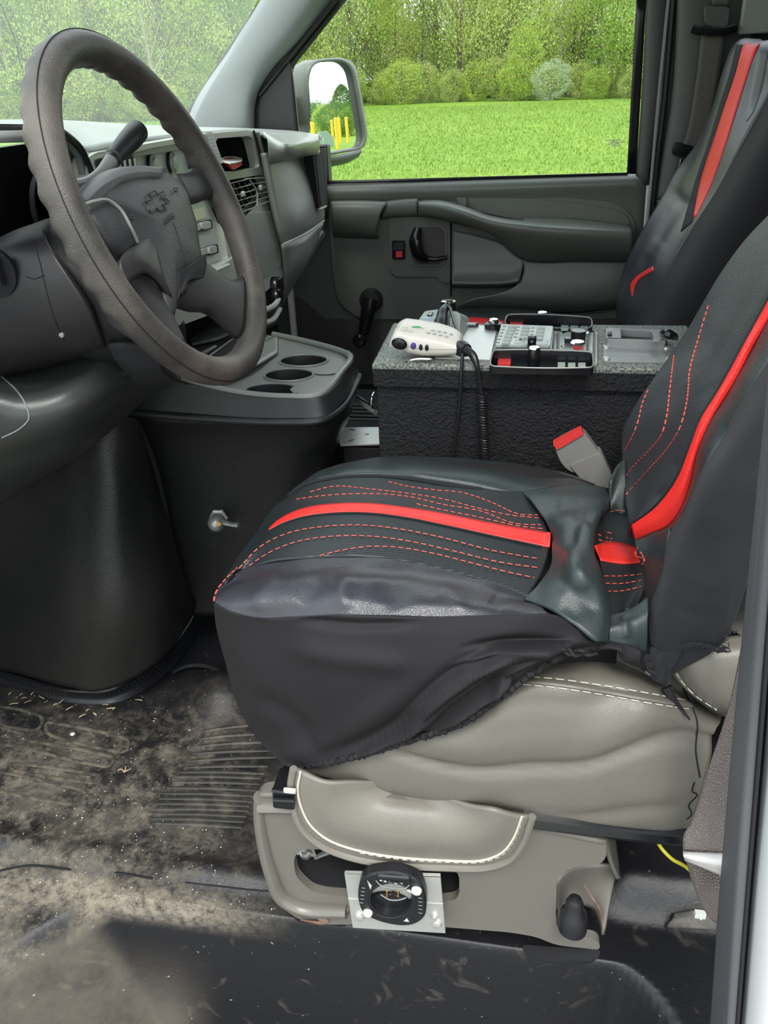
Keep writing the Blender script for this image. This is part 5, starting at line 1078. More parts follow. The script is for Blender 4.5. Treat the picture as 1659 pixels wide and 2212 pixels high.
# front of the cover, down behind the skirt edge
C_('front_panel', [[('z', 622, 1072, .525), ('z', 588, 1102, .529), ('z', 545, 1162, .528), ('z', 505, 1218, .522), (476, 1268, .640), (462, 1303, .612)],
                   [p + np.array([-.004, .0, -.05]) for p in [z(640, 1072, .525), z(600, 1102, .529), z(556, 1162, .528), z(515, 1218, .522), y(484, 1268, .645), y(468, 1303, .62)]],
                   [p + np.array([.02, .0, -.17]) for p in [z(640, 1072, .525), z(600, 1102, .529), z(556, 1162, .528), z(515, 1218, .522), y(484, 1268, .645), y(470, 1303, .622)]]], 'fabric', nu=40, nv=16, thick=.003, face=(-1, 0, 0))
# inner core so that the cover has a body
mb = MB(); mb.loft([sect(-.262, .66, 1.0, .40, .50), sect(-.245, .64, 1.03, .36, .515), sect(-.1, .63, 1.05, .34, .52), sect(.05, .63, 1.04, .36, .52), sect(.125, .65, 1.0, .40, .51)]); obj('inner_cover', mb, M['fabric'], sc1, smooth='all')
def strip_on(name, ob, left, right, m, parent, n=80, k=6, lift=.0022, thick=.0012):
    """a band laid over a built surface between two traced edges"""
    Lp, Rp = dens(left, n), dens(right, n); G = np.zeros((n, k, 3))
    me = ob.data; bv = BVHTree.FromPolygons([v.co[:] for v in me.vertices], [p.vertices[:] for p in me.polygons]); last = None
    for i in range(n):
        for j in range(k):
            t = j / (k - 1); px, py = Lp[i][0] * (1 - t) + Rp[i][0] * t, Lp[i][1] * (1 - t) + Rp[i][1] * t
            d = Vector(ray(px, py)).normalized(); h = bv.ray_cast(Vector(CAM), d)
            if h[0] is None:
                tt = (np.array(last) - CAM) @ np.array(d) if last is not None else .9; p = CAM + np.array(d) * tt
            else: p = np.array(h[0]); last = p
            G[i, j] = p - np.array(d) * lift
    return patch(name, None, m, parent, G=G, thick=thick)
strip_on('red_stripe', cen, [(580, 1142), (598, 1124), (650, 1098), (720, 1087), (800, 1086), (880, 1095), (960, 1108), (1060, 1128), (1187, 1150)],
         [(580, 1144), (604, 1132), (650, 1116), (720, 1106), (800, 1106), (880, 1116), (960, 1132), (1060, 1154), (1187, 1182)], M['red'], sc1)
mb = MB(); mb.tube(onmesh(cen, dens([(582, 1146), (604, 1134), (650, 1118), (720, 1109), (800, 1109), (880, 1119), (960, 1135), (1060, 1157), (1187, 1184)]), .002), .001, sides=5, n=60); obj('stripe_seam', mb, M['blackmatte'], sc1)
for L_ in [[(516, 1228), (560, 1182), (620, 1152), (700, 1137), (780, 1134), (860, 1142), (960, 1162), (1060, 1188), (1182, 1210)],
           [(524, 1232), (580, 1194), (640, 1170), (720, 1158), (800, 1158), (880, 1168), (980, 1190), (1080, 1214), (1178, 1228)],
           [(690, 1200), (740, 1188), (800, 1180), (860, 1182), (940, 1196), (1020, 1216), (1100, 1236), (1166, 1250)],
           [(670, 1062), (720, 1050), (800, 1056), (900, 1068), (960, 1078), (1020, 1094), (1100, 1112), (1176, 1120)],
           [(640, 1078), (700, 1070), (800, 1066), (880, 1072), (960, 1090), (1040, 1104), (1110, 1130), (1182, 1134)],
           [(840, 1040), (880, 1050), (940, 1058), (1000, 1064), (1060, 1084), (1120, 1110), (1180, 1112)],
           [(900, 1088), (960, 1102), (1040, 1118), (1120, 1136), (1184, 1143)]]:
    stitch_line('red_stitching', onmesh(cen, dens(L_), .0015), .0008, 'red_thread', sc1, .0055, .0032)
stitch_line('red_stitching', [(462, 1298, .608), (464, 1285, .615), (470, 1272, .622), (484, 1254, .635), (512, 1226, .66)], .0008, 'red_thread', sc1, .0055, .0032)
# strip of cover tucked between cushion and backrest
tuck = C_('rear_tuck', [[('z', 1286, 1110, .50), ('z', 1292, 1160, .512), ('z', 1296, 1210, .515), ('z', 1306, 1260, .515), ('z', 1316, 1335, .505)], [('z', 1312, 1105, .498), ('z', 1320, 1160, .505), ('z', 1330, 1210, .51), ('z', 1340, 1260, .512), ('z', 1336, 1330, .505)],
                        [('z', 1345, 1110, .50), ('z', 1356, 1160, .505), ('z', 1368, 1205, .508), ('z', 1372, 1262, .510), ('z', 1354, 1318, .505)], [('z', 1380, 1120, .51), ('z', 1395, 1165, .51), ('z', 1398, 1205, .512), ('z', 1396, 1262, .515), ('z', 1372, 1310, .51)]], 'rib', nu=40, nv=30, thick=.004)
strip_on('red_stripe', tuck, [(1286, 1178), (1310, 1170), (1345, 1172), (1376, 1182)], [(1298, 1210), (1320, 1214), (1350, 1217), (1388, 1214)], M['red'], sc1, n=20)
for L_ in [[(1306, 1244), (1340, 1244), (1388, 1240)], [(1308, 1260), (1345, 1260), (1386, 1253)], [(1310, 1277), (1345, 1276), (1384, 1267)], [(1288, 1152), (1305, 1160), (1322, 1164)], [(1284, 1162), (1300, 1168), (1320, 1170)], [(1290, 1136), (1308, 1148), (1322, 1152)]]:
    stitch_line('red_stitching', onmesh(tuck, dens(L_, 16), .0015), .0008, 'red_thread', sc1, .005, .003)
C_('corner_flap', [[(1316, 1332, .640), (1350, 1322, .645), (1398, 1290, .65)], [(1316, 1360, .620), (1355, 1350, .625), (1400, 1330, .63)], [(1314, 1390, .615), (1356, 1404, .615), (1398, 1416, .62)]], 'cover', nu=30, nv=24, thick=.003, disp=folds([([(1350, 1330), (1352, 1380)], 8, .004)], .0012, 60, 4))
C_('torn_edge', [[(1290, 1386, .612), (1330, 1388, .612), (1370, 1398, .612), (1410, 1420, .62)], [(1286, 1396, .605), (1330, 1402, .606), (1366, 1424, .606), (1404, 1446, .615)], [(1284, 1404, .61), (1328, 1408, .61), (1352, 1432, .61), (1392, 1452, .62)]], 'fabric', nu=50, nv=12, thick=.003, disp=folds([([(1380, 1400), (1384, 1450)], 4, .004), ([(1395, 1410), (1398, 1450)], 4, -.004), ([(1340, 1395), (1345, 1425)], 5, .003)], .0015, 120, 6))

# ---- backrest cover
bc = thing('seat_cover', (.2, .85, .7), 'black seat cover with red band and stitched curves over the driver backrest', 'seat cover')
B_ = lambda name, rows, m, **k: patch(name, rows, M[m], bc, **k)
sil = [(1358, 1160, .80), (1352, 1100, .88), (1348, 1040, .95), (1346, 980, 1.0), (1347, 930, 1.02), (1360, 900, 1.03), (1392, 845, 1.04), (1440, 775, 1.05), (1490, 700, 1.05), (1555, 595, 1.05), (1612, 515, 1.05), (1680, 440, 1.05)]
m1 = [(1358, 1150, .79), (1370, 1100, .86), (1372, 1040, .92), (1374, 980, .95), (1382, 920, .97), (1400, 880, .98), (1432, 820, .99), (1480, 760, 1.0), (1530, 690, 1.0), (1590, 600, 1.0), (1640, 530, 1.0), (1700, 460, 1.0)]
m2 = [(1360, 1142, .78), (1390, 1100, .81), (1415, 1040, .83), (1425, 980, .86), (1445, 910, .88), (1470, 850, .90), (1505, 790, .91), (1545, 730, .92), (1590, 670, .92), (1640, 600, .92), (1680, 550, .92), (1730, 500, .92)]
rl = [(1362, 1132, .775), (1392, 1112, .765), (1420, 1088, .755), (1462, 1030, .745), (1490, 960, .745), (1514, 900, .75), (1546, 850, .755), (1580, 790, .76), (1612, 730, .765), (1640, 680, .77), (1668, 630, .77), (1720, 540, .77)]
front_p = B_('front_panel', [sil, m1, m2, rl], 'perf', nu=120, nv=60, thick=.004, disp=folds([([(1440, 1080), (1420, 1060)], 14, -.005), ([(1450, 1010), (1480, 1000)], 12, -.003), ([(1400, 1120), (1430, 1090)], 10, .004), ([(1380, 860), (1440, 830), (1560, 700)], 26, -.004), ([(1500, 800), (1530, 840)], 30, .003)], .0016, 25, 21))
rr = [(1372, 1168, .765), (1405, 1152, .752), (1440, 1138, .742), (1470, 1100, .735), (1492, 1040, .735), (1506, 975, .738), (1536, 905, .742), (1568, 855, .748), (1602, 795, .752), (1634, 735, .76), (1664, 680, .76), (1740, 560, .76)]
B_('red_band', [rl, [tuple(np.array([(a[0] + b_[0]) / 2, (a[1] + b_[1]) / 2, (a[2] + b_[2]) / 2 - .004])) for a, b_ in zip(rl, rr)], rr], 'red', nu=120, nv=12, thick=.004)
mb = MB(); mb.tube(rl, .0016, sides=6, n=100); obj('band_seam', mb, M['blackmatte'], bc)
g2 = [(1384, 1180, .755), (1420, 1180, .735), (1446, 1156, .715), (1474, 1110, .70), (1500, 1050, .695), (1530, 990, .695), (1560, 945, .70), (1590, 890, .70), (1622, 838, .70), (1652, 790, .705), (1680, 745, .71), (1760, 620, .72)]
B_('side_strip', [rr, [tuple(np.array([(a[0] + b_[0]) / 2, (a[1] + b_[1]) / 2, (a[2] + b_[2]) / 2 - .004])) for a, b_ in zip(rr, g2)], g2], 'cover', nu=100, nv=16, thick=.004)
lowl = B_('lower_panel', [[(1368, 1168, .76), (1405, 1156, .748), (1446, 1140, .72)], [(1376, 1195, .74), (1400, 1190, .73), (1440, 1185, .70)], [(1390, 1235, .72), (1410, 1235, .70), (1436, 1240, .675)], [(1392, 1290, .69), (1410, 1290, .67), (1424, 1300, .65)], [(1392, 1340, .66), (1405, 1350, .645), (1416, 1360, .635)], [(1380, 1400, .64), (1400, 1415, .63), (1412, 1420, .625)]], 'cover', nu=24, nv=40, thick=.004)
g3 = [(1408, 1420, .628), (1400, 1370, .630), (1406, 1310, .645), (1430, 1240, .668), (1446, 1160, .695), (1474, 1112, .69), (1500, 1052, .685), (1532, 988, .685), (1562, 943, .69), (1592, 888, .69), (1624, 836, .69), (1660, 780, .69), (1740, 650, .69)]
g4 = [(1412, 1440, .622), (1430, 1380, .612), (1450, 1310, .612), (1475, 1240, .62), (1495, 1170, .63), (1520, 1110, .63), (1545, 1055, .63), (1575, 1000, .632), (1605, 955, .632), (1640, 905, .632), (1670, 860, .635), (1710, 800, .635), (1790, 690, .64)]
g5 = [(1430, 1440, .618), (1490, 1375, .600), (1530, 1310, .600), (1560, 1240, .602), (1580, 1170, .605), (1600, 1110, .605), (1625, 1055, .605), (1650, 1000, .61), (1680, 955, .61), (1710, 905, .61), (1740, 860, .61), (1780, 800, .62), (1850, 690, .62)]
g6 = [(1440, 1470, .622), (1560, 1392, .606), (1592, 1330, .603), (1612, 1270, .604), (1640, 1180, .605), (1680, 1110, .605), (1700, 1055, .605), (1720, 1000, .61), (1750, 955, .61), (1780, 905, .61), (1800, 860, .61), (1830, 800, .62), (1900, 690, .62)]
B_('side_fabric', [g3, g4, g5, g6], 'fabric_grey', nu=120, nv=60, thick=.003, disp=folds([([(1450, 1200), (1500, 1250), (1560, 1270)], 16, .003), ([(1440, 1300), (1500, 1330), (1570, 1330)], 14, -.003), ([(1590, 1200), (1570, 1300), (1560, 1380)], 10, .004), ([(1540, 1100), (1560, 1160)], 30, .002)], .0012, 35, 31))
B_('torn_tail', [[(1404, 1400, .620), (1400, 1430, .616), (1412, 1470, .62), (1432, 1478, .622)], [(1440, 1410, .612), (1432, 1440, .611), (1432, 1470, .618), (1438, 1486, .62)], [(1482, 1390, .606), (1466, 1420, .608), (1448, 1450, .612), (1442, 1490, .62)]], 'fabric_grey', nu=30, nv=20, thick=.003, disp=folds([([(1420, 1410), (1424, 1470)], 6, .005), ([(1440, 1410), (1436, 1470)], 5, -.004)], .001, 60, 2))
mb = MB(); mb.tube([(1396, 1425, .618), (1404, 1446, .616), (1420, 1452, .615)], .004, sides=6); mb.tube([(1390, 1412, .622), (1398, 1432, .616), (1412, 1438, .614)], .003, sides=6); obj('torn_rag', mb, M['fabric'], bc)
mb = MB()
for i in range(70):
    t = rng.uniform(); px = 1476 + (1580 - 1476) * t; py = 1392 - 6 * math.sin(t * 6) - (t > .9) * 40 * (t - .9) * 10 + 4
    p0 = y(px, py - 4, .600); p1 = y(px + rng.normal(0, 6), py + rng.uniform(2, 9), .597); p2 = y(px + rng.normal(0, 9), py + rng.uniform(0, 8), .600)
    mb.tube([p0, p1, p2], .0007, sides=4, n=5)
o = obj('frayed_threads', mb, M['fabric_grey'], bc); o['kind'] = 'stuff'
mb = MB(); mb.tube([(1440, 1484, .618), (1455, 1512, .612), (1475, 1535, .608), (1490, 1555, .600)], [.006, .004, .002, .001], sides=6); obj('torn_shred', mb, M['fabric'], bc)
# inner edge of the far side seen under the front panel
B_('under_edge', [[(1322, 1040, .93), (1318, 1080, .92), (1318, 1120, .91), (1322, 1160, .90)], [(1340, 1000, .96), (1338, 1060, .93), (1340, 1110, .90), (1352, 1160, .86)], [(1352, 990, .97), (1354, 1060, .93), (1356, 1110, .90), (1368, 1176, .84)]], 'cover', nu=24, nv=14, thick=.004)
for L_ in [[(1654, 455), (1600, 560), (1530, 660), (1506, 740), (1490, 800), (1485, 860), (1470, 920), (1440, 970), (1400, 1015), (1352, 1068)][2:],
           [(1456, 768), (1452, 800), (1446, 850), (1440, 900), (1428, 940), (1400, 975), (1370, 1005), (1350, 1032)],
           [(1400, 842), (1388, 870), (1378, 910), (1362, 950), (1350, 972)]]:
    stitch_line('red_stitching', onmesh(front_p, dens(L_, 60), .0015), .0009, 'red_thread', bc, .006, .0032)
for L_ in [[(1318, 1106), (1336, 1102), (1352, 1104)], [(1318, 1122), (1336, 1118), (1352, 1120)], [(1322, 1138), (1340, 1136)]]:
    stitch_line('red_stitching', [(a, b, .895 - .0003 * (a - 1318)) for a, b in L_], .0007, 'red_thread', bc, .005, .003)
for L_ in [[(1377, 1182, .735), (1372, 1198, .735), (1388, 1206, .72)], [(1384, 1192, .73), (1392, 1212, .715), (1386, 1220, .715)]]:
    stitch_line('red_stitching', L_, .0007, 'red_thread', bc, .004, .002)
mb = MB(); G0 = []
for (X, Z0) in [(.27, .52), (.30, .60), (.385, .80), (.46, 1.0), (.51, 1.12)]:
    a = np.linspace(0, 2 * math.pi, 28, endpoint=False); ca, sa = np.cos(a), np.sin(a)
    G0.append(np.stack([X + .055 * np.sign(sa) * abs(sa) ** .5, .83 + .17 * np.sign(ca) * abs(ca) ** .5, Z0 - .02 * sa], 1))
mb.loft(G0); obj('back_body', mb, M['fabric_grey'], bc)

# ================================================================ passenger seat with the same cover
ps_ = thing('passenger_seat', (.1, 1.75, .1), 'far passenger seat in a black and red cover by the passenger door', 'seat')
Q_ = lambda name, rows, m, **k: patch(name, rows, M[m], ps_, **k)
pc = Q_('cushion', [[('z', 930, 700, .47), ('z', 960, 676, .452), ('z', 1000, 667, .448), ('z', 1080, 663, .444), ('z', 1180, 672, .440), ('z', 1260, 690, .43)],
               [('z', 930, 720, .48), ('z', 960, 690, .47), ('z', 1000, 680, .466), ('z', 1080, 676, .462), ('z', 1180, 684, .456), ('z', 1260, 700, .45)],
               [('z', 920, 760, .49), ('z', 960, 720, .485), ('z', 1010, 712, .482), ('z', 1080, 712, .48), ('z', 1180, 716, .475), ('z', 1260, 722, .47)],
               [('z', 910, 790, .48), ('z', 960, 760, .48), ('z', 1010, 755, .48), ('z', 1080, 755, .475), ('z', 1180, 755, .47), ('z', 1260, 755, .46)]], 'cover', nu=50, nv=30, thick=.01)
strip_on('red_stripe', pc, [(985, 688), (1010, 685), (1050, 687), (1100, 694)], [(985, 702), (1010, 703), (1050, 706), (1100, 712)], M['red'], ps_, n=24)
mb = MB(); mb.loft([sect(-.16, 1.50, 1.98, .2, .42), sect(.0, 1.48, 2.0, .15, .43), sect(.2, 1.48, 2.0, .15, .43), sect(.3, 1.5, 1.98, .2, .42)]); obj('cushion_body', mb, M['fabric'], ps_, smooth='all')
far_e = [(1332, 700, 1.93), (1328, 640, 1.95), (1350, 565, 1.98), (1380, 510, 1.99), (1430, 430, 2.0), (1462, 372, 2.0), (1500, 320, 2.0), (1530, 240, 2.0), (1562, 150, 2.0), (1595, 92, 2.0), (1640, 90, 2.0)]
md_e = [(1345, 704, 1.86), (1352, 650, 1.86), (1382, 580, 1.86), (1420, 520, 1.86), (1462, 450, 1.86), (1495, 390, 1.86), (1525, 320, 1.86), (1548, 240, 1.86), (1576, 150, 1.86), (1605, 96, 1.86), (1648, 90, 1.86)]
nr_e = [(1378, 706, 1.72), (1404, 660, 1.70), (1434, 600, 1.70), (1470, 540, 1.70), (1505, 478, 1.70), (1545, 415, 1.70), (1585, 345, 1.70), (1625, 275, 1.70), (1662, 200, 1.70), (1690, 120, 1.70), (1715, 90, 1.70)]
bp_ = Q_('backrest', [far_e, md_e, nr_e], 'cover_near', nu=90, nv=30, thick=.01, disp=folds([([(1450, 410), (1480, 440), (1500, 430)], 10, -.008), ([(1400, 560), (1430, 520)], 14, .006), ([(1375, 640), (1400, 600)], 10, -.006)], .003, 16, 3))
Q_('side_cloth', [nr_e, [(a + 55, b_ + 22, .0) if 0 else (a + 52, b_ + 20, 1.56) for a, b_, c in nr_e], [(a + 160, b_ + 70, 1.54) for a, b_, c in nr_e]], 'fabric', nu=60, nv=20, thick=.006)
strip_on('red_band', bp_, [(1496, 470), (1510, 400), (1534, 320), (1557, 245), (1577, 180), (1597, 112), (1610, 92)], [(1503, 468), (1530, 412), (1560, 332), (1584, 258), (1606, 186), (1632, 112), (1644, 92)], M['red'], ps_, n=60)
strip_on('dark_seam', bp_, [(1470, 500), (1505, 380), (1532, 300), (1556, 220), (1575, 160), (1590, 96)], [(1495, 480), (1513, 385), (1540, 305), (1566, 225), (1588, 160), (1604, 96)], M['blackmatte'], ps_, n=60, lift=.003)
strip_on('red_band', bp_, [(1364, 640), (1362, 615), (1372, 600), (1410, 575)], [(1366, 640), (1370, 620), (1380, 604), (1412, 584)], M['red'], ps_, n=30)
mb = MB(); G0 = []
for (X, Z0) in [(.40, .42), (.43, .58), (.50, .8), (.55, .98), (.58, 1.03)]:
    a = np.linspace(0, 2 * math.pi, 28, endpoint=False); ca, sa = np.cos(a), np.sin(a)
    G0.append(np.stack([X + .05 * np.sign(sa) * abs(sa) ** .5, 1.76 + .2 * np.sign(ca) * abs(ca) ** .5, Z0 - .02 * sa], 1))
mb.loft(G0); obj('back_body', mb, M['fabric'], ps_)
Q_('headrest_strap', [[(1640, 110, 1.62), (1622, 200, 1.60), (1612, 262, 1.58)], [(1662, 110, 1.62), (1644, 200, 1.60), (1626, 240, 1.58)]], 'pillar', nu=16, nv=4, thick=.003, vlin=True)

def over(name, obname_parent, pts, r, m, lift=.0005):
    ob = [o for o in obname_parent.children if o.name.split('.')[0] == name[0]][0]
    mb = MB(); mb.tube(onmesh(ob, dens(pts, 50), lift), r, sides=5, n=50); return obj(name[1], mb, M[m], obname_parent)
over(('bolster_skin', 'fuse_cover_edge'), kb, [(2, 812), (38, 846), (58, 880), (62, 905), (44, 925), (4, 946)], .0009, 'pillar')
over(('shroud', 'shroud_joint'), sc, [(72, 520), (84, 560), (98, 620), (118, 690), (140, 738)], .0004, 'dark')
over(('shroud', 'shroud_crack'), sc, [(56, 598), (75, 602), (96, 594)], .0005, 'blackmatte')
over(('hub_pad', 'pad_crease'), sw, [(374, 480), (388, 520), (400, 570), (404, 605)], .0007, 'wheel_dark')
# ================================================================ equipment box between the seats
BZ = .605
eb = thing('equipment_box', (0, 1.27, 0), 'black rough coated equipment box standing between the two seats', 'box')
pTL, pTR = np.array([-.205, 1.15, BZ]), np.array([.30, 1.15, BZ])
mb = MB(); mb.box((.045, 1.262, .32), (.505, .22, .56)); bx_ = obj('box_body', mb, M['box'], eb, bevel=.006, segs=3)
mb = MB(); mb.box((.045, 1.262, .602), (.515, .232, .018)); obj('box_lid', mb, mat('liner_sheen_paint', (.34, .36, .32), .42, bump=[('noise', 220, .8, .003)], col2=(.07, .075, .07), var=(260, .42, .58)), eb, bevel=.004, segs=2)  # lid speckled paler than the body: sheen on top put into the colour
mb = MB(); mb.box((.045, 1.1475, .588), (.512, .006, .03)); obj('lid_edge', mb, M['box'], eb, bevel=.002)
tz0 = .611
def ez(px, py, d=0): return z(px, py, tz0 + d)
def eplate(name, poly, m, parent, d0=0.0, t=.003, r=.003, bevel=.0008, holes=()):
    return plate(name, rpoly([ez(a, b, d0 + t) for a, b in poly], r, 4), M[m], parent, (0, 0, -t), bevel, holes)
mp = thing('mounting_plate', ez(1020, 740), 'bare shiny metal plate lying under the handset on the box', 'plate')
eplate('sheet', [(952, 700), (1075, 704), (1058, 777), (940, 772)], 'steel', mp, 0, .002, .001, .0004)
for p in [(1008, 700), (1066, 704)]:
    mb = MB(); mb.lathe([(0, 0), (.006, 0), (.005, .003), (0, .004)], ez(*p, .002), (0, 0, 1), 12); obj('plate_screw', mb, M['steel'], mp)
# tray units with rims, red button and three grey buttons, big knob
def control_head(label, quad, knob, red, keys, hh=.026):
    t = thing('control_head', ez(*quad[3]), label, 'control unit', 'pair of black control heads on the box')
    hs2 = (hh, hh, .011, .011); Q = [ez(a, b, h_) for (a, b), h_ in zip(quad, hs2)]; base = rpoly([np.array([q[0], q[1], tz0]) for q in Q], .008, 5); rimp = np.array(rpoly(Q, .008, 5)); basep = np.array(base); c = rimp.mean(0)
    inn = c + (rimp - c) * .972; inn2 = np.array(inn); inn2[:, 2] = tz0 + .004; fl = .005
    mb = MB(); mb.loft([basep, rimp, inn, inn2], cap=False); n_ = len(rimp); mb.f.append(tuple(range(3 * n_, 4 * n_))); mb.f.append(tuple(range(n_))[::-1])
    obj('tray', mb, M['black'], t, angle=30)
    mb = MB(); mb.tube(list((rimp + inn) / 2 + [0, 0, .0005]), .0013, sides=6, n=80, closed=True, lin_=False); obj('tray_rim', mb, M['greymetal'], t)
    def e2(name, poly, m, d0, tt, r=.001): return plate(name, rpoly([ez(a, b, d0 + tt) for a, b in poly], r, 3), M[m], t, (0, 0, -tt), .0006)
    e2('face', [(quad[0][0] + 6, red[1] - 9), (quad[1][0] - 5, red[1] - 9), (quad[2][0] - 6, red[1] + 9), (quad[3][0] + 8, red[1] + 9)], 'panelgrey', .003, .001)
    x0, y0 = red
    e2('red_button_base', [(x0 - 16, y0 - 5), (x0 + 16, y0 - 5), (x0 + 15, y0 + 9), (x0 - 17, y0 + 9)], 'black', fl, .003)
    e2('red_button', [(x0 - 13, y0 - 7), (x0 + 14, y0 - 6), (x0 + 13, y0 + 6), (x0 - 15, y0 + 5)], 'redplastic', fl + .003, .005)
    for (a, b) in keys:
        e2('grey_button_base', [(a - 11, b - 5), (a + 11, b - 5), (a + 11, b + 7), (a - 11, b + 7)], 'black', fl, .002)
        e2('grey_button', [(a - 8, b - 5), (a + 8, b - 5), (a + 8, b + 4), (a - 8, b + 4)], 'greykey', fl + .002, .004)
    kx, ky, kh = knob
    mb = MB(); c = ez(kx, ky, fl); mb.lathe([(0, 0), (.0085, 0), (.009, .002), (.009, kh), (.0085, kh + .001), (0, kh + .001)], c, (0, 0, 1), 24); k_ = obj('knob', mb, M['black'], t)
    mb = MB(); mb.lathe([(.0, 0), (.0088, 0), (.0075, .0018), (0, .002)], c + [0, 0, kh + .001], (0, 0, 1), 24); obj('knob_cap', mb, M['chrome'], k_)
    return t
control_head('black control head with red button at the back edge of the box behind the keypad', [(1094, 679), (1280, 686), (1281, 709), (1088, 702)], (1170, 702, .020), (1116, 697), [(1220, 706), (1241, 707), (1262, 708)])
# keypad
kp = thing('keypad_unit', ez(1130, 745), 'pale control keypad with rows of soft keys between the two black control heads', 'keypad')
kq = [(1083, 700), (1195, 704), (1188, 746), (1071, 744)]
hk = .022
eplate('keypad_base', [(1083, 706), (1196, 710), (1192, 758), (1070, 756)], 'black', kp, 0, .016, .003)
eplate('keypad_face', kq, 'panelgrey', kp, .012, .008, .003)
for ci, (xa, xb, ya, yb) in enumerate([(1106, 1092, 703, 738), (1136, 1130, 704, 726), (1168, 1164, 706, 728)]):
    for r in range(6 if ci == 0 else 4):
        f = r / (5 if ci == 0 else 3); cx_, cy_ = xa + (xb - xa) * f, ya + (yb - ya) * f + 1
        eplate('soft_key', [(cx_ - 8, cy_ - 2.4), (cx_ + 8, cy_ - 2.2), (cx_ + 7.5, cy_ + 2.6), (cx_ - 8.5, cy_ + 2.4)], 'greykey', kp, .020, .003, .001, .0006)
        eplate('key_mark', [(cx_ - 20, cy_ - .8), (cx_ - 13, cy_ - .8), (cx_ - 13, cy_ + 1.2), (cx_ - 20, cy_ + 1.2)], 'black', kp, .020, .0006, .0003, 0)
eplate('keypad_screen', [(1114, 729), (1186, 733), (1183, 744), (1110, 742)], 'greymetal', kp, .0195, .0012, .002)
for k in range(5): eplate('screen_mark', [(1122 + k * 8, 732 + (k % 2) * 4), (1127 + k * 8, 732 + (k % 2) * 4), (1126 + k * 8, 735 + (k % 2) * 4), (1121 + k * 8, 735 + (k % 2) * 4)], 'black', kp, .0205, .0005, .0002, 0)
mb = MB(); mb.box(ez(1149, 738, .028), (.013, .010, .018)); kb2 = obj('toggle_knob', mb, M['black'], kp, bevel=.002); mb = MB(); mb.tube([ez(1149, 745, .018), ez(1149, 738, .030)], .0025, sides=6, n=3); obj('toggle_stem', mb, M['black'], kb2)
# small radio frame right of the keypad
rf = thing('radio_cradle', ez(1240, 750), 'grey slotted cradle with a black spool knob right of the keypad', 'cradle')
eplate('frame_plate', [(1188, 712), (1290, 716), (1290, 784), (1186, 784)], 'panelgrey', rf, 0, .004, .002)
for xx in (1196, 1206, 1270, 1284):
    mb = MB(); mb.tube([ez(xx, 718, .006), ez(xx - 1, 780, .006)], .0022, sides=5, n=3); obj('frame_rail', mb, M['greymetal'], rf)
plate('side_web', [ez(1215, 704, .01), ez(1270, 712, .012), ez(1268, 714, .0), ez(1214, 732, .0)], M['black'], rf, (0, .003, 0), .0003)
plate('side_web', [ez(1212, 746, .006), ez(1268, 760, .003), ez(1212, 762, -.002)], M['black'], rf, (0, .003, 0), .0003)
eplate('frame_bed', [(1215, 720), (1262, 722), (1258, 752), (1214, 750)], 'greymetal', rf, .004, .002, .002)
mb = MB(); mb.lathe([(0, 0), (.012, 0), (.012, .018), (.0125, .020), (0, .020)], ez(1248, 740, .006), (0, 0, 1), 24); mb.box(ez(1240, 735, .012), (.030, .012, .008)); k_ = obj('spool_knob', mb, M['black'], rf, bevel=.001)
mb = MB(); mb.lathe([(0, 0), (.0115, 0), (.0095, .002), (0, .0022)], ez(1248, 740, .026), (0, 0, 1), 24); obj('knob_cap', mb, M['chrome'], k_)
eplate('red_tab', [(1238, 746), (1260, 750), (1258, 757), (1240, 752)], 'redplastic', rf, .006, .003, .001)
mb = MB(); mb.tube([ez(1262, 722, .010), ez(1272, 718, .013), ez(1280, 716, .012)], .002, sides=6); obj('clip_wire', mb, M['chrome'], rf)
control_head('black control head with red button at the near edge of the box before the keypad', [(1064, 756), (1282, 760), (1284, 795), (1056, 792)], (1152, 787, .024), (1090, 779), [(1213, 787), (1235, 788), (1257, 788)], hh=.026)
# plate and latch panel at the right
rpn = thing('cover_plate', ez(1375, 765), 'flat grey metal plate with four screws on the box beside the backrest', 'plate')
eplate('sheet', [(1304, 749), (1455, 751), (1450, 782), (1304, 780)], 'greymetal', rpn, 0, .003, .002)
for p in [(1310, 751), (1438, 753), (1310, 776), (1446, 778)]:
    mb = MB(); mb.lathe([(0, 0), (.006, 0), (.005, .003), (0, .004)], ez(*p, .003), (0, 0, 1), 14); obj('plate_screw', mb, M['steel'], rpn)
lp = thing('slotted_console_unit', ez(1375, 735), 'grey console unit with an open dark slot at the back right of the box', 'console unit')
hq = [(1310, 708), (1428, 712), (1440, 735), (1309, 731)]
slot = rpoly([ez(a, b, .018) for a, b in [(1341, 711), (1405, 714), (1410, 719), (1414, 732), (1342, 730)]], .002, 3)
eplate('panel_body', hq, 'greymetal', lp, 0, .018, .004, .001, [slot])
plate('slot_bottom', [p - [0, 0, .012] for p in slot], M['blackmatte'], lp, (0, 0, -.003), 0)
plate('front_lip', rpoly([ez(1308, 731, .018), ez(1441, 735, .018), ez(1441, 735, .0), ez(1308, 731, .0)], .003), M['black'], lp, (0, .004, 0), .001)
eplate('panel_latch', [(1412, 726), (1426, 727), (1426, 734), (1410, 733)], 'greymetal', lp, .018, .004, .001); eplate('panel_catch', [(1312, 716), (1322, 716), (1322, 722), (1312, 722)], 'black', lp, .018, .003, .001)
mb = MB(); mb.tube([ez(1432, 720, .02), ez(1445, 722, .024), ez(1458, 728, .016), ez(1462, 732, .01)], [.006, .008, .006, .003], sides=8); obj('panel_lever', mb, M['black'], lp)

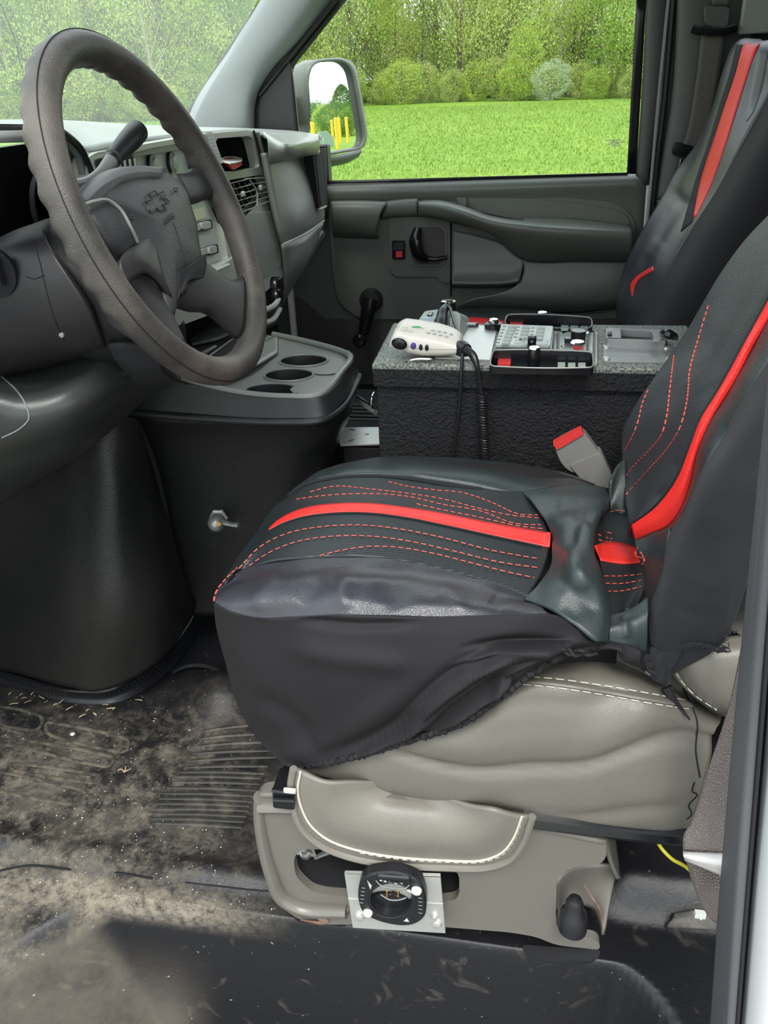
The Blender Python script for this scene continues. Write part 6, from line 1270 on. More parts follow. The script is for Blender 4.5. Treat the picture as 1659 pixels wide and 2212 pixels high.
# second knob on a puck, and latch block
pk = thing('knob_puck', ez(1066, 712), 'small black and silver knob with a blue glint at the back edge of the box', 'knob')
mb = MB(); c = ez(1066, 711, .0); mb.lathe([(0, 0), (.016, 0), (.016, .010), (.012, .012), (0, .012)], c, (0, 0, 1), 24); obj('knob_body', mb, M['black'], pk)
mb = MB(); mb.lathe([(.0, 0), (.009, 0), (.009, .004), (.007, .006), (0, .006)], c + [0, 0, .012], (0, 0, 1), 24); obj('knob_cap', mb, M['chrome'], pk)
cn = thing('connector_strip', ez(1012, 704), 'small row of metal contacts on the box edge behind the handset', 'connector')
mb = MB(); mb.box(ez(1012, 702, .004), (.035, .006, .008)); obj('strip_body', mb, M['black'], cn, bevel=.001)
for k in range(9):
    mb = MB(); mb.box(ez(998 + k * 3.5, 700, .009), (.0022, .005, .003)); obj('contact', mb, M['steel'], cn, smooth=False)

# display radio standing behind the handset
dr = thing('display_radio', ez(935, 715), 'grey two way radio with lit screen and knob leaning behind the white handset', 'radio')
b0 = [ez(898, 720, .05), ez(965, 716, .05), ez(992, 682, .07), ez(925, 672, .075)]
def dq(px, py, s=0): return y(px, py, 1.28 + (712 - py) * .0012 - s)
plate('radio_body', rpoly([dq(a, b) for a, b in [(895, 716), (905, 690), (918, 672), (948, 668), (988, 673), (995, 682), (992, 725), (975, 735)]], .004), M['panelgrey'], dr, (.012, .05, -.02), .003)
plate('screen', rpoly([dq(a, b, .003) for a, b in [(901, 706), (912, 686), (944, 686), (938, 706)]], .002), M['blueglass'], dr, (0, .004, 0), .0005)
plate('top_key', rpoly([dq(a, b, .003) for a, b in [(922, 682), (927, 675), (936, 675), (932, 682)]], .001), M['black'], dr, (0, .003, 0), .0004)
plate('key_face', rpoly([dq(a, b, .004) for a, b in [(924, 680), (928, 676), (934, 676), (931, 681)]], .001), M['panelgrey'], dr, (0, .002, 0), .0003)
for k in range(6):
    mb = MB(); mb.tube([dq(960 + k * 1.5, 684 + k * 5, .005), dq(970 + k * .5, 682 + k * 5, .007), dq(978 - k, 688 + k * 5, .005)], .0018, sides=6, n=8); obj('side_rib', mb, M['steel'], dr)
mb = MB(); c = dq(968, 672, -.02); mb.lathe([(0, 0), (.012, 0), (.013, .003), (.013, .014), (.0125, .015), (0, .015)], c, (-.0, .1, 1), 24); k_ = obj('radio_knob', mb, M['black'], dr)
mb = MB(); mb.lathe([(0, 0), (.0135, 0), (.0135, .002), (.011, .004), (0, .004)], c + np.array([0, .0015, .015]), (0, .1, 1), 24); obj('knob_cap', mb, M['chrome'], k_)
mb = MB(); mb.tube([dq(951, 712, .02), dq(952, 700, .02), dq(954, 690, .02), dq(956, 676, .02), dq(962, 663, .018)], [.012, .012, .010, .009, .006], sides=14, n=24); obj('plug', mb, M['rubber'], dr)
mb = MB(); mb.tube([dq(939, 692, .026), dq(958, 690, .030), dq(962, 692, .026)], .002, sides=6); obj('plug_band', mb, M['rubber'], dr)

# ivory handset resting on the box
hd = thing('handset', ez(920, 780), 'ivory remote handset with black push button and purple dot resting on the box', 'handset')
HY = 1.155
prof = []
xs_ = np.linspace(841, 996, 24); topc = np.interp(xs_, [841, 850, 866, 900, 940, 970, 985, 996], [728, 708, 700, 704, 712, 722, 728, 738]); botc = np.interp(xs_, [841, 850, 866, 880, 910, 950, 980, 996], [745, 756, 762, 770, 776, 774, 768, 758])
loops = []
for X_, t_, b_ in zip(xs_, topc, botc):
    c = y(X_, (t_ + b_) / 2 + 2, HY); hz_ = np.linalg.norm(y(X_, t_, HY) - y(X_, b_, HY)) / 2 * .95; wy = .040 * (1 - ((X_ - 915) / 95) ** 4 * .6)
    a = np.linspace(0, 2 * math.pi, 28, endpoint=False); ca, sa = np.cos(a), np.sin(a)
    loops.append(np.stack([np.full(28, c[0]), c[1] + wy + wy * np.sign(ca) * abs(ca) ** .75 - .010 * 0, c[2] - .003 + hz_ * .9 * np.sign(sa) * abs(sa) ** .75 + .003 * ca], 1))
mb = MB(); mb.loft(loops); hb = obj('handset_shell', mb, M['offwhite'], hd, smooth='all')
def hon(px, py, l=.001):
    r = onmesh(hb, [(px, py)], l); return r[0] if r else y(px, py, HY)
def blob(name, px, py, rx, ry, m, lift=.003, parent=None, tilt=0):
    c = hon(px, py, 0); u = hon(px + 4, py, 0) - hon(px - 4, py, 0); v = hon(px, py - 3, 0) - hon(px, py + 3, 0); n = np.cross(u, v); n /= np.linalg.norm(n); n *= np.sign((CAM - c) @ n)
    u /= np.linalg.norm(u); v = np.cross(n, u); s = np.linalg.norm(c - CAM) / F; mb = MB(); a = np.linspace(0, 2 * math.pi, 22, endpoint=False) + 0; ct, st = math.cos(tilt), math.sin(tilt); L = []
    for k, h in [(1, -.002), (1, lift * .5), (.8, lift), (.3, lift * 1.2), (0.01, lift * 1.2)]:
        A = np.cos(a) * rx * s * k; B = np.sin(a) * ry * s * k
        L.append(c + n * h + np.outer(A * ct - B * st, u) + np.outer(A * st + B * ct, v))
    mb.loft(L); return obj(name, mb, M[m], parent or hd, smooth='all')
blob('talk_ring', 863, 742, 20, 15, 'offwhite2', .0016, tilt=-.3); blob('talk_button', 863, 742, 17, 12.5, 'black', .004, tilt=-.3)
blob('purple_button', 893, 747, 6, 7, 'purple', .002); blob('side_button', 909, 750, 4, 6.5, 'black', .002); blob('side_button', 922, 751, 4, 6.5, 'black', .002)
for a, b in [(925, 720), (938, 722), (951, 725), (964, 728), (935, 715), (948, 717), (961, 719), (974, 723)]: blob('pad_key', a, b, 5, 2.6, 'greykey', .0012)
blob('round_key', 898, 709, 16, 5, 'offwhite2', .0015); blob('green_label', 899, 709, 11, 3.2, 'green', .0028)
for i in range(7):
    for j in range(3): blob('speaker_hole', 858 + i * 5 + j * 2, 706 + j * 4 + i * .6, 1.2, .8, 'blackmatte', .0003)
mb = MB(); mb.tube([hon(a, b, .0002) for a, b in [(846, 734), (880, 748), (930, 754), (985, 755)]], .0006, sides=5, n=30); obj('shell_seam', mb, M['greykey'], hd)
mb = MB(); mb.tube([y(876, 785, HY), y(884, 780, HY), y(900, 776, HY), y(930, 776, HY)], .0022, sides=6); mb.tube([y(876, 785, HY), y(882, 787, HY), y(892, 784, HY), y(902, 777, HY)], .0022, sides=6); mb.tube([y(930, 776, HY), y(936, 784, HY + .01)], .0018, sides=6)
obj('hanger_clip', mb, M['chrome'], hd)
# cables
cp = thing('coil_cord', y(1000, 760, HY), 'black coiled cord plugged into the white handset and hanging down the box front', 'cord')
mb = MB(); mb.tube([y(984, 748, HY + .02), y(995, 752, HY + .012), y(1008, 757, HY)], [.010, .013, .010], sides=14); obj('strain_relief', mb, M['rubber'], cp)
mb = MB(); mb.tube([y(1005, 755, HY), y(1020, 766, HY - .008), y(1030, 790, HY - .018), y(1036, 820, HY - .018), y(1040, 852, HY - .018)], [.007, .006, .0035, .0033, .0033], sides=10, n=40); obj('lead', mb, M['rubber'], cp)
P = cr([y(1041, 850, HY - .020), y(1044, 900, HY - .020), y(1047, 950, HY - .022), y(1049, 1000, HY - .026)], 30); turns = 27; L_ = []
for i in range(turns * 14):
    t = i / (turns * 14 - 1); c = np.array([np.interp(t * 29, np.arange(30), P[:, j]) for j in range(3)]); a = 2 * math.pi * turns * t
    L_.append(c + np.array([math.cos(a) * .0062, math.sin(a) * .0062, 0]))
mb = MB(); mb.tube(L_, .0017, sides=6, n=turns * 16); obj('coil', mb, M['rubber'], cp)
sc_ = thing('straight_cord', y(995, 800, HY), 'thin straight black cord looping from the radio plug down the box front', 'cord')
mb = MB(); mb.tube([dq(957, 664, .018), dq(966, 662, .02), dq(976, 680, .03), dq(986, 710, .06), y(996, 745, HY + .02), y(999, 765, HY - .004), y(997, 800, HY - .012), y(992, 880, HY - .012), y(985, 940, HY - .012), y(978, 985, HY - .014)], .0029, sides=8, n=80); obj('cord', mb, M['rubber'], sc_)
hs_ = thing('box_hasp', y(804, 870, 1.2), 'small wire hasp on the front edge of the black box', 'hasp')
mb = MB(); mb.tube([y(808, 848, 1.2), y(804, 856, 1.19), y(803, 880, 1.19), y(810, 882, 1.2)], .0015, sides=6); mb.tube([y(804, 852, 1.2), y(810, 862, 1.2), y(809, 878, 1.2)], .0012, sides=6); obj('wire', mb, M['chrome'], hs_)
# perforated bracket left of the box and silver strut
br = thing('metal_bracket', y(770, 940, 1.3), 'bare metal bracket plate with slotted holes beside the black box', 'bracket')
def q3(px, py): return z(px, py, .415)
def slotp(cx_, cy_, l, w, ang, n=16):
    c = q3(cx_, cy_); return [c + np.array([math.cos(t) * l * math.cos(ang) - math.sin(t) * w * math.sin(ang), math.cos(t) * l * math.sin(ang) + math.sin(t) * w * math.cos(ang), 0]) for t in np.linspace(0, 2 * math.pi, n, endpoint=False)]
plate('bracket_plate', [q3(736, 923), q3(830, 922), q3(830, 958), q3(735, 960), q3(732, 956)], M['steel'], br, (0, 0, -.004), .0006, [slotp(760, 928, .008, .0035, -.4), slotp(758, 951, .008, .0035, .8), slotp(793, 938, .0036, .003, 0)])
mb = MB(); mb.box(q3(785, 962) - [0, 0, .05], (.075, .004, .09)); obj('bracket_leg', mb, M['blackmatte'], br, bevel=.001)
st = thing('metal_strut', y(790, 870, 1.3), 'slim silver strut slanting into the black box', 'strut')
mb = MB(); mb.tube([y(772, 856, 1.33), y(812, 882, 1.27)], .0028, sides=8, n=4); obj('rod', mb, M['chrome'], st); mb = MB(); mb.tube([y(771, 863, 1.33), y(812, 890, 1.27)], .007, sides=4, n=4); obj('rod_cover', mb, M['dash'], st)
# floor panel ribs behind (passenger footwell mat)
pm = thing('ribbed_panel', y(780, 900, 1.6), 'black ribbed floor panel in the passenger footwell seen through the gap', 'panel')
for k in range(6):
    mb = MB(); mb.box(z(775, 876 + k * 8, .32 - k * .004), (.30, .012, .010)); obj('panel_rib', mb, M['dark'], pm, bevel=.002)
mb = MB(); mb.box(z(775, 900, .30), (.34, .34, .012)); obj('panel_base', mb, M['blackmatte'], pm, bevel=.002)

# driver belt buckle
bk = thing('belt_buckle', y(1290, 1010, 1.08), 'grey seat belt buckle with red release button between seat and box', 'seat belt buckle')
Y0 = 1.07
def bkl(name, ps, m, d, b=.004, r=.006, o=0): return plate(name, rpoly([(a, c, Y0 + o) for a, c in ps], r, 5), M[m], bk, (0, d, 0), .001, segs=1)
bkl('buckle_body', [(1196, 962), (1258, 930), (1304, 992), (1240, 1026), (1212, 1004)], 'greyclip', .022, .007, .012)
bkl('buckle_sleeve', [(1230, 1006), (1298, 978), (1326, 1036), (1318, 1070), (1262, 1044)], 'greyclip', .027, .004, .006, -.0025)
bkl('buckle_stem', [(1250, 1030), (1310, 1010), (1330, 1075), (1270, 1075)], 'greyclip', .016, .003, .005, .004)
rb = plate('release_button', rpoly([y(1194, 961, Y0 - .003), y(1256, 928, Y0 - .003), y(1262, 938, Y0 - .003), y(1204, 972, Y0 - .003)], .002), M['redplastic'], bk, (0, .016, 0), .001); tag(rb, 'red release button')
# ================================================================ driver side door pillar, seal and white body edge
pil = patch('trim_3', [[(1680, 560, .52), (1650, 900, .53), (1610, 1300, .535), (1582, 1600, .53), (1556, 1900, .50), (1530, 2260, .46)],
                       [(1690, 560, .49), (1664, 900, .50), (1626, 1300, .505), (1600, 1600, .50), (1576, 1900, .475), (1552, 2260, .435)],
                       [(1720, 560, .47), (1684, 900, .485), (1648, 1300, .49), (1624, 1600, .485), (1600, 1900, .46), (1576, 2260, .42)],
                       [(1740, 560, .48), (1702, 900, .49), (1664, 1300, .495), (1642, 1600, .49), (1618, 1900, .465), (1588, 2260, .425)]], M['seal'], nu=40, nv=16, thick=.012)
struct(pil, 'dark grey rubber seal running down the driver door pillar')
patch('seal_channel', [[(1738, 560, .495), (1700, 900, .503), (1660, 1300, .508), (1638, 1600, .503), (1612, 1900, .478), (1584, 2260, .438)], [(1752, 560, .51), (1714, 900, .515), (1676, 1300, .52), (1654, 1600, .515), (1628, 1900, .49), (1600, 2260, .45)]], M['rubber'], pil, nu=30, nv=5, thick=.01)
mb = MB(); mb.tube([(1742, 560, .478), (1700, 900, .488), (1664, 1300, .494), (1641, 1600, .488), (1616, 1900, .464), (1588, 2260, .424)], .0025, sides=6); obj('seal_bead', mb, M['rubber'], pil)
bw = patch('wall_side', [[(1748, 560, .50), (1708, 900, .508), (1672, 1300, .512), (1650, 1600, .508), (1624, 1900, .48), (1594, 2260, .44)], [(1800, 560, .46), (1760, 900, .47), (1720, 1300, .47), (1695, 1600, .465), (1668, 1900, .44), (1640, 2260, .40)],
                         [(1900, 560, .42), (1880, 900, .42), (1850, 1300, .42), (1820, 1600, .42), (1800, 1900, .40), (1780, 2260, .37)]], M['white'], nu=30, nv=16, thick=.01)
struct(bw, 'white painted body side beside the driver door seal')
# driver belt coming down beside the pillar
db = thing('seat_belt', y(1540, 1850, .54), 'brown grey driver seat belt folded over above the floor anchor beside the door seal', 'seat belt')
strap('webbing', [(1604, 1380, .575), (1575, 1520, .565), (1530, 1660, .56), (1490, 1780, .555), (1478, 1800, .55), (1475, 1838, .545)],
      [(1650, 1300, .56), (1622, 1500, .55), (1600, 1650, .545), (1586, 1750, .54), (1580, 1800, .535), (1572, 1842, .53)], M['belt'], db, nu=60, nv=12)
tag(strap('folded_edge', [(1475, 1838, .545), (1476, 1848, .535), (1480, 1860, .54)], [(1574, 1842, .53), (1566, 1862, .52), (1558, 1892, .525)], mat('glare_white_webbing', (.92, .86, .82), .3), db, nu=10, nv=6), 'folded edge painted white for sun glare')  # glare on the fold painted as near-white webbing
strap('lower_webbing', [(1481, 1858, .55), (1500, 1920, .552), (1520, 1965, .552), (1540, 1990, .55)], [(1562, 1880, .535), (1556, 1920, .54), (1552, 1965, .545), (1550, 1995, .548)], M['belt'], db, nu=30, nv=10)
for k in range(6):
    mb = MB()
    for j in range(9): 
        a0 = y(1498 + j * 6.5 + k * 1.5, 1878 + k * 7.2 + (j % 2) * 2, .536); mb.tube([a0, y(1503 + j * 6.5 + k * 1.5, 1880 + k * 7.2 + (j % 2) * 2, .535)], .0012, sides=4, n=2)
    o = obj('belt_stitching', mb, M['belt'], db); 
# floor anchor plate, zip clip
an = thing('anchor_plate', y(1490, 2000, .60), 'dusty grey floor trim plate with a white plastic clip under the belt', 'plate')
patch('plate_top', [[z(1456, 1972, .02), z(1500, 1966, .025), z(1560, 1968, .02)], [z(1450, 1990, .02), z(1500, 1986, .02), z(1560, 1990, .02)], [z(1442, 2004, .012), z(1500, 2006, .012), z(1560, 2010, .012)]], mat('dusty_plate', (.13, .12, .105), .7, col2=(.07, .065, .06), var=(50, .4, .6), bump=[('noise', 200, .5, .002)]), an, nu=16, nv=10, thick=.006)
mb = MB(); mb.box(y(1512, 1975, .60), (.012, .006, .008)); mb.tube([y(1512, 1976, .598), y(1514, 1985, .597)], .0018, sides=5, n=3); obj('clip', mb, M['paper'], an)
# yellow wire
yw = thing('yellow_wire', y(1450, 1840, .70), 'thin yellow wire dangling under the back of the seat', 'wire')
mb = MB(); mb.tube([(1417, 1812, .70), (1430, 1834, .70), (1452, 1856, .69), (1474, 1868, .68), (1488, 1878, .67), (1505, 1892, .66)], .0024, sides=8, n=30); obj('wire', mb, M['yellow'], yw)
# black conduit on the floor
cd = thing('conduit', z(440, 1440, .01), 'black corrugated cable tube curving over the floor beside the engine cover', 'cable tube')
mb = MB(); Pc = cr([z(372, 1452, .015), z(400, 1440, .018), z(430, 1437, .02), z(460, 1444, .02), z(500, 1466, .02), z(560, 1500, .02)], 300)
mb.tube(list(Pc), [.0042 + .0012 * (i % 3 == 0) for i in range(300)], sides=8, n=300, lin_=True); obj('tube', mb, M['rubber'], cd, smooth=False)
# ================================================================ aluminium plate with round power inlet
ip = thing('power_inlet', y(850, 1940, .57), 'round black power inlet bolted on a bare aluminium plate under the seat', 'power inlet')
PY = .566
pln = lambda px, py, o=0: y(px, py, PY - o)
plate('aluminium_plate', [pln(744, 1887), pln(780, 1888), pln(951, 1893), pln(962, 2016), pln(762, 2004)], M['steel'], ip, (0, .004, 0), .0006)
plate('plate_return', [y(744, 1886, PY), y(951, 1893, PY), y(950, 1886, PY + .012), y(746, 1880, PY + .012)], M['steel'], ip, (0, 0, -.002), .0004)
mb = MB(); mb.tube([pln(752, 1941, .0005), pln(957, 1952, .0005)], .0006, sides=4, n=2); obj('plate_scribe', mb, M['greykey'], ip)
io = [(775, 1915), (780, 1900), (795, 1888), (825, 1882), (855, 1882), (890, 1892), (910, 1906), (918, 1925), (921, 1955), (917, 1978), (900, 1993), (880, 1998), (845, 1995), (805, 1983), (785, 1970), (775, 1945)]
fr = cr([pln(*p, .010) for p in io], 60, True); c0 = fr.mean(0) + np.array([0, 0, -.002])
well = cr([pln(845 + 46 * math.cos(t), 1943 + 34 * math.sin(t), .012) for t in np.linspace(0, 2 * math.pi, 16, endpoint=False)], 60, True)
# align starting angles
def rot_to(A, B): k = np.argmin(((B - A[0]) ** 2).sum(1)); B = np.roll(B, -k, 0); return B if ((A[5] - B[5]) ** 2).sum() < ((A[5] - B[-5]) ** 2).sum() else np.roll(B[::-1], 1, 0)
well = rot_to(fr, well); wc = well.mean(0)
mb = MB(); mb.loft([fr + [0, .012, 0], fr * 1.0, c0 + (fr - c0) * .95 - [0, .002, 0], well * 1.0, wc + (well - wc) * .96 + [0, .018, 0], wc + (well - wc) * .85 + [0, .022, 0]], cap=False); mb.f.append(tuple(range(5 * 60, 6 * 60)))
body = obj('inlet_body', mb, mat('inlet_plastic', (.012, .012, .014), .4), ip, angle=30)
mb = MB(); mb.tube(list(wc + (well - wc) * 1.12 - [0, .0005, 0]), .0008, sides=5, n=80, closed=True); obj('inlet_ring', mb, M['dark'], ip)
mb = MB(); c_ = pln(844, 1935, -.004); mb.lathe([(0, 0), (.024, 0), (.024, .006), (.022, .008), (0, .008)], c_, (0, -1, 0), 28, sq=.62); obj('inlet_face', mb, M['black'], ip)
for px in (836, 860):
    mb = MB(); mb.tube([pln(px, 1924, .006), pln(px, 1937, .008)], .0016, sides=6, n=3); obj('inlet_pin', mb, M['orange'], ip)
mb = MB(); mb.lathe([(.002, 0), (.0035, 0), (.0035, .002), (.002, .002)], pln(850, 1928, .006), (0, -1, 0), 14); obj('ground_pin', mb, M['black'], ip)
mb = MB(); mb.tube([pln(822, 1932, .008), pln(840, 1943, .009), pln(862, 1944, .009), pln(878, 1939, .008)], .0007, sides=5, n=14); obj('face_rim', mb, M['greymetal'], ip)
mb = MB(); mb.tube([pln(812, 1902, .013), pln(822, 1912, .0135), pln(850, 1918, .0135), pln(876, 1918, .013), pln(884, 1912, .013)], .0009, sides=5, n=30); obj('label_arc', mb, M['dash'], ip)
for k in range(5):
    p_ = [(823, 1902), (832, 1904), (843, 1906), (855, 1908), (867, 1909)][k]
    mb = MB(); mb.box(pln(*p_, .0125), (.0032, .0006, .0016)); obj('label_mark', mb, M['mark'], ip, smooth=False)
for sgn, x0, ya in [(-1, 785, 1918), (1, 908, 1940)]:
    for k in range(5): mb = MB(); mb.box(pln(x0 - k * (.0 if sgn > 0 else 1), ya + k * 8, .0118), (.0042, .0005, .0007)); obj('tick_mark', mb, M['mark'], ip, smooth=False)
for tri in [[(793, 1902), (803, 1914), (800, 1922)], [(878, 1924), (886, 1921), (890, 1931)], [(872, 1990), (879, 1984), (884, 1992)]]:
    plate('arrow_mark', [pln(a, b, .0128) for a, b in tri], M['mark'], ip, (0, .0006, 0), 0)
for (px, py, o_, r, m_) in [(900, 1922, .012, .0062, 'offwhite'), (795, 1970, .012, .0058, 'offwhite'), (777, 1978, 0, .0058, 'steel'), (944, 1994, 0, .0062, 'steel'), (939, 1978, 0, .0045, 'steel'), (903, 1890, 0, .003, 'chrome')]:
    mb = MB(); mb.lathe([(0, 0), (r, 0), (r, .002), (r * .8, .004), (0, .005)], pln(px, py, o_), (0, -1, 0), 20); obj('bolt_head', mb, M[m_], ip)
for (px, py) in [(799, 1904), (890, 1986)]:
    mb = MB(); mb.lathe([(0, 0), (.0028, 0), (.0028, .001), (0, .001)], pln(px, py, .0115), (0, -1, 0), 12); obj('empty_hole', mb, M['blackmatte'], ip)
patch('inlet_hinge', [[pln(833, 1866, -.006), pln(856, 1868, -.006)], [pln(831, 1878, .002), pln(860, 1880, .002)], [pln(812, 1888, .012), pln(888, 1894, .012)]], M['dark'], ip, nu=10, nv=10, thick=.006)

# ================================================================ litter on the floor mat
def on(px, py, l=.001): return onfloor(px, py, l)
rl_ = random.Random(3)
def straw(px, py, L, ang, w=.0012, m='straw', name='straw', lab=None):
    p = on(px, py, .002); d = np.array([math.cos(ang), math.sin(ang), 0]) * L / 2
    mb = MB(); mb.tube([p - d, p + np.array([0, 0, .002]) + np.cross(d, [0, 0, 1]) * .2, p + d], w, sides=5, n=6, flat=.5)
    return mb
spots = [(52, 1508), (60, 1516), (46, 1500), (70, 1498), (30, 1520), (120, 1522), (150, 1530), (190, 1534), (205, 1542), (178, 1546), (134, 1514), (240, 1530), (90, 1506), (22, 1498), (300, 1512), (228, 1522)]
for i, (px, py) in enumerate(spots):
    o = obj('straw', straw(px, py, rl_.uniform(.006, .018), rl_.uniform(-.6, 1.4), rl_.uniform(.0007, .0015)), M['straw'])
    tag(o, 'short dry straw bit in the litter along the engine cover foot', 'straw', 'dry straw bits along the engine cover')
mb = MB()
for a in (.3, 1.4, 2.6): p = on(268, 1668, .003); mb.tube([p, p + np.array([.006 * math.cos(a), .006 * math.sin(a), .003]), p + np.array([.012 * math.cos(a + .4), .012 * math.sin(a + .4), .001])], .0009, sides=5, n=6)
tag(obj('dry_twig', mb, M['straw']), 'tiny branched dry twig lying alone between the foot pads and the ribs', 'twig')
mb = MB(); p = on(157, 1586, .002); mb.lathe([(0, -.002), (.004, -.001), (.0045, .001), (.002, .003), (0, .003)], p, (0, .1, 1), 8)
tag(obj('pebble', mb, M['chip'], smooth=False), 'small round pale pebble on the upper foot pad', 'pebble')
mb = MB()
for i in range(330):
    px = rl_.choice([rl_.uniform(0, 560), rl_.gauss(200, 90), rl_.uniform(60, 640)]); py = rl_.uniform(1500, 1990) if px < 560 else rl_.uniform(1900, 2000)
    if px > 480 and py < 1930 and py > 1700: continue
    try: p = on(px, py, .0006)
    except Exception: continue
    if p[2] < -.02: continue
    r = rl_.uniform(.0005, .0016); mb.lathe([(0, -r * .4), (r, 0), (0, r * .6)], p, (rl_.gauss(0, .3), rl_.gauss(0, .3), 1), 5, sq=rl_.uniform(.4, 1))
o = obj('floor_crumbs', mb, M['chip'], smooth=False); tag(o, 'pale crumbs and grit scattered over the black floor mat', 'crumbs', kind='stuff')
# ================================================================ trees beyond the field
def leaf_mesh(name, n, shape, size, seed):
    r = np.random.default_rng(seed); C = []
    if shape == 'clumps':
        nc = 42; cz = r.uniform(.14, 1, nc); cen = np.stack([r.normal(0, .26, nc), r.normal(0, .26, nc), cz], 1)
        k = r.integers(0, nc, n); C = cen[k] + r.normal(0, 1, (n, 3)) * [.085, .085, .05]
    elif shape == 'bush':
        d = r.normal(size=(n, 3)); d /= np.linalg.norm(d, axis=1)[:, None]; q = r.uniform(.55, 1, n) ** .5
        C = d * q[:, None] * [.5, .5, .5] + [0, 0, .48]; C[:, :] += .05 * np.sin(C[:, [1, 2, 0]] * 14); C[:, 2] = np.abs(C[:, 2])
    elif shape == 'column':
        t = r.uniform(0, 1, n); a = r.uniform(0, 2 * np.pi, n); q = .22 * np.sin(np.pi * np.clip(t * .9 + .1, 0, 1)) ** .6 * r.uniform(.5, 1, n) ** .5
        C = np.stack([q * np.cos(a), q * np.sin(a), t], 1)
    n1 = r.normal(size=(n, 3)); n1 /= np.linalg.norm(n1, axis=1)[:, None]; n2 = np.cross(n1, r.normal(size=(n, 3))); n2 /= np.linalg.norm(n2, axis=1)[:, None]
    s = size * r.uniform(.6, 1.4, n)[:, None]; V = np.stack([C - n1 * s, C + n2 * s * .6, C + n1 * s, C - n2 * s * .6], 1).reshape(-1, 3)
    me = bpy.data.meshes.new(name); me.from_pydata(V.tolist(), [], np.arange(n * 4).reshape(-1, 4).tolist()); return me
def leaf_mat(name, c1, c2, trans=.5):
    m = bpy.data.materials.new(name); m.use_nodes = True; N, L = m.node_tree.nodes, m.node_tree.links; N.remove(N['Principled BSDF'])
    d = N.new('ShaderNodeBsdfDiffuse'); t = N.new('ShaderNodeBsdfTranslucent'); mx = N.new('ShaderNodeMixShader'); mx.inputs[0].default_value = trans
    oi = N.new('ShaderNodeNewGeometry'); cr_ = N.new('ShaderNodeMix'); cr_.data_type = 'RGBA'; cr_.inputs[6].default_value = (*c1, 1); cr_.inputs[7].default_value = (*c2, 1)
    L.new(oi.outputs['Random Per Island'], cr_.inputs[0]); L.new(cr_.outputs[2], d.inputs[0]); L.new(cr_.outputs[2], t.inputs[0])
    L.new(d.outputs[0], mx.inputs[1]); L.new(t.outputs[0], mx.inputs[2]); L.new(mx.outputs[0], N['Material Output'].inputs[0]); return m
LM = [leaf_mat('young_leaves_bright', (.60, .70, .20), (.42, .55, .13)), leaf_mat('young_leaves_yellow', (.70, .72, .30), (.52, .58, .20)), leaf_mat('young_leaves_deep', (.34, .50, .13), (.24, .38, .09)), leaf_mat('young_leaves_olive', (.60, .66, .27), (.46, .53, .18))]
BM = mat('bark', (.17, .14, .105), .9, col2=(.10, .085, .065), var=(3, .4, .6)); BM2 = mat('pale_bark', (.36, .33, .27), .9)
def trunk_mesh(name, seed, spread=1.0, nbr=15, thick=.021):
    r = random.Random(seed); mb = MB(); lean = (r.gauss(0, .04), r.gauss(0, .04))
    top = np.array([lean[0], lean[1], .96]); P = [np.zeros(3), np.array([lean[0] * .3, lean[1] * .3 + .01, .3]), np.array([lean[0] * .7, lean[1] * .7, .62]), top]
    mb.tube(P, [thick, thick * .7, thick * .4, thick * .12], sides=6, n=12)
    for i in range(nbr):
        t = r.uniform(.14, .9); b = np.array([lean[0] * t, lean[1] * t, .96 * t]); a = r.uniform(0, 2 * math.pi); l = r.uniform(.16, .36) * (1.1 - t * .6) * spread
        e = b + np.array([math.cos(a) * l, math.sin(a) * l, l * r.uniform(.5, 1.2)]); m_ = (b + e) / 2 + np.array([0, 0, l * .06]); w_ = thick * .33 * (1 - t * .6)
        mb.tube([b, m_, e], [w_, w_ * .6, w_ * .15], sides=4, n=6)
        for k in range(3):
            s = r.uniform(.4, .9); b2 = b + (e - b) * s; e2 = b2 + np.array([r.gauss(0, .07), r.gauss(0, .07), r.uniform(.03, .12)]); mb.tube([b2, e2], [w_ * .35, w_ * .1], sides=3, n=2, lin_=True)
    return mb.mesh(name)
crowns = [leaf_mesh('foliage', 9500, 'clumps', .0075, s) for s in (1, 2, 3, 4)]; sparse = [leaf_mesh('foliage', 2600, 'clumps', .0065, s) for s in (5, 6)]
trunks = [trunk_mesh('trunk', s) for s in (11, 12, 13, 14)]; bushes = [leaf_mesh('foliage', 5200, 'bush', .017, s) for s in (21, 22)]; stems = [trunk_mesh('stem', s, 1.6, 9, .02) for s in (31, 32)]
def plant(name, loc, h, wid, crown, trunk, lm, bm, label, cat, group, rz=None):
    e = bpy.data.objects.new(name, None); SC.collection.objects.link(e); e.location = loc; e.scale = (h * wid, h * wid, h); e.rotation_euler = (0, 0, rl_.uniform(0, 6.28) if rz is None else rz)
    f = bpy.data.objects.new('foliage', crown); SC.collection.objects.link(f); f.parent = e; f['kind'] = 'stuff'
    t = bpy.data.objects.new('trunk' if cat == 'tree' else 'stem', trunk); SC.collection.objects.link(t); t.parent = e
    for o_, m_ in ((f, lm), (t, bm)):
        if not o_.data.materials: o_.data.materials.append(None)
        o_.material_slots[0].link = 'OBJECT'; o_.material_slots[0].material = m_
    return tag(e, label, cat, group)
def wood_line(px, off): # tree foot line through the traced field edge
    # direction of the pixel, distance to the field edge
    d = ray(px, 200); a = math.atan2(d[0], d[1]); base = np.interp(px, [-200, 100, 300, 700, 1000, 1400, 1700], [52, 52, 50, 62, 62, 57, 55]) + off
    return (math.sin(a) * base, math.cos(a) * base, GZ)
kinds = {'b': ('full spring green tree in the wood beyond the field', 'leafy trees in the wood'), 's': ('thin barely leafed tree with open branches in the wood', 'open trees in the wood')}
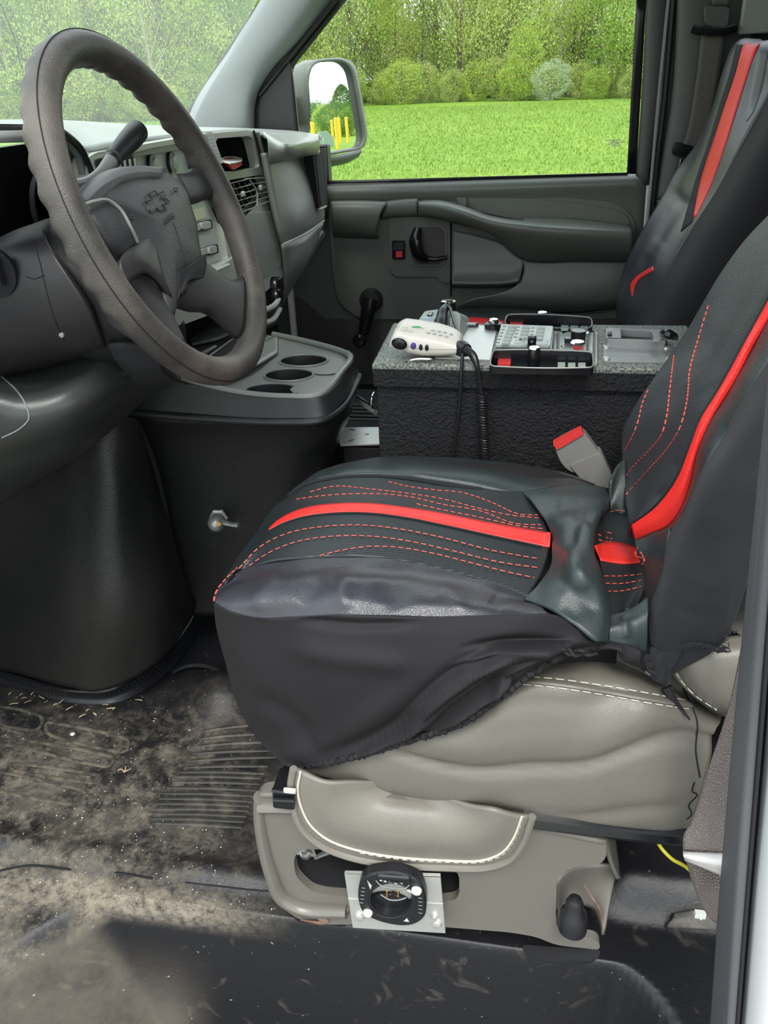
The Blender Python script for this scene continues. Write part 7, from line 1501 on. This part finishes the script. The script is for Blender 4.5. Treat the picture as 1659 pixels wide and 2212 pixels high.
for i in range(64):
    px = -260 + i * 31 + rl_.uniform(-14, 14); off = rl_.choice([1.0, 4.5, 8.5]) + rl_.uniform(-.8, .8); h = rl_.uniform(8.5, 13.5); k = rl_.random()
    if k < .74: plant('tree', wood_line(px, off), h, rl_.uniform(.55, .8), crowns[i % 4], trunks[i % 4], LM[[0, 1, 3, 0, 2, 1, 0][i % 7]], BM, kinds['b'][0], 'tree', kinds['b'][1])
    else: plant('tree', wood_line(px, off - .5), h * .95, rl_.uniform(.5, .7), sparse[i % 2], trunks[(i + 1) % 4], LM[3], BM2 if i % 2 else BM, kinds['s'][0], 'tree', kinds['s'][1])
for i in range(24):
    px = -260 + i * 84 + rl_.uniform(-18, 18); plant('tree', wood_line(px, 14 + rl_.uniform(-1.5, 2.5)), rl_.uniform(11, 15), rl_.uniform(.6, .8), crowns[i % 4], trunks[i % 4], LM[[3, 1, 0, 2][i % 4]], BM, 'tall hazy tree in the back row of the wood', 'tree', 'back row of the wood')
plant('bush', wood_line(1190, -1.2), 2.4, 1.1, bushes[1], stems[0], leaf_mat('silvery_leaves', (.62, .70, .50), (.48, .58, .40)), BM, 'pale silvery round bush at the field edge near the rear of the window', 'bush', None)
plant('bush', wood_line(1130, -.6), 4.6, .55, bushes[0], stems[1], LM[0], BM, 'tall cone shaped bright shrub left of the silvery bush', 'bush', None)
for i in range(58):
    px = -250 + i * 34 + rl_.uniform(-14, 14); s = rl_.uniform(1.4, 3.6)
    plant('bush', wood_line(px, rl_.uniform(-.6, 1.6)), s, rl_.uniform(.8, 1.25), bushes[i % 2], stems[i % 2], LM[[0, 3, 1, 0, 3][i % 5]], BM, 'low bright bush along the foot of the wood', 'bush', 'bushes along the foot of the wood')
for i in range(40):
    px = -250 + i * 49 + rl_.uniform(-20, 20); s = rl_.uniform(3.5, 6.5)
    plant('bush', wood_line(px, 10 + rl_.uniform(-1, 2)), s, rl_.uniform(.7, 1.0), bushes[i % 2], stems[i % 2], LM[[2, 3, 0, 3][i % 4]], BM, 'tall bush deep inside the wood', 'bush', 'tall bushes deep inside the wood')

# ================================================================ what the side mirror shows
def refl(px, py, Z=None, dist=None):
    p = mir(px, py); d = ray(px, py); r = d - 2 * (d @ MN) * MN; r /= np.linalg.norm(r)
    if Z is not None: t = (Z - p[2]) / r[2]
    else: t = dist / math.hypot(r[0], r[1])
    return p + r * t
def post(px, pyt, pyb, lab, name='yellow_post', r=.085):
    b = refl(px, pyb, Z=GZ); dd = math.hypot(*(b - MC)[:2]); t = refl(px, pyt, dist=dd)
    e = thing(name, b, lab, 'post', 'yellow posts behind the van')
    mb = MB(); mb.lathe([(0, 0), (r, 0), (r, t[2] - b[2] - r * .5), (r * .6, t[2] - b[2] - .01), (0, t[2] - b[2])], b, (0, 0, 1), 14); obj('post_body', mb, M['pole'], e); return e
for a_, l_ in [((677, 262, 308), 'yellow post at the left edge of the side mirror, the further of two touching'), ((681, 264, 318), 'yellow post at the left edge of the side mirror, the nearer of two touching'),
               ((720, 258, 305), 'yellow post just right of the utility box in the side mirror'), ((730, 253, 322), 'longest yellow post in the middle of the side mirror'),
               ((736, 253, 308), 'yellow post touching the longest one in the side mirror'), ((752, 252, 309), 'rightmost yellow post in the side mirror, standing alone')]: post(*a_, l_)
b = refl(704, 318, Z=GZ); dd = math.hypot(*(b - MC)[:2]); t = refl(704, 284, dist=dd); wv_ = refl(722, 318, dist=dd) - refl(686, 318, dist=dd); wv_[2] = 0; wl_ = np.linalg.norm(wv_); wv_ /= wl_
ub = thing('utility_box', b, 'grey green utility box with a sloped lid, reflected in the side mirror', 'utility box')
fw_ = np.cross(wv_, [0, 0, 1]); hgt = t[2] - b[2]
prof_ = [b - wv_ * wl_ / 2, b - wv_ * wl_ / 2 + [0, 0, hgt * .8], b - wv_ * wl_ * .3 + [0, 0, hgt], b + wv_ * wl_ * .2 + [0, 0, hgt], b + wv_ * wl_ / 2 + [0, 0, hgt * .6], b + wv_ * wl_ / 2]
s_ = np.sign((MC - b) @ fw_)
mb = MB(); mb.prism(prof_, -fw_ * s_ * .5); obj('box_body', mb, M['utility'], ub, smooth=False, bevel=.01)
mb = MB(); mb.box(b - wv_ * wl_ * .12 + np.array([0, 0, hgt * .45]) + fw_ * s_ * .01, (.03, .03, hgt * .35)); obj('warning_label', mb, M['paper'], ub)
def rtree(px, pyt, dist, kind, lab, wid=.6, lm=2):
    g = refl(px, 200, dist=dist); g[2] = GZ; t = refl(px, pyt, dist=dist); h = t[2] - GZ
    if kind == 'col': plant('tree', tuple(g), h, wid, colm, trunks[0], LM[2], BM, lab, 'tree', None)
    elif kind == 'bare': plant('tree', tuple(g), h, wid, sparse[0], trunks[1], LM[3], BM2, lab, 'tree', None)
    else: plant('tree', tuple(g), h, wid, bushes[0] if kind == 'bush' else crowns[1], stems[0] if kind == 'bush' else trunks[2], LM[lm], BM, lab, 'tree', None)
colm = leaf_mesh('foliage', 4200, 'column', .018, 41)
LM[2] = leaf_mat('evergreen_leaves', (.20, .34, .09), (.12, .22, .06))
rtree(738, 182, 66, 'col', 'tall narrow evergreen, the densest crown in the side mirror', 1.3)
rtree(712, 174, 70, 'bare', 'thin tall tree left of the evergreen in the side mirror', .5)
rtree(678, 216, 78, 'bush', 'round tree at the left edge of the side mirror', .9)
rtree(700, 222, 64, 'bush', 'broad bush below the bare tree in the side mirror', 1.1, 0)
rtree(722, 216, 60, 'bush', 'broad bush under the evergreen in the side mirror', 1.3)
rtree(755, 202, 70, 'crown', 'loose leafy tree right of the evergreen in the side mirror', .8, 0)
rtree(770, 206, 72, 'bush', 'leafy tree at the right edge of the side mirror', .9, 2)
rtree(690, 192, 82, 'bare', 'bare spreading tree at the upper left of the side mirror', .7)
rtree(752, 232, 60, 'bush', 'low bush at the right of the tree group in the side mirror', 1.3, 0)
for i in range(34):
    g = refl(655 + i * 4.2, 230, dist=110 + 14 * (i % 3)); plant('tree', (g[0], g[1], GZ), rl_.uniform(2.0, 3.0), 1.6, bushes[i % 2], stems[0], LM[2], BM, 'distant rounded tree far behind the van', 'tree', 'distant trees behind the van')
